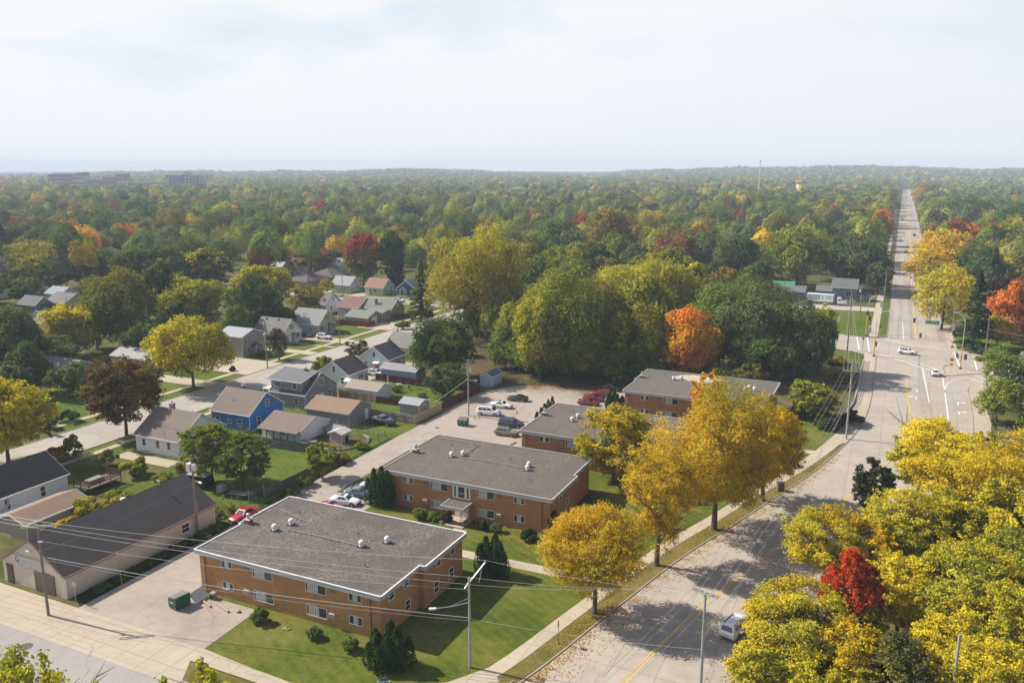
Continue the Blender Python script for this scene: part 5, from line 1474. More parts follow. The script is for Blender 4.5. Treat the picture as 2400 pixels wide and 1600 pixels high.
# --- houses among the trees on the far left
house('teal_house', 'small teal house with a grey gable roof and porch at the far left', -282, -273.0, 189.3, 196.0, 3.0, 5.6, 'x', siding('teal_siding', (0.14, 0.20, 0.25)), SLATE, oh=0.3, wins=[('+X', -0.6, 3.5, 0.7, 1.0), ('+X', 0.5, 3.5, 0.7, 1.0), ('-Y', 2, 1, 0.8, 1.3)])
b = MB().extrude([(4.5, -1.4, 2.4), (4.5, 0.6, 3.4), (4.5, 2.6, 2.4)], (2.4, 0, 0)); pr = b.build('porch_roof', DGREY, bpy.data.objects['teal_house'])
b = MB().box(6.7, 6.85, -1.2, -1.05, 0, 2.4).box(6.7, 6.85, 2.25, 2.4, 0, 2.4).box(6.72, 6.8, -1.0, 2.2, 0, 0.9); b.build('porch_post', WHITE, pr)
house('pale_yellow_house', 'pale yellow house with a broad grey gable roof at the far left', -277.5, -267.6, 196.6, 206.6, 3.0, 5.9, 'x', siding('straw_siding', (0.42, 0.38, 0.25)), GREYSH, oh=0.35, wins=[('-Y', 3.2, 1.0, 1.6, 1.3, 'pair'), ('+X', -2.0, 1.2, 0.9, 1.3), ('+X', 0, 4.2, 0.6, 0.8)], vents=((-2.6, -0.3), (0.6, -0.4), (3.6, -0.4)))
house('blue_grey_roof_house', 'house with a pale blue-grey roof behind the pale yellow house', -297, -288.5, 210.5, 218.5, 3.0, 5.2, 'x', siding('pale_siding', (0.42, 0.44, 0.44)), shingle('blue_grey_shingle', (0.27, 0.31, 0.33), 0.1), oh=0.35)
house('open_garage', 'white garage with an open doorway painted dark at the far left', -322.5, -314.6, 217.0, 224.0, 2.8, 4.2, 'y', siding('light_board', (0.46, 0.44, 0.40)), shingle('taupe_shingle', (0.23, 0.2, 0.17), 0.12), cat='garage', oh=0.3, base=0.1)
door(bpy.data.objects['open_garage'], '-Y', -3.5, 0.3, 3.0, 2.2, plain('painted_dark_opening', (0.02, 0.02, 0.02), 0.9), 0.0, WHITE, 'garage_door')  # the doorway's inner shade is painted on a solid near-black panel
house('tan_carport_house', 'low white garage with a pale tan roof at the left edge', -333, -317.8, 203.0, 212.5, 2.8, 4.0, 'x', siding('mauve_white', (0.5, 0.47, 0.48)), shingle('pale_tan_shingle', (0.33, 0.29, 0.25), 0.1), cat='garage', oh=0.3, base=0.1)
house('pale_green_house', 'pale green gable-fronted house behind the lemon-coloured tree', -243.5, -232.6, 164.9, 173.0, 3.6, 6.3, 'x', siding('mint_siding', (0.37, 0.41, 0.33)), GREYSH, oh=0.35, wins=[('+X', 0.6, 1.0, 0.8, 1.1), ('+X', 2.6, 1.2, 0.8, 1.0)])
house('flat_grey_garage', 'pale roofed garage in front of the pale green house', -221.0, -212.0, 148.0, 155.0, 2.6, 3.8, 'x', siding('green_grey_siding', (0.22, 0.27, 0.27)), shingle('pale_roof', (0.42, 0.40, 0.385), 0.08), cat='garage', oh=0.35, base=0.1)
house('low_grey_house', 'long low house with weathered grey roof behind the bronze tree', -190.5, -175.8, 126.6, 136.4, 3.0, 5.0, 'x', siding('fawn_siding', (0.30, 0.27, 0.24)), GREYSH, oh=0.4, wins=[('-Y', -4.6, 1.0, 1.0, 1.2)])
house('pale_roof_house', 'house with a pale grey roof left of the big yellow maple', -182.4, -168.5, 145.6, 153.6, 2.8, 4.5, 'x', siding('ivory_siding', (0.42, 0.40, 0.36)), shingle('pale_grey_roof', (0.33, 0.32, 0.31), 0.1), oh=0.35)
house('steel_shed', 'grey-blue outbuilding behind the white cottage', -176.5, -170.5, 196.0, 204.0, 3.0, 4.6, 'x', siding('steel_grey_siding', (0.30, 0.36, 0.40), 0.3, True), DBROWN, cat='shed', oh=0.2, base=0.1)
# --- by the avenue
bl = siding('slate_blue_siding', (0.16, 0.20, 0.28))
hb = house('slate_blue_house', 'slate blue house with steep grey roof behind the lorry', -21.9, -13.2, 340.6, 347.5, 5.2, 8.2, 'x', bl, SLATE, oh=0.35, wins=[('-Y', 1.6, 2.0, 1.8, 1.9, 'pair')])
MB().box(4.4, 9.0, -2.6, 3.0, 0, 2.7).build('sun_porch', bl, hb)
MB().extrude([(4.4, -3.0, 2.72), (9.3, -3.0, 2.72), (9.3, -3.0, 2.86), (4.4, -3.0, 3.3)], (0, 6.4, 0)).build('porch_roof', DGREY, hb)
for u in (5.2, 6.4, 7.6, 8.5): window(hb, '-Y', -2.6, u, 0.9, 0.85, 1.4, WHITE, GLASS, 'hung')
hw = MB().box(-10.2, -4.4, -3.0, 3.0, 0, 3.4); hw.build('rear_wing', bl, hb)
MB().extrude([(-10.5, -3.4, 3.3), (-10.5, 0, 5.2), (-10.5, 3.4, 3.3)], (6.1, 0, 0)).build('wing_roof', SLATE, hb)
house('long_grey_garage', 'long grey garage with a dark roof behind the lorry trailer', -48.5, -31.5, 335.0, 341.5, 3.4, 5.0, 'x', siding('blue_grey_boards', (0.19, 0.235, 0.27)), shingle('mauve_grey_shingle', (0.15, 0.14, 0.145), 0.1), cat='garage', oh=0.3, base=0.1)
house('green_roof_shed', 'shed with a bright green metal roof behind the long grey garage', -45.5, -37.5, 350.5, 356, 3.2, 4.6, 'x', siding('dark_boards', (0.13, 0.14, 0.13)), plain('green_metal_roof', (0.06, 0.25, 0.13), 0.5), cat='shed', oh=0.3, base=0.1)
house('red_roof_cottage', 'small house with a rusty red roof among the trees left of the avenue', -90, -81, 392, 400, 3.0, 5.0, 'x', siding('wheat_siding', (0.38, 0.33, 0.25)), shingle('rust_shingle', (0.30, 0.15, 0.09), 0.1), oh=0.4, wins=[('-Y', -2, 1, 1, 1.3), ('-Y', 2, 1, 1, 1.3)])
for i, (x, y, lab, rf) in enumerate(((-168, 470, 'tan gable roof showing between the dark trees left of the avenue', 'tan'), (-150, 486, 'grey-blue gable roof showing between the dark trees left of the avenue', 'blue'), (-250, 330, 'white house showing behind the brown oval tree', 'grey'), (-262, 322, 'green-grey gable showing left of the small yellow tree', 'green'), (-272, 315, 'low pale house below the rust coloured oval tree', 'pale'), (-365, 300, 'wide pale grey roof behind the dark purple plums', 'pale2'), (-420, 280, 'white house with grey roof under the spruce at the left edge', 'grey2'))):
	c = dict(tan=(0.33, 0.28, 0.22), blue=(0.20, 0.23, 0.29), grey=(0.26, 0.25, 0.24), green=(0.14, 0.16, 0.15), pale=(0.34, 0.35, 0.37), pale2=(0.30, 0.29, 0.30), grey2=(0.24, 0.24, 0.25))[rf]
	house('far_house', lab, x - 6, x + 6, y - 4.5, y + 4.5, 4.2, 7.2, 'x', siding('far_siding_' + rf, (0.5, 0.48, 0.45)), shingle('far_shingle_' + rf, c, 0.1), oh=0.4, wins=[('-Y', -2.5, 1.5, 1.2, 1.4), ('-Y', 2.5, 1.5, 1.2, 1.4), ('+X', 0, 1.5, 1.2, 1.4)])
# ------------------------------------------------------------------ vehicles (local +x is forward)
TYRE = plain('tyre_rubber', (0.018, 0.018, 0.018), 0.85)
RIM = plain('alloy_rim', (0.42, 0.42, 0.43), 0.35, 0.6)
CARGLASS = glass('car_glass', (0.018, 0.022, 0.026), 0.04)
LAMPW = plain('headlamp', (0.62, 0.63, 0.65), 0.15)
LAMPR = plain('tail_lamp', (0.42, 0.02, 0.02), 0.2)
BLACKP = plain('black_plastic', (0.022, 0.022, 0.024), 0.6)
def paint(name, col):
	return plain('paint_' + name, col, 0.28, 0.0, 0.04, 1.0, 0.5, 1.0)
# profile tables: belt line z along x, cabin outline, sizes
CARS = dict(
	sedan=dict(L=4.75, W=1.83, H=1.45, hood=0.80, nose=0.62, belt=0.94, tail=1.02, rear=0.92, ws=(0.98, 0.28), rw=(-1.62, -0.95), wh=(1.42, -1.38), r=0.33),
	coupe=dict(L=4.70, W=1.88, H=1.38, hood=0.84, nose=0.66, belt=0.94, tail=1.02, rear=0.92, ws=(0.70, 0.02), rw=(-1.75, -0.95), wh=(1.42, -1.38), r=0.35),
	hatch=dict(L=4.45, W=1.84, H=1.62, hood=0.92, nose=0.70, belt=1.02, tail=1.10, rear=1.0, ws=(0.92, 0.30), rw=(-2.08, -1.72), wh=(1.34, -1.34), r=0.35),
	suv=dict(L=4.85, W=1.94, H=1.76, hood=1.06, nose=0.84, belt=1.14, tail=1.18, rear=1.1, ws=(0.92, 0.38), rw=(-2.28, -1.98), wh=(1.45, -1.42), r=0.39),
	wagon=dict(L=4.75, W=1.78, H=1.56, hood=0.90, nose=0.68, belt=0.98, tail=1.02, rear=0.96, ws=(0.98, 0.36), rw=(-2.24, -1.78), wh=(1.36, -1.32), r=0.34),
	van=dict(L=5.15, W=1.99, H=1.76, hood=1.02, nose=0.76, belt=1.10, tail=1.12, rear=1.02, ws=(1.62, 0.72), rw=(-2.50, -2.22), wh=(1.62, -1.46), r=0.36),
	pickup=dict(L=5.7, W=2.0, H=1.82, hood=1.14, nose=0.92, belt=1.20, tail=1.22, rear=1.15, ws=(1.15, 0.55), rw=(-0.75, -0.62), wh=(1.85, -1.75), r=0.41),
)
CARCACHE = {}
def car_mesh(kind):
	"""meshes of one body style, shared by every car of that style"""
	if kind in CARCACHE: return CARCACHE[kind]
	k = CARS[kind]; L, W, H = k['L'] / 2, k['W'] / 2, k['H']
	P = {}
	# stations of the lower body: x, top z, half width at the belt
	wx, rx = k['ws'][0], k['rw'][0]
	st = [(L, k['nose'] - 0.12, W * 0.72), (L - 0.10, k['nose'], W * 0.84), (L - 0.45, k['hood'] - 0.04, W * 0.94), (wx + 0.35, k['hood'] + 0.06, W * 0.99), (wx - 0.1, k['belt'], W), (0, k['belt'], W), (rx + 0.3 if kind != 'pickup' else -1.0, k['belt'] + 0.02, W), (max(rx - 0.15, -L + 0.3) if kind != 'pickup' else -2.0, k['tail'], W * 0.985), (-L + 0.14, k['tail'] - 0.02, W * 0.93), (-L, k['rear'] - 0.1, W * 0.84)]
	zb = 0.24 if kind not in ('suv', 'pickup') else 0.34
	v = []; f = []
	for (x, zt, hw) in st:
		lo = zb + (0.14 if abs(x) > L - 0.2 else 0.0)
		ring = [(0.0, zt + 0.045), (hw * 0.70, zt + 0.03), (hw * 0.93, zt - 0.035), (hw * 1.0, zt - 0.16), (hw * 1.0, lo + 0.22), (hw * 0.94, lo), (0.0, lo)]
		ys = [(y, z) for y, z in ring] + [(-y, z) for y, z in ring[-2:0:-1]]
		v += [(x, y, z) for y, z in ys]
	n = 12
	for i in range(len(st) - 1):
		for j in range(n):
			f.append((i * n + j, i * n + (j + 1) % n, (i + 1) * n + (j + 1) % n, (i + 1) * n + j))
	f.append(tuple(range(n - 1, -1, -1))); f.append(tuple(range((len(st) - 1) * n, len(st) * n)))
	P['body'] = MB().faces(v, f)
	# cabin: roof and pillars, painted
	hb_, ht = W * 0.90, W * 0.70
	b0, b1 = k['belt'] - 0.02, H
	ws0, ws1 = k['ws']; rw0, rw1 = k['rw']
	zb0, zb1 = k['belt'] - 0.02, k['tail'] - 0.02
	base = [(ws0, hb_ * 0.93, zb0 - 0.03), (ws0 - 0.30, hb_, zb0), (rw0 + 0.25, hb_, zb1), (rw0, hb_ * 0.93, zb1 - 0.02)]
	top = [(ws1, ht * 0.94, H - 0.05), (ws1 - 0.35, ht, H - 0.015), (rw1 + 0.25, ht, H - 0.02), (rw1, ht * 0.95, H - 0.06)]
	def loop(h): return [(x, y, z) for x, y, z in h] + [(x, -y, z) for x, y, z in h[::-1]]
	cb, ct = loop(base), loop(top)
	cv = cb + ct + [(ws1 - 0.35, 0, H + 0.03), (rw1 + 0.25, 0, H + 0.025), (ws1, 0, H - 0.02), (rw1, 0, H - 0.03)]
	cf = [(i, (i + 1) % 8, 8 + (i + 1) % 8, 8 + i) for i in range(8)]
	cf += [(8, 9, 16, 18), (9, 10, 17, 16), (10, 11, 19, 17), (12, 13, 17, 19), (13, 14, 16, 17), (14, 15, 18, 16)]
	P['roof'] = MB().faces(cv, cf)
	# panes lie just proud of the cabin faces
	def inset(q, a0, a1, c0, c1, d=0.012):
		"""sub-rectangle of quad q (bottom a, bottom b, top b, top a) pushed out by d"""
		A, B, C, D = [Vector(p) for p in q]
		def at_(s, t): return (A.lerp(B, s)).lerp(D.lerp(C, s), t)
		nn = (B - A).cross(D - A).normalized()
		cen = (A + B + C + D) / 4
		if nn.dot(cen - Vector((0, 0, 0.9))) < 0: nn = -nn
		return [at_(a0, c0) + nn * d, at_(a1, c0) + nn * d, at_(a1, c1) + nn * d, at_(a0, c1) + nn * d]
	def pane(name, quads):
		m = MB()
		for q in quads:
			A, B, C, D = q
			nn = (B - A).cross(D - A).normalized()
			m.extrude([A, B, C, D], nn * 0.004)
		P[name] = m
	F = [(ws0, hb_ * 0.93, zb0 - 0.03), (ws0, -hb_ * 0.93, zb0 - 0.03), (ws1, -ht * 0.94, H - 0.05), (ws1, ht * 0.94, H - 0.05)]
	pane('windscreen', [inset(F, 0.05, 0.95, 0.06, 0.93)])
	R_ = [(rw0, -hb_ * 0.93, zb1 - 0.02), (rw0, hb_ * 0.93, zb1 - 0.02), (rw1, ht * 0.95, H - 0.06), (rw1, -ht * 0.95, H - 0.06)]
	pane('rear_window', [inset(R_, 0.07, 0.93, 0.12, 0.9)])
	for s, nm in ((1, 'side_window'), (-1, 'side_window')):
		Q = [(ws0 - 0.30, s * hb_, zb0), (rw0 + 0.25, s * hb_, zb1), (rw1 + 0.25, s * ht, H - 0.02), (ws1 - 0.35, s * ht, H - 0.015)]
		cuts = dict(sedan=((0.03, 0.47), (0.51, 0.86)), coupe=((0.03, 0.60), (0.66, 0.9)), pickup=((0.04, 0.50), (0.55, 0.95)), hatch=((0.02, 0.42), (0.45, 0.75), (0.79, 0.93)), suv=((0.02, 0.38), (0.41, 0.68), (0.72, 0.94)), wagon=((0.02, 0.38), (0.41, 0.68), (0.72, 0.95)), van=((0.02, 0.34), (0.37, 0.66), (0.69, 0.96)))[kind]
		qs = [inset(Q, a, b, 0.08, 0.86) for a, b in cuts]
		tri = [(ws0 - 0.05, s * hb_ * 0.96, zb0), (ws0 - 0.30, s * hb_, zb0), (ws1 - 0.35, s * ht, H - 0.015), (ws1 - 0.05, s * ht * 0.95, H - 0.04)]
		P.setdefault('sides', []).append(qs)
	P['pane'] = []
	for qs in P['sides']:
		m = MB()
		for A, B, C, D in qs:
			m.extrude([A, B, C, D], (B - A).cross(D - A).normalized() * 0.004)
		P['pane'].append(m)
	CARCACHE[kind] = dict(P=P, k=k, zb=zb, meshes={})
	return CARCACHE[kind]

WHEELMESH = {}
def wheel(parent, x, y, r, s):
	w = bpy.data.objects.new('wheel', None); COL.objects.link(w); w.parent = parent; w.location = (x, y, r)
	if r not in WHEELMESH:
		m = MB(); n = 18
		prof = [(r * 0.62, 0.0), (r * 0.66, 0.03), (r * 0.96, 0.035), (r, 0.0), (r, -0.16), (r * 0.96, -0.19), (r * 0.3, -0.19)]
		v = [(q * math.cos(2 * math.pi * i / n), t, q * math.sin(2 * math.pi * i / n)) for q, t in prof for i in range(n)]
		m.faces(v, [(a * n + i, a * n + (i + 1) % n, (a + 1) * n + (i + 1) % n, (a + 1) * n + i) for a in range(len(prof) - 1) for i in range(n)])
		t = m.build('tyre', TYRE)
		h = MB(); v = [(0, 0.02, 0)] + [(r * 0.64 * math.cos(2 * math.pi * i / 20), 0.012, r * 0.64 * math.sin(2 * math.pi * i / 20)) for i in range(20)] + [(r * 0.2 * math.cos(2 * math.pi * i / 20), 0.03, r * 0.2 * math.sin(2 * math.pi * i / 20)) for i in range(20)]
		fs = [(1 + i, 1 + (i + 1) % 20, 21 + (i + 1) % 20, 21 + i) for i in range(20) if i % 4 != 3] + [(0, 21 + i, 21 + (i + 1) % 20) for i in range(20)]
		h.faces(v, fs)
		hr = h.build('rim', RIM)
		WHEELMESH[r] = (t.data, hr.data)
		for o in (t, hr): bpy.data.objects.remove(o)
	for nm, me in zip(('tyre', 'rim'), WHEELMESH[r]):
		o = bpy.data.objects.new(nm, me); COL.objects.link(o); o.parent = w
	w.scale = (1, s, 1)
	return w

def car(kind, name, label, cat, x, y, rz, pm, group=None, rails=False, sunroof=False, z=0.03, rimmat=None, extra=None):
	c = car_mesh(kind); k = c['k']; P = c['P']; L, W, H = k['L'] / 2, k['W'] / 2, k['H']
	o = thing(name, label, cat, (x, y, z), rz, group)
	body = P['body'].build('body', pm, o, smooth=True)
	me = body.data
	P['roof'].build('roof', pm, body)
	P['windscreen'].build('windscreen', CARGLASS, o); P['rear_window'].build('rear_window', CARGLASS, o)
	for m in P['pane']: m.build('side_window', CARGLASS, o)
	for x_ in k['wh']:
		for s in (1, -1):
			b = MB(); n = 16
			R = k['r'] + 0.075
			v = [(x_ + R * math.cos(2 * math.pi * i / n), s * yy, k['r'] + R * math.sin(2 * math.pi * i / n)) for yy in (W - 0.30, W + 0.006) for i in range(n)]
			b.faces(v, [tuple(range(n)), tuple(range(n, 2 * n))] + [(i, (i + 1) % n, n + (i + 1) % n, n + i) for i in range(n)])
			b.build('wheel_arch', BLACKP, body)
			wheel(o, x_, s * (W + 0.006), k['r'], s)
	nz, rr = k['nose'], k['rear']
	for s in (1, -1):
		b = MB().extrude([(L - 0.10, s * W * 0.50, nz - 0.20), (L - 0.34, s * W * 0.90, nz - 0.20), (L - 0.40, s * W * 0.905, nz - 0.02), (L - 0.12, s * W * 0.52, nz - 0.08)], (0.07, s * 0.02, 0.0)); b.build('headlight', LAMPW, o)
		b = MB().extrude([(-L + 0.16, s * W * 0.60, rr - 0.22), (-L + 0.30, s * W * 0.955, rr - 0.22), (-L + 0.30, s * W * 0.945, rr + 0.0), (-L + 0.16, s * W * 0.62, rr + 0.0)], (-0.13, s * 0.012, 0.0)); b.build('taillight', LAMPR, o)
		b = MB().obox((k['ws'][0] - 0.34, s * (W + 0.09), k['belt'] + 0.05), (0.14, 0.2, 0.14)); b.build('mirror', pm, o)
	MB().box(L - 0.12, L + 0.012, -W * 0.45, W * 0.45, nz - 0.30, nz - 0.12).build('grille', BLACKP, o)
	b = MB().box(L - 0.05, L + 0.03, -W * 0.7, W * 0.7, c['zb'] + 0.10, c['zb'] + 0.2); b.build('bumper', BLACKP, o)
	b = MB().box(-L - 0.025, -L + 0.05, -W * 0.72, W * 0.72, c['zb'] + 0.1, c['zb'] + 0.22); b.build('bumper', BLACKP, o)
	MB().box(-L - 0.012, -L + 0.04, -0.26, 0.26, rr - 0.34, rr - 0.20).build('licence_plate', plain('plate', (0.45, 0.47, 0.5), 0.5), o)
	# door seams and handles
	s_ = MB()
	for s in (1, -1):
		for xx in (k['ws'][0] - 0.45, (k['ws'][0] - 0.4 + k['rw'][0]) / 2):
			s_.box(xx - 0.008, xx + 0.008, *sorted((s * (W - 0.02), s * (W + 0.003))), c['zb'] + 0.15, k['belt'] - 0.12)
	s_.build('door_seam', BLACKP, body)
	if rails:
		b = MB()
		for s in (1, -1): b.box(k['rw'][1] + 0.25, k['ws'][1] - 0.4, s * W * 0.62 - 0.03, s * W * 0.62 + 0.03, H + 0.03, H + 0.085)
		b.build('roof_rail', BLACKP, o)
	if sunroof:
		MB().box(k['ws'][1] - 1.05, k['ws'][1] - 0.42, -0.42, 0.42, H - 0.03, H + 0.034).build('sunroof', CARGLASS, o)
	return o
PW = paint('white', (0.74, 0.74, 0.74)); PBK = paint('black', (0.012, 0.012, 0.014)); PR = paint('red', (0.36, 0.014, 0.016)); PDR = paint('dark_red', (0.16, 0.012, 0.022)); PR2 = paint('deep_red', (0.22, 0.014, 0.02))
PN = paint('navy', (0.018, 0.022, 0.05)); POL = paint('olive', (0.19, 0.17, 0.085)); PBG = paint('blue_grey', (0.10, 0.14, 0.19)); PSIL = paint('silver', (0.45, 0.47, 0.49)); PMAR = paint('maroon', (0.10, 0.02, 0.02)); PGREY = paint('grey', (0.16, 0.17, 0.18))
D = math.radians
car('sedan', 'parked_car', 'bright red sedan parked nose-out beside the roof edge of the nearest brick building', 'car', -83.3, 86.0, D(-92), PR)
car('sedan', 'parked_car', 'white sedan with a dark sunroof parked behind the nearest brick roof', 'car', -73.0, 96.6, D(10), PW, sunroof=True)
car('sedan', 'parked_car', 'blue-grey sedan parked between the white sedan and the tall cedars', 'car', -72.9, 99.9, D(10), PBG)
car('sedan', 'parked_car', 'light car mostly hidden behind the tall cedars by the alley', 'car', -72.2, 103.2, D(10), PSIL)
car('coupe', 'parked_car', 'small dark pink-red car whose bonnet shows at the back edge of the nearest roof', 'car', -73.6, 93.4, D(8), paint('rose_red', (0.40, 0.05, 0.08)))
car('van', 'parked_van', 'white minivan parked beside the wooden utility pole in the lot', 'van', -74.1, 147.5, D(9), PW, rails=True)
car('sedan', 'parked_car', 'white sedan parked just beyond the white minivan', 'car', -74.0, 153.5, D(4), PW, sunroof=True)
car('coupe', 'parked_car', 'black sedan parked alone in the middle of the lot', 'car', -73.2, 159.8, D(188), PBK)
car('van', 'parked_van', 'dark navy minivan parked beside the olive wagon', 'van', -66.4, 142.0, D(8), PN, rails=True)
car('wagon', 'parked_car', 'olive gold station wagon with grey lower trim and roof rails', 'car', -65.0, 136.9, D(5), POL, rails=True)
car('sedan', 'parked_car', 'first of three red cars in the lot, nearest the yellow maple', 'car', -57.9, 163.2, D(5), PR2)
car('sedan', 'parked_car', 'dark red car in the middle of the three red ones', 'car', -58.0, 166.9, D(4), PDR)
car('suv', 'parked_car', 'large red sport utility car, farthest of the three red ones', 'car', -57.6, 170.7, D(186), PR2)
car('sedan', 'parked_car', 'black car in the shade under the trees beyond the red cars', 'car', -57.3, 177.5, D(4), PBK)
car('pickup', 'pickup_truck', 'black pickup truck parked between the grey garage and the board fence', 'pickup', -90.6, 132.9, D(-3), PBK)
car('suv', 'parked_car', 'white sport utility car in the driveway before the cream cottage', 'car', -153.6, 196.4, D(3), PW)
car('sedan', 'parked_car', 'dark green car beside the cream cottage in the driveway', 'car', -160.6, 196.6, D(3), paint('dark_green', (0.03, 0.05, 0.04)))
car('hatch', 'parked_car', 'white car beside the pale blue house, partly behind its garage', 'car', -114.2, 165.6, D(5), PW, sunroof=True)
car('van', 'moving_van', 'white minivan with red tail lights driving up the shady curving road', 'van', -12.6, 85.6, D(74), PW, rails=True)
car('suv', 'moving_car', 'white sport utility car turning across the crossing', 'car', 4.6, 247.6, D(-12), PW, rails=True)
car('hatch', 'moving_car', 'small white car waiting by the traffic island', 'car', 10.75, 224.4, D(92), PW)
for x, y, kd, p, lab, rz in ((4.2, 556, 'hatch', PSIL, 'silver car nearest on the far avenue', 90), (0.9, 642, 'sedan', PGREY, 'grey car in the left lane of the far avenue', -90), (9.9, 701, 'suv', PMAR, 'dark maroon car in the right lane of the far avenue', 90), (0.6, 922, 'sedan', PMAR, 'dark reddish car farther up the left lane of the avenue', -90), (5.2, 1300, 'van', PW, 'white van in shadow high up the avenue', -90), (4.2, 1640, 'suv', PBK, 'dark vehicle at the far top of the avenue', 90)):
	car(kd, 'moving_car', lab, 'car', x, y, D(rz), p, 'cars on the far avenue')
car('suv', 'parked_car', 'white pickup-like car parked by the green house before the pine', 'car', -171.5, 262.8 + 2.5, D(4), PW)

# --- lorry with a box trailer by the avenue
TX, TY = -21.6, 328.6
lr = thing('box_lorry', 'white lorry with a box trailer lettered US in green letters', 'lorry', (TX, TY, 0.03), D(-5))
MB().box(-8.2, 1.2, -1.25, 1.25, 1.15, 3.75).build('trailer_box', plain('trailer_white', (0.66, 0.67, 0.68), 0.5, var=0.08), lr)
MB().box(-8.25, 1.25, -1.3, 1.3, 3.75, 3.84).build('trailer_roof', WHITE, lr)
m = MB()
m.extrude([(-7.6, -1.256, 1.9), (-5.6, -1.256, 1.7), (-3.6, -1.256, 1.75), (-3.4, -1.256, 3.2), (-5.0, -1.256, 3.45), (-7.5, -1.256, 3.3)], (0, -0.006, 0))
gr_ = m.build('side_graphic', plain('pale_blue_graphic', (0.30, 0.42, 0.55), 0.6), lr)
m = MB()
for (x0, x1, z0, z1) in ((-7.7, -6.9, 3.0, 3.35), (-6.5, -3.5, 3.18, 3.34), (-5.3, -4.5, 1.72, 2.1), (-7.4, -6.6, 2.05, 2.22), (-3.75, -3.5, 2.2, 3.1), (-2.7, -2.4, 2.0, 3.1)):
	m.box(x0, x1, -1.272, -1.263, z0, z1)
m.build('graphic_detail', plain('dark_teal_graphic', (0.05, 0.11, 0.13), 0.6), gr_)
def text(body, size, mat, parent, loc, rot, name='lettering', ext=0.01):
	c = bpy.data.curves.new(name, 'FONT'); c.body = body; c.size = size; c.extrude = ext; c.align_x = 'CENTER'; c.align_y = 'CENTER'
	c.materials.append(mat)
	t_ = bpy.data.objects.new(name, c); COL.objects.link(t_)
	bpy.context.view_layer.update()
	me = bpy.data.meshes.new_from_object(t_); bpy.data.objects.remove(t_)
	o = bpy.data.objects.new(name, me); COL.objects.link(o); o.parent = parent; o.location = loc; o.rotation_euler = rot
	return o
text('US', 1.7, plain('green_lettering', (0.03, 0.22, 0.09), 0.5), lr, (-0.45, -1.262, 2.75), (math.pi / 2, 0, 0))
m = MB()
m.extrude([(2.6, -1.15, 0.9), (2.6, -1.15, 2.7), (3.9, -1.15, 2.75), (4.5, -1.15, 2.0), (5.9, -1.15, 1.85), (6.0, -1.15, 0.7), (2.6, -1.15, 0.7)], (0, 2.3, 0))
cabb = m.build('cab', PW, lr)
MB().extrude([(2.6, -1.05, 2.7), (2.6, -1.05, 3.1), (3.6, -1.05, 3.0), (4.0, -1.05, 2.75)], (0, 2.1, 0)).build('wind_deflector', PW, cabb)
MB().extrude([(3.0, -1.157, 1.85), (3.95, -1.157, 1.85), (3.8, -1.157, 2.55), (3.0, -1.157, 2.55)], (0, -0.012, 0)).build('side_window', CARGLASS, cabb)
MB().extrude([(3.96, -1.0, 2.7), (4.52, -1.0, 2.06), (4.53, -1.0, 2.07), (3.97, -1.0, 2.71)], (0, 2.0, 0)).build('windscreen', CARGLASS, cabb)
MB().box(-8.0, 5.6, -0.5, 0.5, 0.75, 0.98).build('chassis', BLACKP, lr)
MB().box(2.0, 2.5, -1.0, 1.0, 1.0, 2.9).build('sleeper_gap_panel', plain('dark_panel', (0.04, 0.045, 0.06), 0.6), lr)
MB().tube((4.4, -1.0, 0.85), (2.8, -1.0, 0.85), 0.3, n=12).build('fuel_tank', RIM, lr)
for x in (-6.9, 1.6, 2.75, 5.1):
	for s in (1, -1): wheel(lr, x, s * 1.2, 0.5, s)
for s in (1, -1): MB().obox((4.6, s * 1.35, 2.2), (0.1, 0.25, 0.6)).build('mirror', BLACKP, cabb)

# --- trailers in the yard behind the cream garage
ut = thing('utility_trailer', 'flat black utility trailer with grey deck by the chain-link gate', 'trailer', (-89.4, 92.0, 0.02), D(12))
m = MB(); m.box(-2.0, 2.2, -0.95, 0.95, 0.55, 0.63); m.build('deck', WOODG, ut)
m = MB()
for y in (-1.0, 1.0):
	m.box(-2.05, 2.25, y - 0.04, y + 0.04, 0.48, 0.72)
	m.box(-0.6, 0.7, y - 0.16, y + 0.16, 0.74, 0.8)
for x in (-2.05, 2.25): m.box(x - 0.04, x + 0.04, -0.95, 0.95, 0.48, 0.72)
m.tube((-2.0, -0.8, 0.5), (-3.3, 0, 0.5), 0.05).tube((-2.0, 0.8, 0.5), (-3.3, 0, 0.5), 0.05)
m.build('frame', plain('black_steel', (0.03, 0.03, 0.03), 0.5), ut)
for s in (1, -1): wheel(ut, 0.05, s * 1.16, 0.34, s)
m = MB()
for x in (1.2, 1.5, 1.8, 2.15): m.tube((2.25, -0.9 + (x - 1.2), 0.7), (2.9, -0.9 + (x - 1.2), 0.05), 0.02, n=4)
m.build('ramp_gate', GALV, ut)
tt = thing('liquid_tote', 'white plastic liquid tank in a steel cage beside the trailers', 'tank', (-93.6, 92.2, 0.02), D(14))
MB().box(-0.52, 0.52, -0.52, 0.52, 0.18, 1.12).build('tank', plain('milky_plastic', (0.42, 0.44, 0.46), 0.4), tt)
m = MB()
for i in range(6):
	q = -0.55 + i * 0.22
	for s in (-0.56, 0.56):
		m.tube((q, s, 0.12), (q, s, 1.16), 0.015, n=4); m.tube((s, q, 0.12), (s, q, 1.16), 0.015, n=4)
for z in (0.3, 0.7, 1.14):
	for s in (-0.56, 0.56): m.tube((-0.56, s, z), (0.56, s, z), 0.015, n=4).tube((s, -0.56, z), (s, 0.56, z), 0.015, n=4)
m.build('cage', GALV, tt)
MB().box(-0.58, 0.58, -0.58, 0.58, 0.0, 0.12).build('pallet', WOODG, tt)
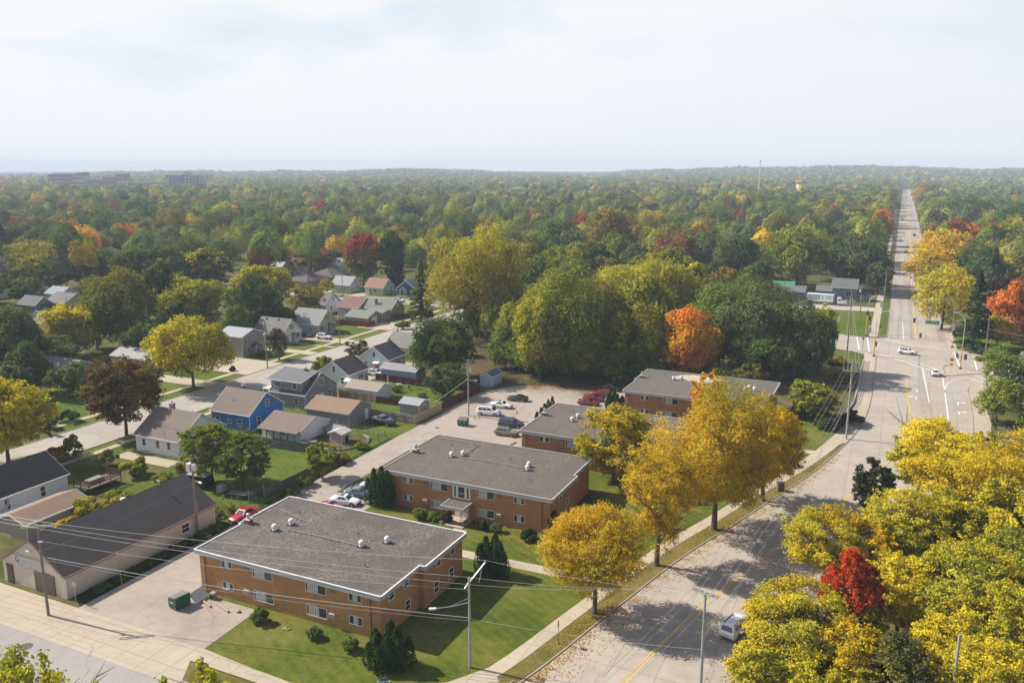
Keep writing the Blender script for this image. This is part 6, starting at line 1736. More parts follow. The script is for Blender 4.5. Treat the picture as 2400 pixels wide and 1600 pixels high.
bt = thing('enclosed_trailer', 'black enclosed trailer in the shade behind the cream garage', 'trailer', (-98.2, 92.4, 0.02), D(4))
MB().box(-1.8, 1.8, -1.0, 1.0, 0.55, 2.2).build('box', plain('black_panel', (0.012, 0.012, 0.014), 0.35), bt)
MB().box(-1.85, 1.85, -1.05, 1.05, 2.2, 2.27).build('roof', GALV, bt)
MB().tube((1.8, 0, 0.6), (3.0, 0, 0.5), 0.05).build('tow_bar', BLACKP, bt)
for s in (1, -1): wheel(bt, -0.3, s * 1.12, 0.33, s)

# --- dumpsters and bits round the near building
DGREEN = plain('dumpster_green', (0.012, 0.085, 0.045), 0.55, var=0.25)
def dumpster(label, x, y, rz):
	o = thing('dumpster', label, 'dumpster', (x, y, 0.025), rz)
	m = MB().extrude([(-0.95, -0.65, 0.1), (-0.95, 0.75, 0.1), (-0.95, 0.75, 1.5), (-0.95, -0.75, 1.2)], (1.9, 0, 0)); m.build('container', DGREEN, o)
	m = MB()
	for z in (0.45, 0.85): m.box(-1.0, 1.0, 0.75, 0.8, z, z + 0.07)
	for x_ in (-0.98, 0.95): m.box(x_, x_ + 0.04, -0.7, 0.7, 0.55, 0.75)
	for x_ in (-0.7, 0.7):
		for y_ in (-0.5, 0.6): m.box(x_ - .08, x_ + .08, y_ - .08, y_ + .08, 0, 0.1)
	m.build('rib', DGREEN, o)
	m = MB()
	for s in (-1, 1):
		x0, x1 = (-0.97, -0.02) if s < 0 else (0.02, 0.97)
		m.extrude([(x0, -0.82, 1.22), (x0, 0.78, 1.54), (x0, 0.78, 1.58), (x0, -0.82, 1.26)], (x1 - x0, 0, 0))
		for i in range(4):
			xx = x0 + 0.08 + i * 0.23
			m.extrude([(xx, -0.80, 1.263), (xx, 0.76, 1.583), (xx, 0.76, 1.61), (xx, -0.80, 1.29)], (0.09, 0, 0))
	m.build('lid', plain('weathered_black_lid', (0.17, 0.165, 0.16), 0.6, var=0.3), o)
	m = MB()
	m.box(-0.45, -0.05, -0.727, -0.712, 0.85, 1.08); m.box(0.45, 0.6, -0.727, -0.712, 0.75, 1.08); m.box(1.0, 1.006, -0.3, 0.35, 0.8, 0.92)
	m.build('sticker', plain('white_sticker', (0.6, 0.6, 0.58), 0.6), o)
	return o
dumpster('green dumpster with striped lids beside the front corner of the nearest brick building', -72.55, 63.7, D(-100))
dumpster('green dumpster with a grey lid in the parking lot by the wooden pole', -75.5, 138.9, D(6))
mt = thing('discarded_mattress', 'old white mattress leaning between the dumpster and the brick corner', 'mattress', (-71.75, 65.7, 0.03), D(95))
m = MB().extrude([(-1.0, -0.55, 0.0), (1.0, -0.55, 0.0), (1.0, 0.35, 1.05), (-1.0, 0.35, 1.05)], (0, -0.18, 0.16)); mq = m.build('cover', plain('stained_white_fabric', (0.62, 0.60, 0.57), 0.9, var=0.2, scale=2.5), mt)
m = MB()
for i in range(5): m.extrude([(-0.8 + i * 0.4, -0.74, 0.17), (-0.78 + i * 0.4, -0.74, 0.17), (-0.78 + i * 0.4, 0.16, 1.22), (-0.8 + i * 0.4, 0.16, 1.22)], (0, -0.006, 0.006))
m.build('piping', plain('grey_piping', (0.35, 0.34, 0.33), 0.9), mq)
TIMB = plain('pale_timber', (0.36, 0.27, 0.185), 0.85, var=0.25, scale=4)
for lab, (x0, y0), (x1, y1) in (('short timber kerb log lying on the tarmac by the dumpster', (-70.6, 65.5), (-69.0, 64.95)), ('long timber kerb log lying nearest the round shrub', (-68.9, 65.75), (-66.3, 64.95))):
	o = thing('timber_log', lab, 'log', ((x0 + x1) / 2, (y0 + y1) / 2, 0.03), math.atan2(y1 - y0, x1 - x0))
	L_ = math.hypot(x1 - x0, y1 - y0) / 2
	MB().tube((-L_, 0, 0.13), (L_, 0, 0.13), 0.13, 0.12, 10).build('log', TIMB, o)
	MB().tube((L_, 0, 0.13), (L_ + 0.004, 0, 0.13), 0.1, 0.1, 10).build('end_grain', WOODB, o)
wp = thing('metal_cabinet', 'small grey cabinet standing at the brick corner behind the mattress', 'cabinet', (-70.2, 66.6, 0.03), D(8))
MB().box(-0.3, 0.3, -0.3, 0.3, 0.02, 0.8).build('case', plain('grey_enamel', (0.3, 0.3, 0.3), 0.5), wp)
MB().box(-0.28, 0.28, -0.32, -0.305, 0.1, 0.6).build('door', BLACKP, wp)
wr = thing('stone_valve_cover', 'small pale stone block on the tarmac next to the round shrub', 'stone', (-65.3, 65.5, 0.03), 0.4)
MB().lathe([(0.22, 0), (0.26, 0.1), (0.22, 0.22), (0.08, 0.3)], n=9).build('block', TIMB, wr)
cn = thing('traffic_cone', 'orange traffic cone beside the parked white sedan', 'cone', (-69.4, 151.0, 0.025))
MB().box(-0.2, 0.2, -0.2, 0.2, 0, 0.04).build('base', plain('cone_orange', (0.75, 0.13, 0.03), 0.6), cn)
MB().lathe([(0.15, 0.04), (0.03, 0.75), (0.01, 0.76)], n=12).build('cone_body', plain('cone_orange', (0.75, 0.13, 0.03), 0.6), cn)
for i, (x, y) in enumerate(((-75.5, 143.7), (-74.9, 144.7))):
	o = thing('steel_bollard', ('yellow bollard', 'pale bollard')[i] + ' by the foot of the wooden pole in the lot', 'bollard', (x, y, 0.02))
	MB().lathe([(0.1, 0), (0.1, 0.95), (0.07, 1.02), (0.01, 1.05)], n=10).build('post', plain(('bollard_yellow', 'bollard_pale')[i], ((0.5, 0.36, 0.08), (0.4, 0.33, 0.24))[i], 0.6), o)
for i, (u, v, lab) in enumerate(((1211, 1025, 'red-brown timber wheel stop between the brick wall and the olive wagon'), (1203, 1040, 'red-brown timber wheel stop at the end of the near parking row'))):
	x, y = at(u, v); o = thing('wheel_stop', lab, 'wheel stop', (x, y, 0.02), D(80))
	MB().box(-0.9, 0.9, -0.1, 0.1, 0, 0.16).build('timber', plain('red_brown_timber', (0.24, 0.09, 0.05), 0.8), o)
# ------------------------------------------------------------------ poles, cables, signals, signs
POLE = plain('weathered_pole', (0.20, 0.165, 0.13), 0.9, var=0.3, scale=4)
POLEB = plain('reddish_pole', (0.16, 0.08, 0.05), 0.9, var=0.3, scale=4)
POLEG = plain('grey_pole', (0.30, 0.285, 0.26), 0.85, var=0.25, scale=4)
CABLE = plain('pale_cable', (0.42, 0.41, 0.40), 0.5, 0.3)
CABLED = plain('dark_cable', (0.10, 0.10, 0.10), 0.6)
PORC = plain('insulator', (0.48, 0.47, 0.45), 0.3)

def utility_pole(label, x, y, h, arms=(), m=None, r=0.17, trans=(), rz=0.0, braces=True, group=None):
	"""wooden pole; arms = (height, half length, axis angle); trans = transformer (height, angle)"""
	o = thing('utility_pole', label, 'utility pole', (x, y, 0), rz, group)
	MB().tube((0, 0, -0.3), (0, 0, h), r, r * 0.68, 10).build('pole', m or POLE, o)
	for (z, L, a, dbl) in arms:
		b = MB(); c, s = math.cos(a), math.sin(a)
		for q in ((-0.16, 0.16) if dbl else (0.16,)):
			b.obox((-s * q, c * q, z), (2 * L, 0.1, 0.13), a)
		if braces:
			for e in (-1, 1): b.tube((e * c * L * 0.5 - s * 0.16, e * s * L * 0.5 + c * 0.16, z - 0.04), (-s * 0.12, c * 0.12, z - 0.75), 0.025, n=4)
		ca = b.build('crossarm', POLEG, o)
		ib = MB()
		for t in (-0.92, -0.45, 0.45, 0.92):
			ib.lathe([(0.035, 0.06), (0.07, 0.1), (0.05, 0.17), (0.08, 0.2), (0.03, 0.27)], (t * L * c, t * L * s, z), 8)
		ib.build('insulator', PORC, ca)
	for (z, a) in trans:
		b = MB().lathe([(0.05, 0), (0.24, 0.02), (0.26, 0.1), (0.26, 0.85), (0.22, 0.92), (0.08, 0.95), (0.06, 1.15), (0.01, 1.18)], (0.46 * math.cos(a), 0.46 * math.sin(a), z), 12)
		b.tube((0, 0, z + 0.5), (0.3 * math.cos(a), 0.3 * math.sin(a), z + 0.5), 0.04, n=5)
		b.build('transformer', plain('transformer_grey', (0.45, 0.46, 0.47), 0.5), o)
	return o

def lamp_arm(o, z, a, L, rise=0.5):
	c, s = math.cos(a), math.sin(a)
	b = MB().path([(0, 0, z), (c * L * 0.5, s * L * 0.5, z + rise * 0.7), (c * L, s * L, z + rise)], 0.035, 6)
	b.tube((0, 0, z + 0.5), (c * L * 0.6, s * L * 0.6, z + rise * 0.8), 0.02, n=5)
	l = b.build('lamp_arm', GALV, o)
	h = MB(); h.obox((c * (L + 0.3), s * (L + 0.3), z + rise), (0.75, 0.3, 0.13), a); h.obox((c * (L + 0.35), s * (L + 0.35), z + rise - 0.09), (0.42, 0.22, 0.06), a)
	h.build('lamp_head', plain('lamp_grey', (0.58, 0.58, 0.57), 0.4), l)

def cable(label, p, q, sag=0.6, r=0.018, m=None, group=None, n=14):
	p = Vector(p); q = Vector(q)
	b = MB(); pts = []
	for i in range(n + 1):
		t = i / n; v = p.lerp(q, t) - p; v = v + Vector((0, 0, -4 * sag * t * (1 - t))); pts.append(v)
	b.path(pts, r, 4)
	o = b.build('overhead_cable', m or CABLE, None, tuple(p))
	return tag(o, label, 'cable', group)

PI = math.pi
P1 = (-81.1 * 50 / 48, 53.55 * 50 / 48)
pA = utility_pole('wooden pole with a long double crossarm in front of the cream garage', *P1, 11.0, ((10.9, 1.75, 0.62, True),), rz=0.0)
b = MB().obox((0.35, -0.1, 9.2), (0.5, 0.35, 0.12), 0.3).tube((0, 0, 8.7), (0.3, -0.1, 9.2), 0.03); b.build('bracket', GALV, pA)
pB = utility_pole('wooden pole with two pale box transformers behind the cream garage', -85.35, 79.1, 11.6, (), trans=())
b = MB().box(-0.85, -0.2, -0.35, 0.3, 9.2, 10.4).box(0.15, 0.6, -0.3, 0.2, 9.5, 10.4); b.build('transformer', plain('transformer_box', (0.62, 0.58, 0.52), 0.5), pB)
lamp_arm(pB, 7.8, -0.3, 1.6, 0.35)
P3 = (-36.1, 67.25)
pC = utility_pole('grey wooden pole with an angled bracket and street lamp by the nearest brick building', *P3, 10.0, (), m=POLEG)
b = MB().tube((-0.25, -0.5, 9.0), (0.9, 1.9, 11.0), 0.07, n=6).tube((0.55, 1.1, 9.1), (0.7, 1.5, 10.6), 0.03, n=5)
for t in (0.12, 0.3, 0.97): b.lathe([(0.04, 0), (0.08, 0.08), (0.04, 0.22)], (-0.25 + 1.15 * t, -0.5 + 2.4 * t, 9.0 + 2 * t + 0.05), 8)
b.build('bracket', GALV, pC)
lamp_arm(pC, 7.3, PI * 1.17, 3.4, -0.5)
P4 = (-13.7, 72.5)
pD = utility_pole('wooden pole with double crossarm and insulators beside the road in front of the white minivan', *P4, 11.0, ((10.9, 1.35, -0.3, True),), m=POLEG, trans=())
for z, s in ((8.0, 0.8), (6.7, 0.9)): MB().tube((0, 0, z), (-s, 0.1, z), 0.03, n=5).build('bracket', CABLED, pD)
P5_ = (-5.9, 162.0)
pE = utility_pole('grey wooden pole with crossarm beside the bend, right of the red hydrant', *P5_, 15.3, ((13.2, 1.6, 0.05, True), (14.8, 0.9, 0.05, False)), m=POLEG, r=0.2)
P6_ = (-10.6, 244.9)
pF = utility_pole('tall reddish brown pole without crossarm at the left corner of the crossing', *P6_, 16.8, (), m=POLEB, r=0.19)
P7_ = (-9.7, 292.2)
pG = utility_pole('pole with crossarm and transformer on the corner lawn beyond the crossing', *P7_, 13.4, ((12.6, 1.5, 0.1, False),), trans=((10.2, PI),))
pH = utility_pole('wooden utility pole with V-shaped top, transformer and lamp in the parking lot', -77.6, 145.2, 12.0, (), m=POLEG, trans=((9.3, 0.3),))
b = MB()
for s in (-1, 1): b.tube((0, 0, 11.2), (s * 0.95, s * 0.2, 12.1), 0.06, n=5).lathe([(0.04, 0), (0.08, 0.1), (0.03, 0.25)], (s * 0.95, s * 0.2, 12.1), 8)
b.build('bracket', POLEG, pH)
lamp_arm(pH, 7.5, 0.1, 1.3, 0.2)
pI = utility_pole('slender pole with a small white box at its foot right of the crossing', 23.6, 250.9, 11.8, ())
MB().box(0.25, 0.75, -0.3, 0.2, 0, 1.5).build('meter_box', plain('white_box', (0.6, 0.59, 0.57), 0.5), pI)
pJ = utility_pole('grey pole standing among the yellow trees at the bottom right', 7.7, 75.4, 10.5, (), m=POLEG)
r1 = utility_pole('street pole with lamp in the grass strip before the grey two-storey house', -143.9, 160.4, 12.4, (), r=0.16); lamp_arm(r1, 11.6, 0.25, 1.4, 0.2)
lamp_arm(r1, 9.0, -1.2, 0.9, 0.0)
r2 = utility_pole('street pole with a transformer in the grass strip before the cream cottage', -144.2, 191.4, 9.8, (), trans=((7.6, 2.6),), r=0.16)
utility_pole('thin pole between the rose roof and the back row of cottages', -199.5, 268.0, 9.5, (), r=0.13)
utility_pole('short pole beside the pale yellow house at the far left', -252.0, 186.0, 8.0, (), r=0.14)
utility_pole('leaning grey pole right of the red tree on the far side', 62, 330, 10, (), r=0.15)
for i in range(17):
	y = 346 + i * 44 + (i % 3) * 5
	utility_pole('dark utility pole in the long row along the left side of the avenue', -2.9 - 0.0012 * y, y, 11.5, ((10.8, 1.2, 0.0, False),), group='row of avenue poles', r=0.2, braces=False)
# cables
arm = lambda P, z, L, a, t: (P[0] + math.cos(a) * L * t, P[1] + math.sin(a) * L * t, z + 0.25)
ends1 = [arm(P1, 10.9, 1.75, 0.62, t) for t in (-0.92, 0.0, 0.92)]
ends3 = [(P3[0] - 0.1, P3[1] - 0.3, 9.4), (P3[0] + 0.15, P3[1] + 0.3, 9.9), (P3[0] + 0.9, P3[1] + 1.9, 11.2)]
ends4 = [arm(P4, 10.9, 1.35, -0.3, t) for t in (-0.92, -0.45, 0.92)]
names = ('lowest', 'middle', 'uppermost')
for i in range(3):
	cable('%s of three thin power cables crossing in front of the nearest brick building' % names[i], ends1[i], ends3[i], 0.55, 0.017)
	cable('%s of three power cables running left out of the picture from the double crossarm' % names[i], ends1[i], (P1[0] - 36, P1[1] - 3 + i, 11.4), 0.5, 0.017)
	cable('%s of three cables running from the lamp pole across the lawn to the road' % names[i], ends3[i], ends4[i], 0.5, 0.015)
cable('neutral cable under the three power cables before the nearest brick building', (P1[0], P1[1], 9.2), (P3[0], P3[1], 8.7), 0.7, 0.015)
cable('thick communication cable low across the front of the nearest brick building', (P1[0], P1[1], 7.3), (P3[0], P3[1], 5.6), 0.6, 0.028)
cable('lashed dashed cable just below the thick communication cable', (P1[0], P1[1], 7.0), (P3[0], P3[1], 5.25), 0.75, 0.013)
cable('thin service cable from the front pole down to the alley pole', (P1[0], P1[1], 7.9), (-85.35, 79.1, 7.6), 0.5, 0.014)
cable('low cable from the lamp pole across the curving road', (P3[0], P3[1], 5.5), (P4[0], P4[1], 5.0), 0.35, 0.018)
cable('cable from the alley pole over the trailers towards the green trees', (-85.35, 79.1, 9.8), (-84.8, 118, 8.5), 0.9, 0.014)
cable('cable from the alley pole to the pole in the parking lot', (-84.8, 118, 8.5), (-77.6, 145.2, 10.0), 0.5, 0.014)
lab4 = ('outermost left', 'second from left', 'third from left', 'fourth from left', 'rightmost')
for i, t in enumerate((-0.92, -0.45, 0.45, 0.92)):
	a = arm(P4, 10.9, 1.35, -0.3, t); c_ = arm(P5_, 13.2, 1.6, 0.05, t)
	cable('%s of the cables rising along the curving road to the bend' % lab4[i], a, c_, 2.0, 0.016)
	cable('%s of the cables running down off the roadside crossarm out of the picture' % lab4[i], a, (P4[0] - 9 + t, P4[1] - 34, 10), 0.9, 0.016)
	cable('%s of the cables between the bend pole and the tall brown pole' % lab4[i], c_, (P6_[0] + 0.4 * t, P6_[1], 15.8 - 0.3 * i), 0.9, 0.02)
cable('lower bundle of cables along the curving road', (P4[0], P4[1], 6.4), (P5_[0], P5_[1], 8.2), 1.6, 0.025)
cable('second lower cable along the curving road', (P4[0], P4[1], 6.0), (P5_[0], P5_[1], 7.8), 1.8, 0.018)
cable('single cable between the brown pole and the corner lawn pole', (P6_[0], P6_[1], 16.0), (P7_[0], P7_[1], 12.9), 0.6, 0.022)
cable('cable from the corner lawn pole towards the avenue poles', (P7_[0], P7_[1], 12.8), (-3.3, 346, 11), 0.7, 0.025)
cable('cable running right from the slender pole past the orange maple', (23.6, 250.9, 11.4), (62, 236, 11), 0.9, 0.022)
cable('lower cable running right from the slender pole', (23.6, 250.9, 8.0), (62, 236, 7.6), 0.9, 0.022)
cable('cable from the parking lot pole down to the white sedan side of the lot', (-77.6, 145.2, 7.8), (-70.5, 158, 0.2), 0.1, 0.03)
cable('guy cable from the parking lot pole to the maroon fence', (-77.6, 145.2, 8.0), (-86.5, 146.2, 1.5), 0.2, 0.03)
cable('yellow-sleeved guy wire beside the cream garage wall', (-85.5, 66.2, 3.2), (-82.6, 64.2, 0.1), 0.0, 0.03, plain('guy_sleeve', (0.38, 0.32, 0.06), 0.6))

# signals and lamps at the crossing
SIGY = plain('signal_yellow', (0.55, 0.36, 0.08), 0.5, var=0.15)
SILVER = plain('silver_mast', (0.52, 0.53, 0.53), 0.4, 0.3)
SIGB = plain('signal_black', (0.014, 0.014, 0.014), 0.5)
LENS = dict(r=plain('red_lens', (0.16, 0.015, 0.01), 0.3), y=plain('amber_lens', (0.16, 0.09, 0.01), 0.3), g=plain('green_lens', (0.01, 0.10, 0.06), 0.3))
def signal_head(par, loc, a, back=None):
	x, y, z = loc; c, s = math.cos(a), math.sin(a)
	b = MB(); b.obox((x, y, z), (0.25, 0.36, 1.1), a); b.obox((x - c * 0.02, y - s * 0.02, z), (0.03, 0.6, 1.4), a)
	h = b.build('signal_head', back or SIGB, par)
	for k, q in enumerate('ryg'):
		zz = z + 0.34 - k * 0.34
		m = MB().tube((x + c * 0.125, y + s * 0.125, zz), (x + c * 0.16, y + s * 0.16, zz), 0.12, n=10); m.build('lens', LENS[q], h)
		m = MB(); m.obox((x + c * 0.24, y + s * 0.24, zz + 0.13), (0.22, 0.26, 0.02), a); m.build('visor', SIGB, h)
def mast(label, x, y, h_low, h_lamp, a_lamp, L_lamp, arm_=None, heads=(), base=True, yell=True):
	o = thing('traffic_signal', label, 'traffic signal', (x, y, 0.1))
	MB().lathe([(0.36, 0), (0.34, 0.25), (0.22, 0.55), (0.18, 0.6)], n=10).build('base', plain('green_base', (0.05, 0.09, 0.05), 0.6), o)
	MB().tube((0, 0, 0.55), (0, 0, h_low), 0.15, 0.13, 10).build('lower_post', SIGY if yell else SILVER, o)
	if h_lamp:
		c, s = math.cos(a_lamp), math.sin(a_lamp)
		pts = [(0, 0, h_low), (0, 0, h_lamp - 2.6)] + [(c * L_lamp * (1 - math.cos(t)), s * L_lamp * (1 - math.cos(t)), h_lamp - 2.6 + 2.6 * math.sin(t)) for t in (0.3, 0.6, 0.9, 1.2, 1.5)]
		b = MB().path(pts, 0.085, 8); p = b.build('lamp_post', SILVER, o)
		e = pts[-1]; b = MB(); b.obox((e[0] + c * 0.4, e[1] + s * 0.4, e[2] - 0.02), (0.9, 0.32, 0.14), a_lamp); b.build('lamp_head', plain('lamp_grey', (0.58, 0.58, 0.57), 0.4), p)
	if arm_:
		z, a, L, rise, w_ = arm_
		c, s = math.cos(a), math.sin(a)
		b = MB().path([(0, 0, z), (c * L * 0.35, s * L * 0.35, z + rise * 0.7), (c * L, s * L, z + rise)], 0.075, 8); b.build('mast_arm', SILVER, o)
	for (lx, ly, lz, a, bk) in heads: signal_head(o, (lx, ly, lz), a, bk)
	return o
ORB = plain('orange_signal_back', (0.32, 0.10, 0.03), 0.5)
mast('traffic signal with yellow post, curved silver lamp and long arm at the near left corner', -3.65, 240.3, 5.2, 12.6, 0.25, 2.6, (5.4, 0.35, 11.5, 0.9, 0), ((11.0, 4.0, 6.0, PI / 2, ORB), (0.3, 0.2, 3.4, PI / 2, ORB)))
mast('yellow signal post with two black heads and a lamp on the corner lawn', -6.8, 269.6, 6.6, 12.4, 0.1, 2.2, None, ((-0.0, -0.35, 7.1, -PI / 2, None), (0.75, -0.2, 5.5, -PI / 2, None)))
mast('signal post with yellow base and tall silver lamp on the traffic island', 16.8, 233.8, 6.0, 14.4, PI * 0.98, 2.2, None, ((-1.1, -0.3, 3.6, PI, None), (0.9, -0.4, 3.3, -PI / 2, None), (-0.75, 0.1, 3.2, PI, None)))
mR = mast('signal post holding a long arm with the green street name sign', 16.2, 261.8, 6.4, 0, 0, 0, (6.2, PI * 1.0, 10.2, 1.2, 0), ((-10.3, 0, 7.1, -PI / 2, None), (0, -0.3, 4.4, -PI / 2, None)), yell=False)
m = MB().box(-7.4, -3.9, -0.12, -0.06, 6.35, 7.35); sb_ = m.build('street_name_sign', plain('sign_green', (0.0, 0.16, 0.10), 0.5), mR)
MB().box(-7.45, -3.85, -0.055, -0.04, 6.3, 7.4).build('border', WHITE, sb_)
m = MB(); rr_ = random.Random(8)
def marks(mb, x0, x1, z, h):
	x = x0
	while x < x1:
		w_ = h * (0.5 + 0.35 * rr_.random())
		if rr_.random() > 0.2:
			mb.box(x, x + w_ * 0.25, -0.135, -0.121, z, z + h)
			mb.box(x + w_ * 0.25, x + w_ * 0.75, -0.134, -0.121, z + h * rr_.choice((0.0, 0.4, 0.8)), z + h * rr_.choice((0.2, 0.55, 1.0)) + 0.02)
		x += w_
marks(m, -7.2, -4.2, 6.95, 0.24); marks(m, -7.1, -4.5, 6.52, 0.24)
m.build('lettering', WHITE, sb_)
lamp_ = thing('street_lamp', 'silver street lamp with a long curved arm among the yellow trees right of the avenue', 'street lamp', (17.2, 285, 0))
b = MB().path([(0, 0, 0), (0, 0, 8.5)] + [(-3.4 * (1 - math.cos(t)), 0, 8.5 + 2.2 * math.sin(t)) for t in (0.3, 0.6, 0.9, 1.2, 1.5)], 0.09, 8); b.build('post', SILVER, lamp_)
MB().obox((-3.6, 0, 10.7), (0.9, 0.32, 0.14), 0).build('lamp_head', plain('lamp_grey', (0.58, 0.58, 0.57), 0.4), lamp_)
for lab, x, y, col, zz in (('thin brown pedestrian signal post at the near kerb of the side street', -6.8, 247.9, POLEB, 3.2), ('short yellow pedestrian button post on the avenue verge', -3.0, 271.5, SIGY, 2.8)):
	o = thing('pedestrian_signal', lab, 'pedestrian signal', (x, y, 0.05))
	MB().tube((0, 0, 0), (0, 0, zz), 0.07, n=8).build('post', col, o)
	MB().box(-0.22, 0.22, -0.2, 0.2, zz - 0.1, zz + 0.42).build('signal_box', SIGB, o)
o = thing('signal_cabinet', 'grey signal control cabinet on the corner lawn', 'cabinet', (-6.0, 276.5, 0.02))
MB().box(-0.5, 0.5, -0.4, 0.4, 0, 1.9).build('case', plain('cabinet_grey', (0.42, 0.43, 0.45), 0.5), o)
MB().box(-0.43, 0.43, -0.43, -0.405, 0.2, 1.75).build('door', plain('cabinet_door', (0.38, 0.39, 0.41), 0.5), o)
SY = plain('sign_yellow', (0.60, 0.36, 0.02), 0.5)
o = thing('warning_sign', 'yellow diamond arrow sign above a yellow panel on the traffic island', 'road sign', (14.35, 226.6, 0.12))
MB().tube((0, 0, 0), (0, 0, 4.3), 0.04, n=6).build('post', GALV, o)
q = 0.62; m = MB().extrude([(-q, -0.05, 3.7), (0, -0.05, 3.7 + q), (q, -0.05, 3.7), (0, -0.05, 3.7 - q)], (0, -0.02, 0)); sp = m.build('sign_panel', SY, o)
m = MB().extrude([(-0.36, -0.072, 3.7), (-0.16, -0.072, 3.9), (-0.16, -0.072, 3.5)], (0, -0.006, 0)).extrude([(0.36, -0.072, 3.7), (0.16, -0.072, 3.5), (0.16, -0.072, 3.9)], (0, -0.006, 0)).box(-0.18, 0.18, -0.078, -0.072, 3.65, 3.75); m.build('double_arrow', BLACKP, sp)
MB().extrude([(-0.42, -0.05, 2.5), (-0.42, -0.05, 2.75), (0.42, -0.05, 2.75), (0.42, -0.05, 2.5), (0, -0.05, 2.1)], (0, -0.02, 0)).build('sign_panel', SY, o)
o = thing('yield_sign', 'red and white triangular give-way sign by the right-hand kerb', 'road sign', (22.2, 222.6, 0.05))
MB().tube((0, 0, 0), (0, 0, 2.6), 0.035, n=6).build('post', GALV, o)
MB().extrude([(-0.5, -0.04, 2.7), (0.5, -0.04, 2.7), (0, -0.04, 1.85)], (0, -0.02, 0)).build('border', plain('sign_red', (0.42, 0.02, 0.03), 0.5), o)
MB().extrude([(-0.26, -0.062, 2.57), (0.26, -0.062, 2.57), (0, -0.062, 2.13)], (0, -0.005, 0)).build('centre', WHITE, o)
o = thing('stop_sign', 'round-cornered grey back of a stop sign at the end of the alley', 'road sign', (-83.9, 58.9, 0.03), D(10))
MB().tube((0, 0, 0), (0, 0, 2.7), 0.03, n=6).build('post', GALV, o)
MB().extrude([(0.36 * math.cos(PI / 8 + i * PI / 4), -0.05, 2.5 + 0.36 * math.sin(PI / 8 + i * PI / 4)) for i in range(8)], (0, 0.02, 0)).build('sign_panel', plain('sign_back', (0.46, 0.45, 0.43), 0.5), o)
o = thing('road_sign', 'thin brown sign post on the verge by the curving road', 'road sign', (-29.5, 75.0, 0.05), D(10))
MB().tube((0, 0, 0), (0, 0, 2.7), 0.035, n=6).build('post', POLEB, o)
MB().box(-0.02, 0.02, -0.22, 0.22, 2.1, 2.7).build('sign_panel', POLEB, o)
o = thing('street_name_sign', 'green street name sign under a blue arched panel at the bottom corner', 'street sign', (-40.6, 58.3, 0.03), D(25))
MB().tube((0, 0, 0), (0, 0, 2.75), 0.03, n=6).build('post', GALV, o)
MB().box(-0.6, 0.6, -0.02, 0.02, 2.3, 2.62).build('border', WHITE, o)
p_ = MB().box(-0.56, 0.56, -0.03, 0.03, 2.33, 2.59).build('sign_panel', plain('sign_green', (0.0, 0.16, 0.10), 0.5), o)
m = MB()
for i, x in enumerate((-0.46, -0.3, -0.2, -0.06, 0.08, 0.24, 0.38)): m.box(x, x + 0.09, -0.036, -0.031, 2.39, 2.39 + (0.14 if i % 2 else 0.11))
m.build('lettering', WHITE, p_)
MB().extrude([(-0.42, -0.02, 2.64)] + [(0.42 * math.cos(t), -0.02, 2.64 + 0.3 * math.sin(t)) for t in (PI * 0.8, PI * 0.6, PI * 0.4, PI * 0.2)] + [(0.42, -0.02, 2.64)], (0, 0.04, 0)).build('arched_panel', plain('sign_blue', (0.03, 0.05, 0.20), 0.5), o)
o = thing('fire_hydrant', 'red fire hydrant at the edge of the lawn in front of the dark red hedge', 'hydrant', (-11.1, 168.4, 0))
MB().lathe([(0.2, 0), (0.2, 0.1), (0.14, 0.14), (0.14, 0.85), (0.19, 0.88), (0.17, 1.0), (0.06, 1.12), (0.05, 1.2), (0.01, 1.21)], n=12).build('barrel', plain('hydrant_red', (0.42, 0.04, 0.02), 0.5), o)
MB().tube((-0.26, 0, 0.66), (0.26, 0, 0.66), 0.08, n=8).tube((0, 0, 0.6), (0, -0.26, 0.6), 0.1, n=8).build('outlet', plain('hydrant_red', (0.42, 0.04, 0.02), 0.5), o)
o = thing('mailbox', 'brown box standing by the kerb under the big golden tree', 'box', (*at(1828, 1150), 0.06), D(30))
MB().box(-0.5, 0.5, -0.4, 0.4, 0.1, 1.3).build('case', POLEB, o); MB().box(-0.55, 0.55, -0.45, 0.45, 1.3, 1.38).build('lid', BLACKP, o)
o = thing('utility_marker', 'small pale marker post in the weeds beside the alley pole', 'post', (*at(450, 1262), 0))
MB().tube((0, 0, 0), (0, 0, 0.9), 0.07, n=8).build('post', CONCB, o); MB().lathe([(0.09, 0.9), (0.09, 0.98), (0.02, 1.02)], n=8).build('cap', WHITE, o)
o = thing('satellite_dish', 'large round white satellite dish beside the brown garage', 'satellite dish', (*at(18, 1212), 0), 0)
MB().lathe([(0.05, 0.0), (0.5, 0.06), (0.9, 0.22), (1.1, 0.36), (1.08, 0.38), (0.88, 0.25), (0.5, 0.1), (0.04, 0.04)], n=20).build('reflector', plain('dish_white', (0.56, 0.55, 0.52), 0.5), o).matrix_local = Matrix.Translation((0, 0, 1.9)) @ Matrix.Rotation(math.radians(58), 4, 'X') @ Matrix.Rotation(0.3, 4, 'Z')
MB().tube((0, 0.2, 0), (0, 0.15, 1.9), 0.06, n=8).build('post', GALV, o)
for lab, u, v in (('small white sign board in the grass left of the brown pole', 1964, 757), ('grey newspaper box by the avenue footway', 2066, 722)):
	o = thing('sign_board' if 'white' in lab else 'newspaper_box', lab, 'sign' if 'white' in lab else 'box', (*at(u, v), 0))
	MB().box(-0.5, 0.5, -0.05, 0.05, 0.5, 2.3).build('panel', WHITE if 'white' in lab else GALV, o)
	MB().tube((-0.4, 0, 0), (-0.4, 0, 0.5), 0.05).tube((0.4, 0, 0), (0.4, 0, 0.5), 0.05).build('legs' if False else 'stand', DARKM, o)

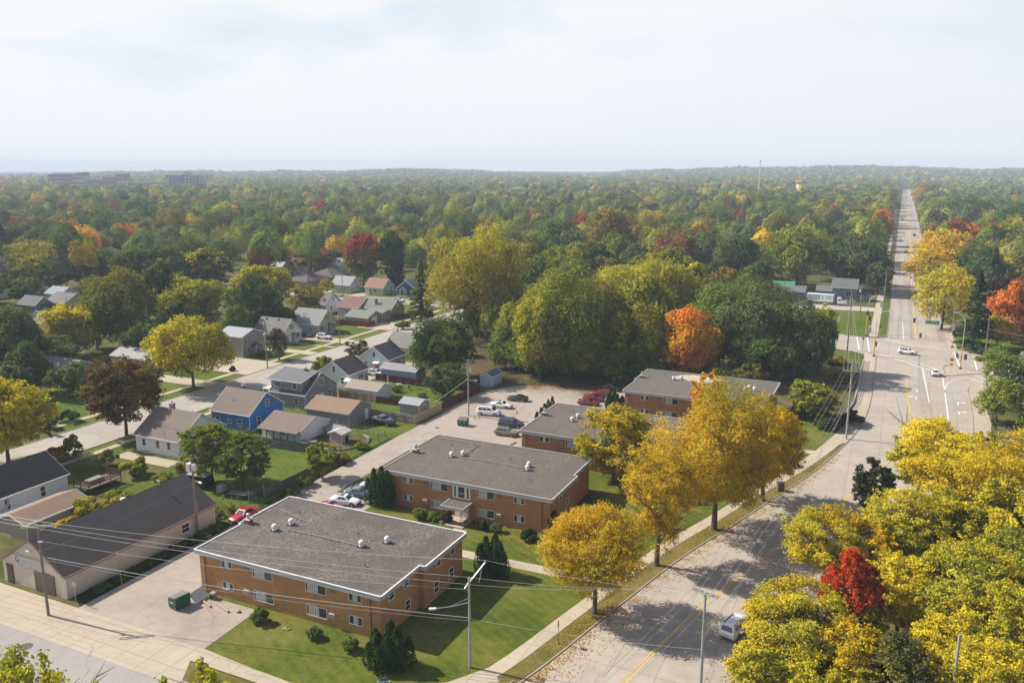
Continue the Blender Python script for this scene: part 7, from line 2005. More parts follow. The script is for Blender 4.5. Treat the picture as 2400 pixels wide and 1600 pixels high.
# ------------------------------------------------------------------ fences, rails, walls
MAROON = plain('maroon_boards', (0.085, 0.014, 0.014), 0.8, var=0.25)
REDF = plain('red_stained_boards', (0.16, 0.022, 0.018), 0.8, var=0.2)
BAMB = plain('fresh_boards', (0.32, 0.23, 0.11), 0.85, var=0.25)
OLDB = plain('weathered_boards_grey', (0.25, 0.215, 0.18), 0.9, var=0.25)
DARKB = plain('dark_boards', (0.045, 0.038, 0.032), 0.9, var=0.3)
def fence(label, pts, h, m, posts=2.4, board=0.15, gap=0.015, cap=False, cat='fence', rail=True):
	"""board fence along a polyline: boards in one panel part, each post a part"""
	o = thing('board_fence', label, cat, (*pts[0], 0))
	x0, y0 = pts[0]
	b = MB(); r = random.Random(int(abs(x0 * 7 + y0)))
	pp = MB()
	for (ax, ay), (bx, by) in zip(pts, pts[1:]):
		L = math.hypot(bx - ax, by - ay); a = math.atan2(by - ay, bx - ax); c, s = math.cos(a), math.sin(a)
		n = int(L / board)
		for i in range(n):
			t = (i + 0.5) * L / n
			hh = h * (0.985 + 0.03 * r.random())
			b.obox((ax - x0 + c * t, ay - y0 + s * t, hh / 2 + 0.02), (L / n - gap, 0.025, hh), a)
		if rail:
			for z in (0.25 * h, 0.8 * h): b.obox((ax - x0 + c * L / 2 + s * 0.035, ay - y0 + s * L / 2 - c * 0.035, z), (L, 0.04, 0.09), a)
		if cap: b.obox((ax - x0 + c * L / 2, ay - y0 + s * L / 2, h + 0.06), (L, 0.1, 0.05), a)
		k = max(1, int(round(L / posts)))
		for i in range(k + 1):
			t = i * L / k
			q = MB(); q.obox((ax - x0 + c * t + s * 0.075, ay - y0 + s * t - c * 0.075, (h + 0.05) / 2), (0.1, 0.1, h + 0.05), a); q.build('post', m, o)
	b.build('board_panel', m, o)
	return o
fence('fresh tan board fence with bright top rail between the white and grey garages', [(-110.2, 145.2), (-101.7, 145.0)], 1.9, BAMB, cap=True)
fence('maroon board fence in front of the lawn left of the grey shed', [(-100.4, 145.3), (-92.0, 145.3)], 1.5, MAROON)
fence('long maroon fence behind the patio furniture and the dark maple', [(-111.8, 162.0), (-96.5, 161.2), (-86.2, 162.2)], 1.7, MAROON)
fence('maroon fence along the parking lot behind the wooden pole', [(-84.6, 146), (-84.4, 163.5)], 1.7, MAROON)
fence('weathered grey board fence running from the grey garage past the pickup', [(-95.2, 135.9), (-84.9, 135.7)], 1.7, OLDB)
fence('pale weathered board fence beside the alley and the grey shed', [(-84.8, 135.8), (-84.4, 145.8)], 1.8, plain('pale_weathered_boards', (0.38, 0.30, 0.21), 0.9, var=0.2))  # boards paler and warmer than the grey weathered ones
fence('dark board fence with square panels behind the green trees', [(-106.5, 112.2), (-96.2, 112.5), (-92.0, 114)], 1.6, DARKB)
fence('overgrown dark fence along the alley opposite the cedars', [(-85.8, 93.4), (-85.2, 112.0)], 1.5, DARKB)
fence('bright red fence round the green garage', [(-163.5, 217.6), (-152.8, 217.4), (-152.4, 221.0)], 1.7, REDF)
fence('short bright red fence left of the green garage', [(-165.0, 212.5), (-163.7, 219.6)], 1.7, REDF)
fence('red fence in front of the green house by the rounded hedge', [(-153.6, 234.2), (-150.8, 238.4), (-151.0, 246.0)], 1.4, REDF)
fence('grey-blue fence between the two cottages of the back row', [(-202.0, 284.5), (-195.5, 284.8)], 1.7, plain('grey_blue_boards', (0.24, 0.27, 0.29), 0.8))
fence('pale teal fence right of the pink-roofed cottage', [(-185.9, 281.5), (-178.6, 280.2)], 1.6, plain('teal_boards', (0.20, 0.28, 0.28), 0.8))
fence('dark fence at the far left behind the purple plum trees', [(-300, 232), (-270, 228), (-240, 236)], 1.6, DARKB)
# fenced vegetable garden with its ring of crooked posts
gp = [(-107.1, 127.9), (-104.2, 127.6), (-101.1, 127.4), (-99.0, 127.2), (-97.2, 127.1), (-95.6, 127.0), (-94.0, 126.9), (-92.2, 126.8), (-90.4, 126.7), (-88.7, 126.7), (-87.2, 126.6), (-85.6, 126.4), (-85.3, 123.6), (-85.4, 121.0), (-85.6, 118.4), (-86.2, 116.2), (-87.4, 114.8)]
o = thing('garden_fence', 'garden fence of thin grey posts and wire round the vegetable plot', 'fence', (*gp[0], 0))
wires = MB()
for i, (x, y) in enumerate(gp):
	h = 1.45 + 0.25 * math.sin(i * 2.1)
	MB().obox((x - gp[0][0], y - gp[0][1], h / 2), (0.11, 0.11, h), 0.3 * i).build('post', plain('grey_post', (0.30, 0.28, 0.26), 0.9, var=0.2) if i < 11 else WOODB, o)
for (ax, ay), (bx, by) in zip(gp, gp[1:]):
	for z in (0.3, 0.8, 1.2): wires.tube((ax - gp[0][0], ay - gp[0][1], z), (bx - gp[0][0], by - gp[0][1], z), 0.012, n=4)
wires.build('wire', DARKM, o)
ring = smooth([(-94.5, 117.2), (-91.5, 115.6), (-88.6, 116.2), (-86.9, 118.6), (-86.5, 121.6), (-87.4, 124.0), (-89.4, 125.2)], 5)
o = thing('garden_edging', 'curved double timber edging round the vegetable plot', 'edging', (*ring[0], 0))
mb = MB()
for i in range(len(ring) - 1):
	for d in (0, 0.35):
		a = offset(ring, d)
		mb.tube((*(a[i] - ring[0]), 0.18), (*(a[i + 1] - ring[0]), 0.18), 0.11, n=6)
mb.build('timber', OLDB, o)
sheet('garden_soil', [tuple(p) for p in ring] + [(-93, 124.5), (-95, 120)], 0.014, turf('garden_soil', (0.09, 0.08, 0.03), (0.20, 0.15, 0.08), 0.6, 41.0))
for lab, x, y, L, a in (('stack of grey boards beside the tan shed', -94.8, 115.0, 3.6, 0.02), ('second stack of grey boards lying on the garden racks', -95.8, 116.6, 3.2, 0.1)):
	o = thing('plank_stack', lab, 'planks', (x, y, 0), a)
	m = MB()
	for i in range(5): m.box(-L / 2 + 0.1 * (i % 3), L / 2 - 0.15 * (i % 2), -0.5 + i * 0.22, -0.34 + i * 0.22, 0.7, 0.78)
	m.build('planks' if False else 'board', OLDB, o)
	m = MB()
	for sx in (-L * 0.4, L * 0.4):
		m.box(sx - .05, sx + .05, -0.5, 0.6, 0.6, 0.7)
		for yy in (-0.45, 0.5): m.box(sx - .05, sx + .05, yy - .05, yy + .05, 0, 0.6)
	m.build('rack', WOODG, o)
lc = thing('lean_roof_shelter', 'low grey roofed shelter between the white garage and the tan shed', 'shelter', (-95.6, 123.4, 0))
MB().extrude([(-1.5, -1.2, 1.35), (-1.5, 1.2, 1.6), (-1.5, 1.2, 1.68), (-1.5, -1.2, 1.43)], (3.0, 0, 0)).build('roof', plain('grey_felt', (0.2, 0.19, 0.18), 0.9), lc)
m = MB()
for x in (-1.4, 1.3):
	for y in (-1.1, 1.05): m.box(x, x + 0.1, y, y + 0.1, 0, 1.36)
m.box(-1.4, 1.4, -1.15, -1.1, 0, 1.0)
m.build('frame', WOODG, lc)
# chain-link gate and fence by the trailers
CL = plain('chain_link', (0.20, 0.21, 0.22), 0.5, 0.5)
o = thing('chain_link_gate', 'double chain-link gate with diagonal braces behind the red sedan', 'gate', (-87.0, 87.6, 0))
def cl_panel(mb, p, q, h):
	a = math.atan2(q[1] - p[1], q[0] - p[0]); L = math.hypot(q[0] - p[0], q[1] - p[1])
	P_ = lambda t, z: (p[0] + (q[0] - p[0]) * t, p[1] + (q[1] - p[1]) * t, z)
	for z in (0.1, h): mb.tube(P_(0, z), P_(1, z), 0.03, n=5)
	for t in (0, 0.5, 1): mb.tube(P_(t, 0.1), P_(t, h), 0.03, n=5)
	mb.tube(P_(0, 0.1), P_(0.5, h), 0.02, n=4)
	n = int(L / 0.22)
	for i in range(n + 4):
		for s in (1, -1):
			t0 = (i - 2) / n; t1 = t0 + s * h / L
			a0, b0 = 0.0, 1.0
			if min(t0, t1) < 0 or max(t0, t1) > 1: continue
			mb.tube(P_(t0, 0.1), P_(t1, h), 0.006, n=3, cap=False)
for p, q in (((0, 0), (0.45, 2.9)), ((0.5, 3.0), (0.95, 5.7))):
	m = MB(); cl_panel(m, p, q, 1.8); m.build('gate_leaf', CL, o)
for x, y in ((0, -0.05), (0.48, 2.95), (1.0, 5.8)): MB().tube((x, y, 0), (x, y, 2.1), 0.05, n=7).build('post', GALV, o)
o = thing('wire_fence', 'rusty wire fence in tall weeds between the garage and the red sedan', 'fence', (-88.3, 83.4, 0))
m = MB(); cl_panel(m, (0, 0), (1.3, 4.1), 1.2); m.build('mesh_panel', plain('rusty_wire', (0.16, 0.11, 0.07), 0.8), o)
for x, y in ((0, 0), (0.65, 2.05), (1.3, 4.1)): MB().tube((x, y, 0), (x, y, 1.35), 0.04, n=6).build('post', plain('rusty_post', (0.14, 0.10, 0.07), 0.8), o)
# guard rails at the creek bridge
o = thing('guard_rail', 'white pedestrian railing with bars along the left footway over the creek', 'railing', (-5.7, 180, 0.08))
def rail_run(o, pts, h, m, bars=2.0, rails=(0.35, 0.7, 1.05)):
	b = MB()
	for (ax, ay), (bx, by) in zip(pts, pts[1:]):
		for z in rails: b.tube((ax, ay, z), (bx, by, z), 0.045, n=6)
		L = math.hypot(bx - ax, by - ay); n = max(1, int(L / bars))
		for i in range(n + 1): b.tube((ax + (bx - ax) * i / n, ay + (by - ay) * i / n, 0), (ax + (bx - ax) * i / n, ay + (by - ay) * i / n, h), 0.045, n=6)
	b.build('railing', m, o)
rail_run(o, [(-1.2, 0), (-0.2, 8), (0.05, 20), (0.1, 53)], 1.1, GALV, 2.2)
MB().extrude([(-1.28, 0, -0.1), (-1.28, 0, 0.32), (-1.43, 0, 0.32), (-1.43, 0, -0.1)], (1.1, 8, 0)).box(-0.35, -0.2, 8.02, 53, -0.1, 0.32).build('parapet', CONCB, o)
o = thing('guard_rail', 'curved silver guard rail on the right side of the road before the crossing', 'railing', (20.0, 186, 0.06))
rail_run(o, [(-0.6, -6), (-0.05, 8), (0.3, 26), (1.4, 32), (3.0, 36)], 0.9, GALV, 3.0, (0.55, 0.8))
o = thing('wooden_footbridge', 'brown footbridge with rails crossing the creek left of the road', 'footbridge', (-12.0, 203, 0))
MB().box(-3.5, 5.6, -1.0, 1.0, 0.0, 0.16).build('deck', plain('bridge_boards', (0.30, 0.21, 0.16), 0.9, var=0.2), o)
m = MB()
for s in (-0.95, 0.95):
	for z in (0.6, 1.1): m.tube((-3.5, s, z), (5.5, s, z), 0.06, n=5)
	for i in range(6): m.tube((-3.4 + i * 1.75, s, 0.1), (-3.4 + i * 1.75, s, 1.15), 0.06, n=5)
m.build('railing', plain('rust_brown', (0.20, 0.12, 0.08), 0.8), o)
o = thing('concrete_wall', 'low white concrete wall at the foot of the lawn right of the crossing', 'wall', (18.2, 262, 0))
MB().box(0, 8.5, -0.15, 0.15, 0, 0.8).build('wall', plain('white_wall', (0.6, 0.58, 0.55), 0.7), o); MB().box(-0.05, 8.55, -0.2, 0.2, 0.8, 0.88).build('coping', WHITE, o)
o = thing('utility_shed', 'small white shed corner showing beside the trees right of the crossing', 'shed', (33.5, 247.5, 0), D(-20))
MB().box(-2.0, 2.0, -1.5, 1.5, 0, 2.4).build('wall', WH, o); MB().extrude([(-2.2, -1.8, 2.35), (-2.2, 0, 3.2), (-2.2, 1.8, 2.35)], (4.4, 0, 0)).build('roof', SLATE, o)
# patio furniture behind the white house and bits in the yards
o = thing('deck', 'wooden raised deck with board railing beside the black-roofed house', 'deck', (-111.5, 82.8, 0), D(0))
MB().box(-3.2, 0.2, -0.4, 5.6, 0.9, 1.02).build('floor', WOODB, o)
m = MB()
for z in (1.35, 1.65, 1.95):
	m.box(-3.2, 0.2, -0.44, -0.4, z, z + 0.16); m.box(0.2, 0.24, -0.4, 5.6, z, z + 0.16); m.box(-3.2, 0.2, 5.6, 5.64, z, z + 0.16)
for x, y in ((-3.1, -0.48), (-1.5, -0.48), (0.28, -0.3), (0.28, 1.6), (0.28, 3.6), (0.28, 5.5), (-1.5, 5.68), (-3.1, 5.68)): m.box(x - .05, x + .05, y - .05, y + .05, 0, 2.2)
m.build('railing', plain('mahogany_rail', (0.10, 0.05, 0.035), 0.8), o)
MB().box(-2.6, -1.3, 1.0, 3.6, 1.02, 1.6).build('bench', WOODG, o)
def patio(kind, label, x, y, rz=0, m=None):
	o = thing(kind, label, kind.replace('_', ' '), (x, y, 0.02), rz)
	if kind == 'patio_table':
		MB().lathe([(0.05, 0.70), (0.65, 0.70), (0.66, 0.74), (0.04, 0.75)], n=16).build('tabletop', m, o); MB().tube((0, 0, 0), (0, 0, 0.7), 0.05).lathe([(0.3, 0), (0.28, 0.04), (0.04, 0.06)], n=10).build('pedestal', DARKM, o)
	elif kind == 'garden_chair':
		MB().box(-0.28, 0.28, -0.28, 0.28, 0.4, 0.45).build('seat', m, o); MB().extrude([(-0.28, 0.26, 0.45), (0.28, 0.26, 0.45), (0.28, 0.4, 1.0), (-0.28, 0.4, 1.0)], (0, 0.03, 0)).build('backrest', m, o)
		for sx in (-.25, .25):
			for sy in (-.25, .25): MB().tube((sx, sy, 0), (sx, sy, 0.4), 0.02, n=5).build('leg', DARKM, o)
	elif kind == 'barbecue_grill':
		MB().lathe([(0.1, 0.6), (0.32, 0.75), (0.36, 0.95), (0.28, 1.15), (0.05, 1.22)], n=14).build('bowl', m, o)
		for k in range(3): MB().tube((0.1 * math.cos(k * 2.1), 0.1 * math.sin(k * 2.1), 0.65), (0.36 * math.cos(k * 2.1), 0.36 * math.sin(k * 2.1), 0), 0.02, n=5).build('leg', DARKM, o)
	elif kind == 'parasol':
		MB().tube((0, 0, 0), (0, 0, 1.5), 0.03).build('pole', GALV, o); MB().lathe([(0.22, 0.75), (0.16, 1.4), (0.05, 2.2), (0.01, 2.3)], n=10).build('folded_canopy', m, o)
WF = plain('faded_plastic', (0.52, 0.50, 0.47), 0.6); ORW = plain('orange_wood', (0.32, 0.13, 0.05), 0.8); LB = plain('cover_blue', (0.22, 0.27, 0.30), 0.7)
patio('patio_table', 'round white patio table behind the white gable house', -106.0, 157.6, 0, WF)
patio('patio_table', 'round glassy table with a pale top farther along the patio', -103.2, 158.6, 0, plain('pale_glass', (0.38, 0.42, 0.4), 0.2))
patio('garden_chair', 'white garden chair left of the folded parasol', -107.4, 158.2, 2.0, WF)
patio('garden_chair', 'orange wooden garden chair in the middle of the patio', -102.0, 157.2, 0.6, ORW)
patio('garden_chair', 'second orange wooden garden chair nearest the dark maple', -99.8, 157.8, 3.6, ORW)
patio('garden_chair', 'grey-blue covered chair by the back door of the white house', -108.4, 156.6, 1.2, LB)
patio('barbecue_grill', 'dark round barbecue grill at the right end of the patio', -98.6, 159.0, 0, plain('grill_black', (0.03, 0.03, 0.03), 0.4))
patio('parasol', 'folded grey parasol standing on the patio', -106.8, 159.6, 0, plain('parasol_cloth', (0.42, 0.37, 0.31), 0.9))
patio('garden_chair', 'wooden chair under the porch canopy of the middle brick building', -56.2, 96.4, 0.4, ORW)
o = thing('recycling_bin', 'turquoise plastic bin behind the white gable house wall', 'bin', (-111.0, 150.2, 0.02))
MB().lathe([(0.28, 0), (0.38, 0.9), (0.4, 0.95)], n=10).build('bin', plain('turquoise_plastic', (0.03, 0.30, 0.22), 0.5), o); MB().lathe([(0.42, 0.95), (0.4, 1.03), (0.05, 1.08)], n=10).build('lid', plain('turquoise_plastic', (0.03, 0.30, 0.22), 0.5), o)
o = thing('garden_tractor', 'small yellow garden machine behind the white garage roof', 'machine', (-105.9, 126.6, 0.02), 0.4)
MB().box(-0.8, 0.5, -0.4, 0.4, 0.35, 0.8).extrude([(0.5, -0.35, 0.35), (0.5, -0.35, 1.0), (1.2, -0.35, 0.9), (1.3, -0.35, 0.4)], (0, 0.7, 0)).build('body', plain('machine_yellow', (0.55, 0.35, 0.03), 0.5), o)
MB().box(-0.6, -0.1, -0.3, 0.3, 0.8, 1.2).build('seat', BLACKP, o)
for x in (-0.5, 0.9):
	for s in (1, -1): wheel(o, x, s * 0.5, 0.33, s)
o = thing('grill_cart', 'green plastic lid showing by the brown garage', 'bin', (*at(186, 1160), 0.02))
MB().box(-0.5, 0.5, -0.4, 0.4, 0, 0.9).build('bin', plain('green_plastic', (0.02, 0.16, 0.10), 0.5), o); MB().extrude([(-0.52, -0.44, 0.9), (-0.52, 0.44, 0.98), (-0.52, 0.44, 1.03), (-0.52, -0.44, 0.95)], (1.04, 0, 0)).build('lid', plain('green_plastic2', (0.02, 0.20, 0.12), 0.5), o)
for lab, u, v in (('little heap of pale stones on the lawn before the nearest brick wall', 672, 1474),):
	o = thing('stone_pile', lab, 'stones', (*at(u, v), 0))
	m = MB(); r = random.Random(4)
	for i in range(8): m.lathe([(0.05, 0), (0.13, 0.05), (0.1, 0.14), (0.02, 0.17)], (r.uniform(-.4, .4), r.uniform(-.2, .2), 0), 7)
	m.build('stone', TIMB, o)

# ------------------------------------------------------------------ far buildings
HZB = brick('far_red_brick', (0.34, 0.17, 0.15), (0.3, 0.25, 0.22))
FARG = glass('far_dark_glass', (0.06, 0.075, 0.10), 0.2)
PALE = plain('pale_concrete_panel', (0.46, 0.44, 0.41), 0.8)
def block(par, name, x, y, a, L, W_, z0, z1, m, bands=0, vert=0, bm=None):
	"""storey block of a distant building with window bands or vertical window bays as a part of its own"""
	b = MB(); b.obox((x, y, (z0 + z1) / 2), (L, W_, z1 - z0), a); o = b.build(name, m, par)
	c, s = math.cos(a), math.sin(a)
	for i in range(bands):
		z = z0 + (i + 0.55) * (z1 - z0) / bands
		MB().obox((x, y, z), (L * 0.96, W_ + 0.3, (z1 - z0) / bands * 0.34), a).build('window_band', bm or FARG, o)
	for i in range(vert):
		t = (i + 0.5) / vert - 0.5
		MB().obox((x + c * t * L, y + s * t * L, (z0 + z1) / 2), (L / vert * 0.5, W_ + 0.34, (z1 - z0) * 0.9), a).build('window_bay', bm or FARG, o)
	return o
def far_at(u, v, d):
	"""point at distance d (along the view) under pixel u"""
	x = (u - 1200) / 1940; f = math.cos(PITCH) + (800 - v) / 1940 * math.sin(PITCH)
	k = d / f
	return ((x * math.cos(YAW) - f * math.sin(YAW)) * k, (x * math.sin(YAW) + f * math.cos(YAW)) * k)
DH = 1600.0
hx, hy = far_at(240, 420, DH)
hs = thing('hospital', 'wide red brick hospital of stepped blocks on the far left skyline', 'hospital', (hx, hy, 0))
keep_out(hx - 150, hx + 150, hy - 75, hy + 75)
mpp = DH / 1940 * 0.98
def hpx(u): return (u - 240) * mpp
def hz(v): return CAM_H - (v - 395) / 1940 * DH * 0.98
ca, sa = math.cos(YAW), math.sin(YAW)
for nm, u0, u1, v0, v1, dep, off, mm, bands, vert in (('wing', 122, 170, 408, 445, 28, 0, HZB, 6, 0), ('wing', 95, 240, 432, 448, 34, -16, HZB, 2, 0), ('wing', 168, 200, 412, 445, 24, 10, PALE, 4, 0), ('wing', 176, 196, 404, 412, 18, 14, HZB, 1, 0), ('wing', 205, 296, 420, 450, 30, 6, HZB, 4, 0), ('wing', 222, 300, 424, 446, 24, -18, FARG, 3, 0), ('wing', 240, 290, 414, 424, 20, 10, HZB, 1, 0), ('wing', 268, 293, 407, 424, 18, 14, HZB, 2, 0), ('wing', 286, 365, 426, 446, 30, -8, HZB, 2, 9), ('wing', 292, 312, 424, 444, 12, -26, PALE, 0, 4), ('wing', 128, 160, 405, 408, 14, 2, PALE, 0, 0), ('wing', 335, 400, 436, 446, 18, -20, PALE, 1, 0)):
	uc = (u0 + u1) / 2; t = hpx(uc)
	block(hs, nm, t * ca - off * sa, t * sa + off * ca, YAW, (u1 - u0) * mpp, dep, -2 if v1 > 440 else hz(v1), hz(v0), mm, bands, vert)
tx, ty = far_at(440, 420, DH * 1.02)
tw = thing('hospital_towers', 'pair of grey glass and concrete towers right of the brick hospital', 'tower block', (tx, ty, 0))
keep_out(tx - 80, tx + 80, ty - 50, ty + 50)
for u0, u1, v0, dep, off, mm, bands, vert in ((393, 429, 410, 26, 0, plain('blue_grey_cladding', (0.13, 0.15, 0.19), 0.5), 8, 4), (429, 452, 408, 22, 6, PALE, 6, 3), (448, 468, 412, 24, 0, plain('blue_grey_cladding', (0.13, 0.15, 0.19), 0.5), 8, 0), (466, 492, 408, 24, 6, PALE, 0, 6), (432, 447, 404, 12, 4, HZB, 0, 0), (462, 525, 434, 20, -16, PALE, 2, 0), (393, 404, 418, 8, -16, PALE, 6, 0)):
	t = ((u0 + u1) / 2 - 440) * mpp * 1.02
	block(tw, 'wing', t * ca - off * sa, t * sa + off * ca, YAW, (u1 - u0) * mpp, dep, -2, hz(v0), mm, bands, vert)
for i, (u, v, w_, d, mm, lab) in enumerate(((850, 447, 75, 1250, HZB, 'long low pinkish building with a pale stair tower among the trees, centre distance'), (1215, 441, 62, 1300, HZB, 'low brown brick school block with flat roof right of the centre distance'), (300, 468, 60, 1000, plain('mauve_roof', (0.24, 0.2, 0.2), 0.9), 'pale mauve hipped roof in the canopy below the brick hospital'), (600, 458, 50, 1150, PALE, 'long pale low roof in the canopy right of the two towers'), (1900, 432, 60, 1400, PALE, 'pale warehouse roofs left of the far avenue'), (2085, 418, 22, 2600, plain('blue_roof', (0.14, 0.2, 0.36), 0.6), 'blue roofed hall beside the top of the avenue'))):
	x, y = far_at(u, v, d); L = w_ * d / 1940
	o = thing('far_building', lab, 'building', (x, y, 0)); keep_out(x - L, x + L, y - L * 0.6, y + L * 0.6)
	z = CAM_H - (v - 395) / 1940 * d
	block(o, 'wall', 0, 0, YAW, L, 16, -2, z, mm, 2 if i not in (2, 5) else 0)
	MB().obox((0, 0, z + 0.5), (L * 1.02, 17, 0.8), YAW).build('roof', PALE if i in (0, 1) else mm, o)
	if i < 2: b = MB(); b.obox((-L * 0.46 * ca, -L * 0.46 * sa, z / 2 + 1.5), (4, 17.5, z + 3), YAW); b.build('stair_tower', PALE, o)
x, y = far_at(1779, 427, 1350)
ct = thing('cell_tower', 'slim white cell tower with antenna ring standing above the trees', 'cell tower', (x, y, 0))
keep_out(x - 8, x + 8, y - 60, y + 8)
zt = CAM_H + (395 - 377) / 1940 * 1350
MB().tube((0, 0, 0), (0, 0, zt), 0.95, 0.55, 10).build('mast', plain('tower_white', (0.62, 0.62, 0.62), 0.5), ct)
m = MB()
for z in (zt - 1, zt - 10):
	for k in range(9): m.obox((1.5 * math.cos(k * 0.7), 1.5 * math.sin(k * 0.7), z), (0.5, 0.3, 2.4 if z > zt - 2 else 1.0), k * 0.7)
	m.lathe([(1.5, -0.1), (1.5, 0.1), (0.2, 0.1)], (0, 0, z), 10)
m.build('antenna', plain('tower_white', (0.62, 0.62, 0.62), 0.5), ct)
for u, v, d, s, lab in ((1892, 400, 3300, 1.0, 'small white water tower on the far wooded ridge'), (1613, 397, 3600, 0.8, 'tiny pale water tower on the ridge right of the centre'), (307, 396, 3200, 0.55, 'tiny domed tower on the ridge above the brick hospital')):
	x, y = far_at(u, v, d); z = CAM_H - (v - 395) / 1940 * d + 6
	o = thing('water_tower', lab, 'water tower', (x, y, float(hill_h(np.array([x]), np.array([y]))[0])))
	g = z - o.location.z
	MB().lathe([(2 * s, 0), (1.6 * s, g - 6 * s), (5 * s, g - 3 * s), (6.4 * s, g), (5 * s, g + 3 * s), (1 * s, g + 4.6 * s)], n=14).build('tank', plain('tower_white', (0.62, 0.62, 0.62), 0.5), o)
# ------------------------------------------------------------------ trees, one by one
TREE_XY = []
def T(name, label, u, v, w, h, shape, pal, pal2=None, z0=None, base=None, n=1.0, lobes=None, **kw):
	"""tree whose top shows at (u, v) with crown width w (pixels of a 2352-wide view); base = row of its foot, else height h places it"""
	u *= K; v *= K
	if base:
		x, y = at(u if not isinstance(base, tuple) else base[0] * K, (base if not isinstance(base, tuple) else base[1]) * K)
		fwd = -x * math.sin(YAW) + y * math.cos(YAW)
		yy = (800 - v) / 1940
		h = CAM_H + fwd * (-math.sin(PITCH) + yy * math.cos(PITCH)) / (math.cos(PITCH) + yy * math.sin(PITCH))
	else:
		x, y = at(u, v, h * 0.97)
	dep = (-x * math.sin(YAW) + y * math.cos(YAW)) * math.cos(PITCH) + (CAM_H - h / 2) * math.sin(PITCH)
	R = w * K / 2 / 1940 * dep
	dist = math.hypot(x, y)
	size = min(1.1, max(0.19, 0.0024 * dist))
	if z0 is None: z0 = h * 0.1
	z0 *= 0.6
	if shape == 'cone':
		nl = int(min(16000, n * 26 * (R * (h - z0)) / size ** 2)); lb = lobes or int(70 + h * 6)
	else:
		nl = int(min(46000, n * 42 * (R * max(R, (h - z0) / 2)) / size ** 2)); lb = lobes or int(min(70, 16 + R * 4.2))
	nl = max(nl, 300)
	TREE_XY.append((x, y))
	if dist < 175 and shape in ('round', 'broad', 'vase', 'oval') and name not in ('norway_maple_tree', 'linden_tree'): kw.setdefault('lacy', True); R *= 1.14; nl = int(nl * 1.25)
	if name == 'honey_locust_tree': kw.setdefault('asp', 0.45)
	uc, vc, m_ = view_px(x, y, h)
	TREE_RECT.append((uc - 0.62 * R * m_, vc, uc + 0.62 * R * m_, vc + 0.5 * h * m_, dist - 4))
	return hero_tree(name, label, x, y, shape, R, h, z0, pal, nl, size, lb, pal2=pal2, **kw)

def bush(name, label, x, y, R, h, pal, pal2=None, n=1.0, shape='round', cat='shrub', **kw):
	if name == 'clipped_shrub': shape = 'ball'
	dist = math.hypot(x, y); size = max(0.16, 0.0022 * dist)
	nl = int(min(9000, n * 50 * (R * max(R, h / 2)) / size ** 2))
	return hero_tree(name, label, x, y, shape, R, h, 0.05, pal, max(nl, 250), size, kw.pop('lobes', 14), pal2=pal2, trunk=0, cat=cat, **kw)

def spires(name, label, x, y, cols, n, pal='cedar', size=0.2, cat='evergreen'):
	return hero_tree(name, label, x, y, 'spires', 1.6, max(c[3] for c in cols), 0.02, pal, n, size, cols, trunk=0, cat=cat, patch=0.3)

# foreground, right of the curving road
T('ash_tree', 'bright yellow tree at the bottom right, hiding the front of the white minivan', 1850, 1340, 270, 10.5, 'broad', 'lemon', 'ygreen', mixf=0.35, open_=0.2, z0=1.5)
T('ash_tree', 'yellow-green bushy tree at the bottom edge right of the roadside pole', 1765, 1470, 170, 6.5, 'round', 'lime', 'lemon', z0=0.5)
T('red_maple_tree', 'vivid red tree in the middle of the yellow trees at the bottom right', 1962, 1258, 150, 12.5, 'oval', 'red', 'rust', vgrad=0.45, z0=3.0)
T('honey_locust_tree', 'tall airy yellow tree with dark branches at the right edge', 2215, 945, 330, 17.5, 'vase', 'lemon', 'yellow', open_=0.42, z0=5)
T('honey_locust_tree', 'thin bare-branched yellow tree left of the tall airy one, overhanging the road', 1905, 1160, 200, 11.5, 'broad', 'lime', 'yellow', open_=0.55, z0=4)
T('maple_tree', 'small dark bronze tree at the road edge above the yellow trees', 2012, 1040, 95, 11, 'oval', 'bronze', 'dark', z0=2.5)
T('ash_tree', 'broad yellow tree right of the red one', 2230, 1240, 260, 13, 'round', 'lemon', 'ygreen', mixf=0.4, open_=0.3, z0=3)
T('honey_locust_tree', 'golden yellow tree between the bronze tree and the red tree', 2090, 1120, 190, 12.5, 'vase', 'lemon', 'lime', open_=0.35, z0=4)
T('ash_tree', 'yellow tree cut by the right edge at mid height', 2340, 1090, 200, 15, 'round', 'lemon', 'ygreen', mixf=0.35, open_=0.25, z0=4)
T('ash_tree', 'yellow tree at the right edge behind the grey pole', 2330, 1330, 220, 12, 'round', 'lime', 'lemon', open_=0.25, z0=2)
T('ash_tree', 'yellow tree below the red maple, touching the bottom edge', 1965, 1425, 190, 9, 'round', 'lemon', 'gold', open_=0.2, z0=1)
T('juniper_tree', 'dark olive juniper at the bottom edge left of the grey pole', 2075, 1455, 190, 9.5, 'round', 'juniper', 'olive', z0=0.5, lobes=40)
T('ash_tree', 'yellow tree in the bottom right corner', 2290, 1470, 240, 10, 'round', 'lemon', 'ygreen', open_=0.2, z0=1)
T('ash_tree', 'yellow-green tree under the tall airy one by the guard rail', 2120, 1000, 150, 11, 'vase', 'lime', 'lemon', open_=0.4, z0=3)
T('ash_tree', 'small yellow tree at the bottom edge between the minivan trees and the juniper', 1880, 1500, 150, 7, 'round', 'lime', 'lemon', z0=0.5)
T('honey_locust_tree', 'green feathery tree at the right edge below the crossing', 2330, 800, 150, 13.5, 'vase', 'mid', 'green', open_=0.25, z0=2)
T('honey_locust_tree', 'second green feathery tree beside the guard rail', 2300, 868, 110, 9.5, 'round', 'mid', 'ygreen', open_=0.2, z0=1)
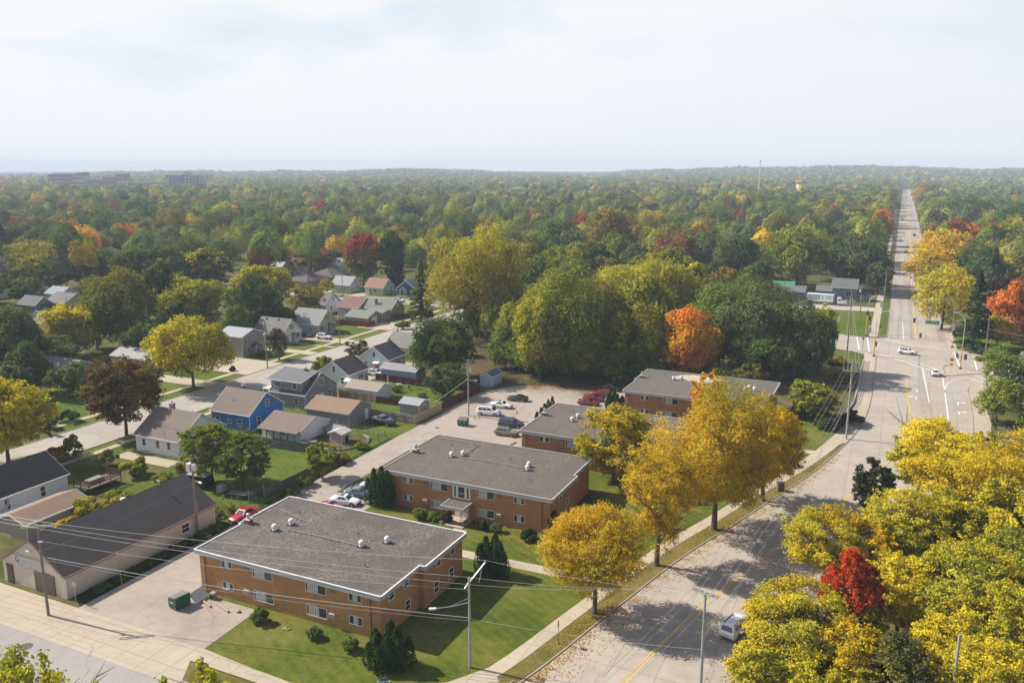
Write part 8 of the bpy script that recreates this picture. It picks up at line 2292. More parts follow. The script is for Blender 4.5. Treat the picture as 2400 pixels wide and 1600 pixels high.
# tree tops rising from below the bottom edge
T('ash_tree', 'yellow-green tree filling the gap right of the red one', 2080, 1270, 190, 10, 'round', 'lime', 'lemon', open_=0.25, z0=1)
T('ash_tree', 'mid-yellow tree under the golden one beside the bronze tree', 2010, 1180, 150, 10, 'round', 'yellow', 'lime', open_=0.3, z0=1)
T('ash_tree', 'lemon tree in the middle of the right-hand mass', 2180, 1120, 190, 12, 'round', 'lemon', 'ygreen', open_=0.25, z0=1)
T('ash_tree', 'pale yellow tree right of the juniper', 2190, 1410, 190, 9, 'round', 'lemon', 'lime', open_=0.2, z0=0.5)
T('ash_tree', 'green-tinged tree on the right edge under the airy one', 2330, 1210, 190, 12, 'round', 'lime', 'mid', open_=0.2, z0=1)
T('ash_tree', 'yellow tree directly above the guard rail curve', 2270, 985, 150, 12, 'round', 'lemon', 'lime', open_=0.25, z0=1)
T('ash_tree', 'orange-brown tree just below the red maple', 1985, 1350, 120, 9, 'round', 'rust', 'lime', open_=0.3, z0=1)
T('ash_tree', 'bushy green-yellow tree at the bottom edge right of the juniper', 2170, 1500, 170, 8, 'round', 'ygreen', 'lemon', z0=0.5)
T('ash_tree', 'yellow shrubby tree at the bottom edge left of the juniper', 1975, 1510, 140, 6.5, 'round', 'lemon', 'lime', z0=0.3)
for lab, (u, v), cols in (('leafy yellow-green branch tops rising from the bottom left corner', (110, 1540), ((-4.2, 0, 1.0, 6.6), (-3.0, 0.6, 0.9, 7.6), (-2.0, -0.4, 0.9, 6.8), (-0.6, 0.4, 0.8, 7.2), (0.4, 0.0, 0.6, 8.3), (1.5, 0.5, 0.8, 7.7), (2.6, -0.3, 0.6, 7.0), (3.4, 0.4, 0.6, 6.2), (-3.6, -1.2, 1.0, 6.0), (0.0, -1.5, 1.0, 6.2), (2.0, -1.2, 0.9, 6.3), (4.4, 0.2, 0.5, 5.6))),
						  ('pointed yellow-green treetop at the bottom edge before the lawn', (505, 1562), ((-1.5, 0.2, 0.45, 7.0), (0.0, 0.0, 0.5, 8.4), (1.0, 0.3, 0.5, 7.0), (-0.8, -0.5, 0.6, 6.2), (1.9, -0.2, 0.4, 6.2), (0.4, -0.8, 0.7, 6.2), (-4.2, 0.4, 0.4, 5.6)))):
	x, y = at(u * K, v * K, 15)
	hero_tree('maple_tree', lab, x, y, 'spires', 4.5, 17, 8.5, 'lime', 5200 if len(cols) > 8 else 2400, 0.30, cols, pal2='ygreen', trunk=0.3, open_=0.3)
# street trees along the near kerb
T('honey_locust_tree', 'nearest golden street tree on the grass strip in front of the walkway', 1362, 1140, 245, 10, 'round', 'gold', 'ygreen', mixf=0.35, base=(1366, 1408), z0=2.6, open_=0.18)
T('honey_locust_tree', 'thinner golden street tree, second along the grass strip', 1478, 1000, 205, 12, 'vase', 'yellow', 'tan', n=0.6, base=(1508, 1298), z0=3.0, open_=0.45)
T('honey_locust_tree', 'largest golden street tree, hiding the third brick building', 1690, 862, 300, 15, 'round', 'gold', 'ygreen', mixf=0.35, base=(1640, 1216), z0=3.0, open_=0.14)
T('honey_locust_tree', 'deep golden street tree beside the largest one, towards the bend', 1765, 905, 180, 13, 'round', 'gold', 'yellow', base=(1752, 1150), z0=3.0, open_=0.15)
T('maple_tree', 'round yellow-green maple in front of the third brick building', 1405, 916, 192, 9, 'round', 'yellow', 'ygreen', base=(1408, 1105), vgrad=0.3, z0=0.8)
T('maple_tree', 'small orange-topped maple peeking above the largest golden tree', 1632, 850, 95, 13, 'round', 'orange', 'gold', z0=2)
T('maple_tree', 'bright orange maple standing behind the farthest brick building', 1580, 703, 160, 15.5, 'round', 'orange', 'yellow', base=865, vgrad=0.22, z0=0.8)
# wood behind the parking lot
T('cottonwood_tree', 'olive green tree at the left end of the wood behind the lot', 1195, 700, 140, 14, 'round', 'ygreen', 'mid', base=842, z0=0.6)
T('cottonwood_tree', 'large dark olive tree in the middle of the wood behind the lot', 1290, 618, 240, 20, 'round', 'ygreen', 'green', base=858, vgrad=0.35, z0=0.8)
T('cottonwood_tree', 'tall yellow-olive cottonwood behind the lot, left of the orange maple', 1482, 588, 245, 25, 'round', 'lime', 'olive', z0=1)
T('cottonwood_tree', 'olive tree with golden flecks just left of the orange maple', 1440, 690, 160, 15.5, 'round', 'olive', 'lime', base=856, z0=0.6)
T('cottonwood_tree', 'tan-green tree between the two large ones behind the lot', 1372, 640, 180, 23, 'round', 'tan', 'olive', z0=1)
T('box_elder_tree', 'small dark green tree beside the light blue metal shed', 1160, 770, 90, 9, 'round', 'green', 'mid', z0=0.8)
T('box_elder_tree', 'low green tree at the back edge of the lot', 1330, 770, 140, 10, 'round', 'olive', 'mid', base=866, z0=0.3)
T('box_elder_tree', 'low olive tree at the back of the lot near the red cars', 1235, 775, 130, 10, 'round', 'mid', 'green', base=862, z0=0.3)
T('willow_tree', 'broad grey-green willow right of the orange maple', 1705, 628, 250, 18.5, 'round', 'grey', 'mid', base=850, z0=0.8)
T('willow_tree', 'dark green tree right of the grey-green willow', 1820, 688, 175, 15.5, 'round', 'grey', 'dark', base=868, vgrad=0.5, z0=0.5)
T('elm_tree', 'pointed olive tree in front of the lorry trailer', 1878, 692, 80, 16, 'oval', 'lime', 'dark', base=850, vgrad=0.5, z0=0.6)
T('box_elder_tree', 'dark green tree behind the right end of the farthest brick roof', 1760, 765, 150, 12, 'round', 'green', 'dark', base=878, z0=0.4)
T('box_elder_tree', 'green bushy tree beside the creek left of the road', 1862, 865, 120, 8.5, 'round', 'mid', 'ygreen', base=962, z0=0.3)
T('willow_tree', 'grey-green tree behind the willow, left of the truck drive', 1640, 655, 130, 16, 'round', 'grey', 'green', z0=0.8)
T('cottonwood_tree', 'huge olive-gold cottonwood with dark limbs above the tall pine', 1105, 516, 250, 26, 'round', 'lime', 'tan', open_=0.3, base=775, z0=2)
T('cottonwood_tree', 'green tree behind the huge olive-gold cottonwood', 1235, 585, 120, 18, 'round', 'mid', 'green', z0=1.2, base=700)
T('pine_tree', 'tall yellowish pine beside the navy cottage', 968, 597, 74, 15, 'cone', 'ygreen', 'cedar', base=738, z0=0.8)
T('norway_maple_tree', 'big dark green maple behind the white gable house', 1026, 725, 160, 14, 'oval', 'dark', 'green', base=(1015, 872), z0=1.0)
T('pine_tree', 'soft bushy pine in front of the big dark maple', 1027, 836, 106, 6, 'round', 'spruce', 'green', base=(1027, 910), z0=0.3)
T('red_maple_tree', 'red-topped maple with green lower leaves in the back row of yards', 832, 528, 90, 16, 'oval', 'crimson', 'mid', base=(835, 656), vgrad=0.75, z0=2)
T('willow_tree', 'slim grey-green tree right of the red-topped maple', 903, 520, 72, 16, 'oval', 'grey', 'dark', base=(900, 655), z0=2)
T('spruce_tree', 'small dark spruce beside the pink-roofed cottage', 914, 588, 48, 9, 'cone', 'spruce', 'dark', base=(914, 655), z0=0.5)
T('box_elder_tree', 'low mid-green tree at the back of the lot near the red cars', 1400, 785, 110, 8, 'round', 'mid', 'green', base=872, z0=0.2)
T('box_elder_tree', 'shaded green tree between the red cars and the orange maple', 1490, 760, 110, 9, 'round', 'green', 'mid', base=868, z0=0.2)
T('cottonwood_tree', 'yellow-olive tree filling the wood behind the box elders', 1240, 690, 120, 20, 'round', 'lime', 'olive', z0=0.8)
T('cottonwood_tree', 'olive tree between the huge cottonwood and the lot', 1165, 660, 130, 18, 'round', 'olive', 'mid', z0=0.8)
T('cottonwood_tree', 'olive-gold cottonwood on the right shoulder of the huge one', 1200, 560, 120, 22, 'round', 'olive', 'lime', z0=1)
T('box_elder_tree', 'dark green thicket tree below the huge cottonwood', 1090, 690, 110, 11, 'round', 'dark', 'green', z0=0.4)
T('elm_tree', 'green elm behind the right flank of the grey-green willow', 1770, 655, 110, 15, 'round', 'mid', 'grey', z0=0.6)
T('linden_tree', 'shaded dark tree behind the yellow maple and the white cottage', 395, 735, 110, 10, 'round', 'dark', 'green', z0=0.4)
T('linden_tree', 'dark green tree between the olive willow and the pale roof', 325, 745, 100, 10, 'round', 'green', 'dark', z0=0.4)
T('linden_tree', 'green tree behind the weathered low roof', 120, 770, 110, 9, 'round', 'green', 'grey', z0=0.4)
T('hackberry_tree', 'wispy grey-green tree in front of the weathered low roof', 150, 835, 100, 8, 'round', 'grey', 'mid', z0=0.6, open_=0.4)
T('linden_tree', 'dark yard tree left of the weathered low roof', 55, 790, 110, 12, 'round', 'dark', 'grey', z0=0.4)
T('linden_tree', 'shaded dark green tree right of the olive willow', 540, 700, 90, 11, 'round', 'dark', 'mid', z0=0.4)
T('maple_tree', 'dark tree tucked between the dense maple and the white cottage', 640, 700, 80, 9, 'round', 'dark', 'green', z0=0.4)
T('maple_tree', 'mid-green tree behind the teal house', 60, 640, 80, 10, 'round', 'mid', 'dark', z0=0.6)
T('linden_tree', 'dark green crown under the yellow vase-shaped tree', 485, 569, 110, 11, 'round', 'green', 'dark', z0=1.2, base=660)
T('linden_tree', 'small dark conifer-like tree between the willow and the yellow-green maple', 400, 690, 50, 12, 'oval', 'spruce', 'dark', z0=0.4)
# left side
T('ash_tree', 'big bright yellow maple on the grass strip left of the grey two-storey house', 428, 726, 190, 14, 'round', 'lemon', 'ygreen', base=(445, 889), z0=2.4, vgrad=0.15, lobes=44)
T('crab_apple_tree', 'large dark bronze tree on the near side of the residential street', 266, 802, 196, 13, 'round', 'bronze', 'tan', mixf=0.25, base=(291, 1000), z0=3.0, lobes=60)
T('ash_tree', 'bright yellow tree cut by the left edge beside the residential street', 20, 848, 205, 14, 'round', 'lemon', 'ygreen', vgrad=0.3, z0=1.2, base=1062)
T('willow_tree', 'dark grey-green tree at the left edge below the teal house', 30, 700, 145, 15, 'round', 'grey', 'dark', vgrad=0.5, z0=1.2, base=862)
T('ash_tree', 'lemon-topped tree with green lower leaves by the pale green house', 170, 698, 140, 11, 'round', 'lemon', 'green', vgrad=0.55, z0=1.2, base=818)
T('willow_tree', 'big rounded olive willow left of the yellow maple', 284, 622, 182, 18.5, 'round', 'olive', 'green', vgrad=0.4, z0=1.2, base=803)
T('willow_tree', 'narrow yellow-tinged tree on the left flank of the olive willow', 224, 650, 72, 15, 'oval', 'gold', 'olive', z0=1.2, base=800)
T('maple_tree', 'yellow-green maple right of the olive willow', 448, 637, 165, 13.5, 'round', 'lime', 'mid', vgrad=0.3, z0=1.2, base=748)
T('norway_maple_tree', 'dense dark green maple above the white cottage', 584, 630, 128, 15, 'round', 'dark', 'green', z0=1.2, lobes=50, base=762)
T('locust_tree', 'light olive tree behind the dense dark maple', 606, 600, 150, 14, 'broad', 'lime', 'olive', z0=1.2, open_=0.25, base=716)
T('linden_tree', 'wide dark green linden in the left middle distance', 356, 553, 182, 17, 'broad', 'mid', 'dark', z0=1.2, lobes=60, base=662)
T('linden_tree', 'dark green tree on the left shoulder of the wide linden', 258, 572, 110, 15, 'round', 'green', 'grey', z0=1.2, base=655)
T('honey_locust_tree', 'yellow vase-shaped tree with visible trunk fork right of the wide linden', 485, 569, 110, 15, 'vase', 'lemon', 'lime', z0=1.2, open_=0.25, base=660)
T('maple_tree', 'large mid-green maple above the long buff building', 632, 492, 150, 19, 'round', 'mid', 'green', z0=1.2, base=598)
T('maple_tree', 'yellow-topped green maple next to the large mid-green one', 730, 509, 105, 17, 'round', 'lime', 'mid', vgrad=0.3, z0=1.2, base=590)
T('oak_tree', 'low rusty-green oak behind the brown hipped roof', 717, 564, 108, 11.5, 'broad', 'rust', 'olive', z0=1.2, vgrad=0.2, base=628)
T('oak_tree', 'dark green street tree with bare trunk right of the rusty oak', 772, 560, 50, 11, 'round', 'dark', 'green', z0=3.5)
T('locust_tree', 'small lemon-yellow tree above the light olive one', 640, 553, 54, 11, 'oval', 'lemon', 'lime', z0=1.2, base=606)
T('plum_tree', 'dark purple plum tree, left one of the pair', 140, 583, 78, 11.5, 'round', 'maroon', 'bronze', z0=1.2, base=662)
T('plum_tree', 'dark purple plum tree, right one of the pair', 186, 574, 78, 12, 'round', 'maroon', 'bronze', z0=1.2, base=655)
T('honey_locust_tree', 'tall spreading yellow-olive tree with dark trunk at the far left', 78, 545, 128, 18, 'vase', 'lime', 'olive', z0=1.2, open_=0.35, base=668)
T('spruce_tree', 'tall dark spruce at the left edge', 12, 514, 54, 17, 'cone', 'spruce', 'dark', z0=1.2, base=612)
T('locust_tree', 'small yellow-green tree by the open garage', 45, 610, 88, 10, 'round', 'lime', 'mid', z0=1.2, base=672)
T('red_maple_tree', 'salmon orange tree above the wide linden', 238, 546, 78, 12, 'round', 'orange', 'rust', z0=1.2, base=595)
T('ash_tree', 'bright yellow tree left of the salmon orange one', 203, 530, 75, 14, 'round', 'lemon', 'lime', z0=1.2, base=590)
T('linden_tree', 'golden brown round tree in the left distance', 330, 506, 74, 15, 'round', 'gold', 'tan', z0=1.2, base=566)
T('pear_tree', 'narrow rust-coloured oval tree in the left distance', 523, 517, 50, 15, 'oval', 'rust', 'green', vgrad=0.4, z0=1.2, base=580)
T('serviceberry_tree', 'small greyish purple tree in front of the white cottage', 637, 757, 56, 6, 'round', 'bronze', 'grey', base=(641, 826), z0=1.2, open_=0.2)
T('lilac_tree', 'round light green bush-like tree beside the residential street', 738, 820, 64, 5.5, 'round', 'ygreen', 'grey', z0=0.4)
T('hawthorn_tree', 'sparse grey-brown tree beside the pale blue house', 822, 782, 72, 6, 'broad', 'grey', 'bronze', z0=0.8, open_=0.3)
T('hackberry_tree', 'thin brownish half-bare tree left of the rose-roofed house', 700, 655, 95, 12, 'vase', 'tan', 'olive', z0=2, open_=0.6)
T('locust_tree', 'little golden tree in front of the buff brick building', 748, 640, 42, 7, 'broad', 'gold', 'lime', z0=2, open_=0.3)
T('mulberry_tree', 'bushy green tree, left of the two beside the blue house', 480, 952, 132, 9, 'round', 'mid', 'ygreen', base=(490, 1108), z0=0.8)
T('mulberry_tree', 'bushy green tree, right of the two beside the trailers', 562, 988, 136, 8, 'round', 'mid', 'green', base=(560, 1118), z0=0.6)
T('sumac_tree', 'yellow-flecked green bush-tree beside the alley and the garden', 737, 1012, 84, 5, 'vase', 'ygreen', 'mid', base=(740, 1098), z0=0.3)
# right of the avenue
T('honey_locust_tree', 'uppermost of three broad golden locusts overhanging the right kerb of the avenue', 2160, 526, 140, 15, 'round', 'yellow', 'gold', z0=1.5, base=628, open_=0.1)
T('honey_locust_tree', 'olive-tinged golden locust in the middle of the three by the avenue', 2146, 566, 142, 14, 'round', 'lime', 'gold', vgrad=0.0, z0=1.5, base=668, open_=0.1)
T('honey_locust_tree', 'lowest golden locust, with its trunk beside the green street sign', 2162, 604, 145, 13, 'round', 'yellow', 'lime', z0=2, base=756, open_=0.15)
T('spruce_tree', 'dark green spruce-like fir right of the lower golden locust', 2234, 625, 100, 16, 'cone', 'spruce', 'dark', z0=1.2, base=804)
T('spruce_tree', 'blue-grey spruce behind the dark fir', 2275, 570, 66, 15, 'cone', 'spruce', 'grey', z0=1.2, base=690)
T('plum_tree', 'dark maroon tree between the spruce and the orange maple', 2305, 622, 115, 12, 'broad', 'maroon', 'bronze', z0=1.2, base=722)
T('maple_tree', 'large orange maple cut by the right edge', 2322, 642, 130, 15, 'round', 'orange', 'rust', vgrad=0.15, z0=1.2, base=790)
T('maple_tree', 'green and gold maple under the orange one beside the slender pole', 2300, 725, 90, 10, 'round', 'olive', 'yellow', z0=1)
T('red_maple_tree', 'crimson-topped maple right of the golden locusts', 2200, 500, 92, 15, 'round', 'crimson', 'tan', vgrad=0.4, z0=1.2, base=606)
T('red_maple_tree', 'bright scarlet maple on the right of the crimson pair', 2269, 508, 76, 15, 'oval', 'red', 'rust', vgrad=0.2, z0=1.2, base=602)
T('maple_tree', 'dark crimson tree tucked behind the golden locusts', 2150, 515, 62, 13, 'round', 'crimson', 'rust', z0=1.2, base=595)
T('maple_tree', 'tan-orange round tree between the two red maples', 2225, 517, 80, 14, 'round', 'tan', 'orange', z0=1.2, base=608)
T('maple_tree', 'bright green maple beside the avenue above the golden locusts', 2165, 455, 98, 17, 'round', 'mid', 'green', z0=1.2, base=532)
T('maple_tree', 'green maple behind the bright green one right of the avenue', 2225, 455, 100, 16, 'round', 'green', 'dark', z0=1.2, base=530)
T('linden_tree', 'tall dark green tree at the right edge above the scarlet maple', 2328, 468, 112, 18, 'round', 'green', 'dark', z0=1.2, base=570)
T('locust_tree', 'yellow-green tree at the right edge beside the blue-grey spruce', 2332, 590, 90, 11, 'round', 'lime', 'lemon', z0=1.2, base=660)
T('maple_tree', 'golden tree near the top of the avenue on its right side', 2118, 424, 50, 16, 'round', 'gold', 'tan', z0=1.2, base=475)
# left of the avenue
T('red_maple_tree', 'orange-topped maple leaning towards the avenue on its left side', 2019, 477, 64, 17, 'oval', 'orange', 'green', vgrad=0.6, z0=1.2, base=566)
T('maple_tree', 'bright yellow-green maple left of the orange-topped one', 1954, 488, 86, 15, 'round', 'lime', 'mid', z0=1.2, base=552)
T('maple_tree', 'soft orange round tree left of the yellow-green maple', 1906, 467, 58, 15, 'round', 'orange', 'tan', vgrad=0.3, z0=1.2, base=525)
T('cottonwood_tree', 'large light green cottonwood above the slate blue house', 1830, 519, 140, 20, 'round', 'ygreen', 'mid', z0=1.2, base=662)
T('willow_tree', 'large grey-green willow right of the light green cottonwood', 1968, 537, 146, 18, 'round', 'grey', 'dark', z0=1.2, base=668)
T('spruce_tree', 'dark fir beside the avenue behind the slate blue house', 2012, 598, 62, 11, 'round', 'dark', 'grey', z0=1.2, base=680)
T('maple_tree', 'dark green tree left of the long grey garage', 1740, 598, 92, 14, 'round', 'dark', 'green', z0=1.2, base=690)
T('box_elder_tree', 'small bright green bush-tree by the green-roofed shed', 1835, 622, 45, 6, 'round', 'mid', 'ygreen', z0=0.5)
T('willow_tree', 'dark grey-green tree above the orange maple, left of the light cottonwood', 1690, 545, 112, 17, 'round', 'grey', 'dark', z0=1.2, base=660)
T('willow_tree', 'second dark grey-green tree above the orange maple', 1610, 530, 108, 17, 'round', 'grey', 'green', z0=1.2, base=640)
T('cottonwood_tree', 'tall tan cottonwood with bare dark limbs in the centre distance', 1405, 473, 125, 26, 'vase', 'tan', 'olive', open_=0.4, z0=1.2, base=612)
T('ash_tree', 'bright golden tree in the centre-right distance', 1508, 484, 88, 16, 'broad', 'gold', 'yellow', z0=1.2, base=545)
T('maple_tree', 'deep green maple between the cottonwood and the tan tree', 1275, 506, 125, 19, 'round', 'green', 'mid', z0=1.2, base=618)
T('cottonwood_tree', 'yellow-green rounded tree right of the tan cottonwood', 1500, 522, 112, 18, 'round', 'ygreen', 'lime', z0=1.2, base=600)
T('ash_tree', 'golden tree above the red-topped maple', 985, 512, 62, 14, 'round', 'gold', 'lime', z0=1.2, base=565)
# clipped shrubs and cedars by the brick buildings
for lab, x, y, R, h, p in (('largest clipped round shrub at the left end of the near brick front', -61.6, 64.8, 1.15, 1.75, 'green'), ('middle clipped round shrub before the near brick front', -54.0, 64.9, 0.95, 1.3, 'green'), ('clipped round shrub beside the big cedars of the near building', -49.0, 64.6, 1.0, 1.45, 'green'),
						   ('pale green clipped shrub left of the porch of the middle building', -60.0, 97.0, 1.35, 1.5, 'ygreen'), ('second clipped shrub left of the porch', -57.6, 97.0, 1.05, 1.4, 'mid'), ('dark clipped shrub beside the porch post', -55.6, 97.2, 0.95, 1.9, 'dark'), ('dark clipped shrub right of the porch steps', -49.8, 97.4, 0.95, 1.4, 'dark'), ('bright clipped shrub under the living-room window of the middle building', -47.8, 97.4, 0.95, 1.3, 'mid'), ('wide dark clipped shrub at the right end of the middle front', -42.6, 96.9, 1.3, 1.6, 'dark')):
	bush('clipped_shrub', lab, x, y, R, h, p, 'cedar' if p == 'dark' else 'green', 1.5, lobes=26)
spires('arborvitae', 'clump of tall cedars at the near corner of the nearest brick building', -44.2, 64.4, [(-1.3, -0.2, 0.9, 3.6), (0.1, 0.5, 1.0, 4.6), (1.2, 0.0, 1.0, 4.3), (-0.5, -1.0, 1.0, 3.9), (0.8, -1.2, 1.05, 3.8), (1.9, -0.8, 0.9, 3.6), (0.2, -1.8, 0.9, 2.8), (-1.4, -1.2, 0.8, 2.6), (2.3, 0.4, 0.8, 3.2)], 9000)
spires('arborvitae', 'clump of tall cedars at the back right corner of the nearest brick building', -43.0, 86.0, [(-0.9, 0.4, 0.9, 4.8), (0.2, 0.8, 1.0, 5.2), (1.1, 0.2, 0.95, 4.6), (-0.2, -0.6, 0.95, 4.3), (0.9, -0.8, 0.95, 4.0), (1.9, -0.3, 0.85, 3.6), (-1.2, -0.6, 0.85, 4.2)], 7500)
spires('arborvitae', 'clump of tall cedars between the parked cars and the middle brick building', -68.0, 98.6, [(-1.2, 0.2, 1.0, 5.6), (0.0, 0.5, 1.05, 6.0), (1.1, 0.3, 1.0, 5.6), (-0.6, -0.7, 1.05, 5.0), (0.7, -0.8, 1.05, 5.2), (1.9, -0.3, 0.9, 5.2), (-1.9, -0.4, 0.8, 4.2)], 8000)
spires('arborvitae', 'two slim cedars at the right corner of the middle brick building', -40.6, 100.0, [(-0.3, 0.1, 0.7, 4.2), (0.6, -0.2, 0.65, 3.7)], 2600)
spires('arborvitae', 'small cedars showing behind the left edge of the third brick roof', -59.8, 139.6, [(0, 0, 0.8, 4.6), (0.2, 1.6, 0.8, 5.0), (0.2, 3.2, 0.8, 5.4), (0.3, 4.8, 0.8, 5.8), (0.5, 6.4, 0.8, 6.0)], 2600, size=0.3)
spires('arborvitae', 'group of cedars beside the red cars at the farthest brick building', -51.4, 160.0, [(-0.8, 0, 0.9, 4.2), (0.2, 0.4, 0.9, 4.6), (1.0, -0.2, 0.9, 4.2), (1.8, 0.8, 0.9, 3.6)], 2800, size=0.32)
# shrubs in the yards
def B(label, u, v, R, h, p, p2=None, name='bush', **kw):
	x, y = at(u * K, v * K); return bush(name, label, x, y, R, h, p, p2, **kw)
B('grey-green shrub behind the deck of the black-roofed house', 172, 1052, 2.0, 4.2, 'grey', 'mid')
B('rusty autumn shrub by the black roof edge', 140, 1062, 2.2, 3.2, 'rust', 'ygreen')
B('dark green shrub left of the white bungalow', 250, 1070, 2.0, 3.0, 'green', 'olive')
B('rounded yellow-topped shrub in front of the white bungalow', 312, 1092, 2.3, 3.4, 'lime', 'green', vgrad=0.4)
B('low vine-covered shrub before the bungalow path', 380, 1110, 2.4, 1.6, 'mid', 'ygreen')
B('red and yellow autumn shrub behind the long cream garage', 215, 1188, 2.6, 3.6, 'rust', 'lime')
B('yellow-green vine thicket along the back of the cream garage', 280, 1160, 2.6, 2.8, 'lime', 'mid')
B('second yellow-green thicket between the brown garage and the cream roof', 165, 1232, 2.2, 3.0, 'yellow', 'mid')
B('yellow-leaved shrub beside the alley pole', 432, 1092, 1.8, 3.2, 'yellow', 'olive')
B('green vine thicket behind the black trailer', 380, 1145, 2.4, 2.4, 'mid', 'lime')
B('rounded dark hedge beside the green house', 928, 755, 2.7, 2.6, 'dark', 'green')
B('round green shrub between the two cottages of the back row', 862, 660, 1.9, 2.4, 'mid', 'green')
B('dark shrub by the porch of the grey two-storey house', 600, 820, 1.6, 1.6, 'dark', 'green')
B('small ball-shaped shrub on the lawn left of the driveway', 533, 852, 0.9, 1.3, 'dark', 'maroon')
B('green shrub behind the white shed garage', 912, 900, 1.4, 1.6, 'green', 'mid')
B('dark red-purple hedge by the bend below the big pole', 1905, 985, 3.4, 2.6, 'maroon', 'dark', name='hedge')
B('dark red-purple hedge nearest the footway at the bend', 1958, 975, 2.9, 2.6, 'bronze', 'maroon', name='hedge')
B('dark red-purple hedge next to the green creek bush', 1862, 960, 3.0, 2.8, 'maroon', 'grey', name='hedge')
B('tangled red and green scrub on the creek bank left of the railing', 1925, 880, 3.6, 2.4, 'rust', 'olive', open_=0.3)
B('olive scrub on the creek bank near the crossing', 1915, 835, 4.0, 2.0, 'olive', 'tan', open_=0.3)
B('bright green scrub beside the brown footbridge', 1890, 895, 2.6, 1.8, 'mid', 'ygreen')
B('yellow flowering clump at the foot of the fir right of the crossing', 2262, 828, 2.6, 1.1, 'lemon', 'mid')
B('garden weeds along the alley side of the vegetable plot', 830, 1030, 1.6, 1.2, 'ygreen', 'mid', name='weeds')
B('brown climbing vines on the crooked garden posts', 790, 1062, 1.8, 1.6, 'bronze', 'ygreen', name='vines')
B('dark ivy on the overgrown alley fence', 705, 1115, 1.7, 1.8, 'dark', 'green', name='vines')
B('second mass of dark ivy on the overgrown alley fence', 668, 1140, 1.6, 1.7, 'dark', 'mid', name='vines')
B('dark hedge along the far side of the residential street', 155, 968, 2.4, 2.4, 'dark', 'green', name='hedge')
B('dark hedge continuing right behind the bronze tree', 105, 985, 2.4, 2.4, 'dark', 'grey', name='hedge')
B('small purple-leaved sapling on the left grass strip', 112, 1000, 1.1, 3.0, 'maroon', 'bronze', name='sapling', open_=0.3)
B('green leafy clump on the back lawn before the pine', 970, 912, 1.2, 0.8, 'grey', 'mid', name='plants')
r_ = np.random.default_rng(12)
for i in range(9):
	bush('weeds', 'low dark weeds in the shade along the cream garage wall', -84.3 + 0.7 * r_.random(), 62.5 + i * 2.3, 0.9 + 0.5 * r_.random(), 0.5 + 0.5 * r_.random(), 'dark', 'green', 0.6, group='weeds by the cream garage wall', cat='weeds', lobes=9)
for i in range(5):
	bush('tall_grass', 'tall dry weeds along the rusty wire fence', -87.6 + 0.35 * i + r_.normal() * 0.3, 83.6 + i * 0.9, 0.8, 1.1, 'tan', 'olive', 0.7, group='dry weeds at the wire fence', cat='weeds', lobes=9, open_=0.3)
# ------------------------------------------------------------------ the rest of the wood: individual crowns near, one mass far away
for b in ((-13, 25, 232, 420), (-10, 17, 420, 2800), (-150, -124, 60, 262), (-330, -120, 260, 275), (-60, 24, 120, 182), (-84, 24, 60, 176), (-64, 0, 312, 334), (-28, 0, 243, 318), (-95, -3, 243, 281), (15, 46, 205, 262), (150, 420, 900, 1150), (-130, -80, 60, 162), (-40, 24, 0, 120), (-20, 24, 120, 205), (-230, -60, 0, 112)):
	keep_out(*b)
PROTECT += [(0, 650, 205, 800), (95, 805, 345, 850), (480, 860, 985, 1070), (500, 622, 975, 860), (665, 603, 965, 680), (1795, 632, 2080, 800), (1900, 690, 2352, 900), (1685, 526, 1790, 556), (1730, 598, 1778, 630), (535, 545, 580, 602), (0, 930, 480, 1070), (1050, 850, 1500, 1000), (0, 1035, 480, 1400), (100, 560, 170, 585), (0, 575, 25, 610), (1100, 740, 1145, 890), (2030, 420, 2120, 690), (330, 880, 520, 1000)]
PROTO = []
pr_ = np.random.default_rng(3)
for i in range(10):
	sh = ('round', 'round', 'oval', 'broad', 'round', 'vase', 'oval', 'round', 'broad', 'round')[i]
	v, k, col, z = crown(pr_, sh, 1.0, (1.5, 1.7, 2.1, 1.3, 1.8, 1.6, 2.3, 1.5, 1.35, 1.9)[i], 0.0, 5200, 0.092, 34, (0.92, 0.92, 0.92), (1.18, 1.12, 0.9), 0.5, 0.6, open_=0.15 if sh == 'vase' else 0.0)
	PROTO.append((mesh_np('crown', v, k, col, LEAF), (1.5, 1.7, 2.1, 1.3, 1.8, 1.6, 2.3, 1.5, 1.35, 1.9)[i]))
tb = MB().tube((0, 0, -0.02), (0, 0, 1.0), 0.045, 0.02, 7)
for q in range(5): tb.tube((0, 0, 0.45 + 0.07 * q), (0.35 * math.cos(q * 2.4), 0.35 * math.sin(q * 2.4), 0.9), 0.018, 0.006, 4)
tmp = tb.build('trunk', BARK); TRUNKME = tmp.data; bpy.data.objects.remove(tmp)
tx_, ty_ = [], []
rw = np.random.default_rng(33)
cx_, cy2 = scatter(110, 620, 12.0, rw)
k_ = free(cx_, cy2, 2.0)
cx_, cy2 = cx_[k_], cy2[k_]
for a, b in TREE_XY:
	k_ = (cx_ - a) ** 2 + (cy2 - b) ** 2 > 60
	cx_, cy2 = cx_[k_], cy2[k_]
low_ = np.array([hides(a, b, 6.0, 17.0) for a, b in zip(cx_, cy2)])       # only a low crown fits where it would hide a house
k_ = np.array([not q or not hides(a, b, 4.0, 6.5) for a, b, q in zip(cx_, cy2, low_)])
cx_, cy2, low_ = cx_[k_], cy2[k_], low_[k_]
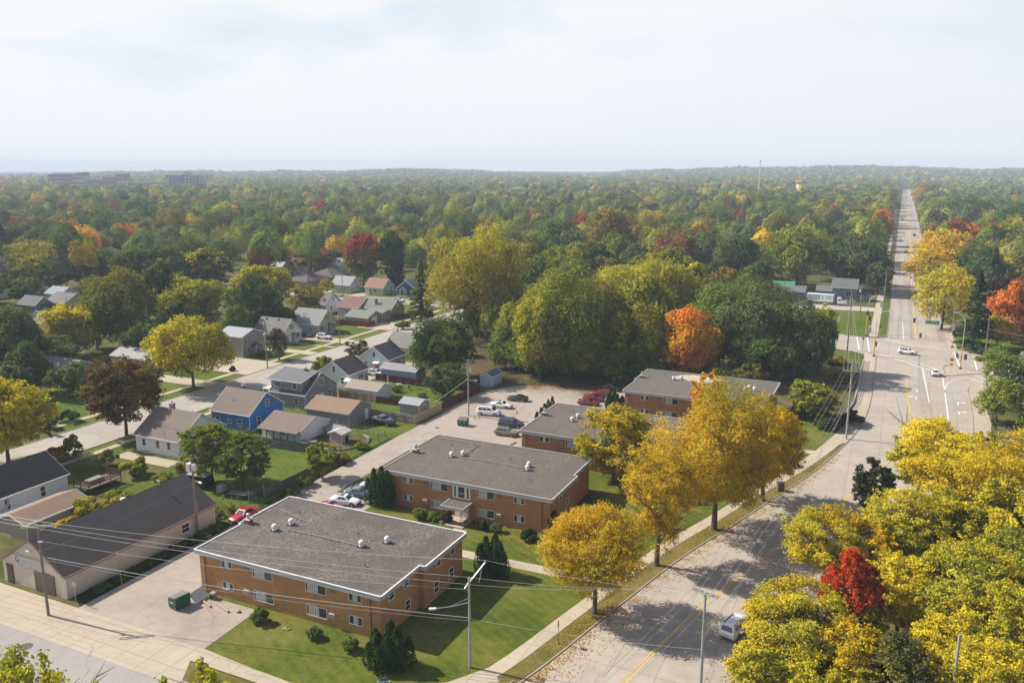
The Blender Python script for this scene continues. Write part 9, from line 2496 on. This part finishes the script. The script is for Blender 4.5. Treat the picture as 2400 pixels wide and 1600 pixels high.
od = np.argsort(np.hypot(cx_, cy2))
NFILL = 186
cname = dict(green='deep green', mid='mid-green', grey='grey-green', dark='dark green', ygreen='yellow-green', olive='olive', lime='lime yellow', tan='tan', yellow='yellow', gold='golden', rust='rust brown', orange='orange', bronze='bronze', crimson='crimson', spruce='blackish green')
def zone(x, y):
	c, s = math.cos(YAW), math.sin(YAW)
	t = (x * c + y * s) / (-x * s + y * c)
	if x > 10: return 'to the right of the far avenue'
	return 'at the far left of the canopy' if t < -0.34 else 'left of centre in the canopy' if t < -0.1 else 'in the centre of the canopy' if t < 0.14 else 'in the canopy just left of the far avenue'
for j in od[:NFILL]:
	x, y = float(cx_[j]), float(cy2[j])
	ci = int(rw.choice(len(WP_N), p=WP_W)); pn = WP_N[ci]
	me, asp = PROTO[int(rw.integers(len(PROTO)))]
	R = 12.0 * (0.46 + 0.34 * rw.random()); h = R * 1.1 + 8 + 5 * rw.random()
	if low_[j]: R, h = 3.2 + 1.2 * rw.random(), 5 + 1.5 * rw.random()
	if pn in ('orange', 'crimson'): pn = 'olive'
	lab = 'one of the %s tree crowns %s' % (cname[pn], zone(x, y))
	o = thing('canopy_tree', lab, 'tree', (x, y, 0), float(rw.random() * 6.28), '%s trees %s' % (cname[pn], zone(x, y)))
	c = bpy.data.objects.new('crown', me); COL.objects.link(c); c.parent = o
	z0 = h * 0.06; c.location = (0, 0, z0); c.scale = (R, R, (h - z0) / asp)
	a = PAL[pn]; f = float(rw.random()); q = 0.85 + 0.3 * float(rw.random())
	c.color = tuple(q * (a[0][m] * f + a[1][m] * (1 - f)) for m in range(3)) + (1,)
	t = bpy.data.objects.new('trunk', TRUNKME); COL.objects.link(t); t.parent = o; t.scale = (R, R, h * 0.75)
	tx_.append(x); ty_.append(y)
dmax = float(np.hypot(cx_, cy2)[od[NFILL]])
print('individual trees to', dmax, 'of', len(od), 'hand placed', len(TREE_XY))
build_woodland(tx_ + [a for a, b in TREE_XY], ty_ + [b for a, b in TREE_XY], dmax)
build_haze()
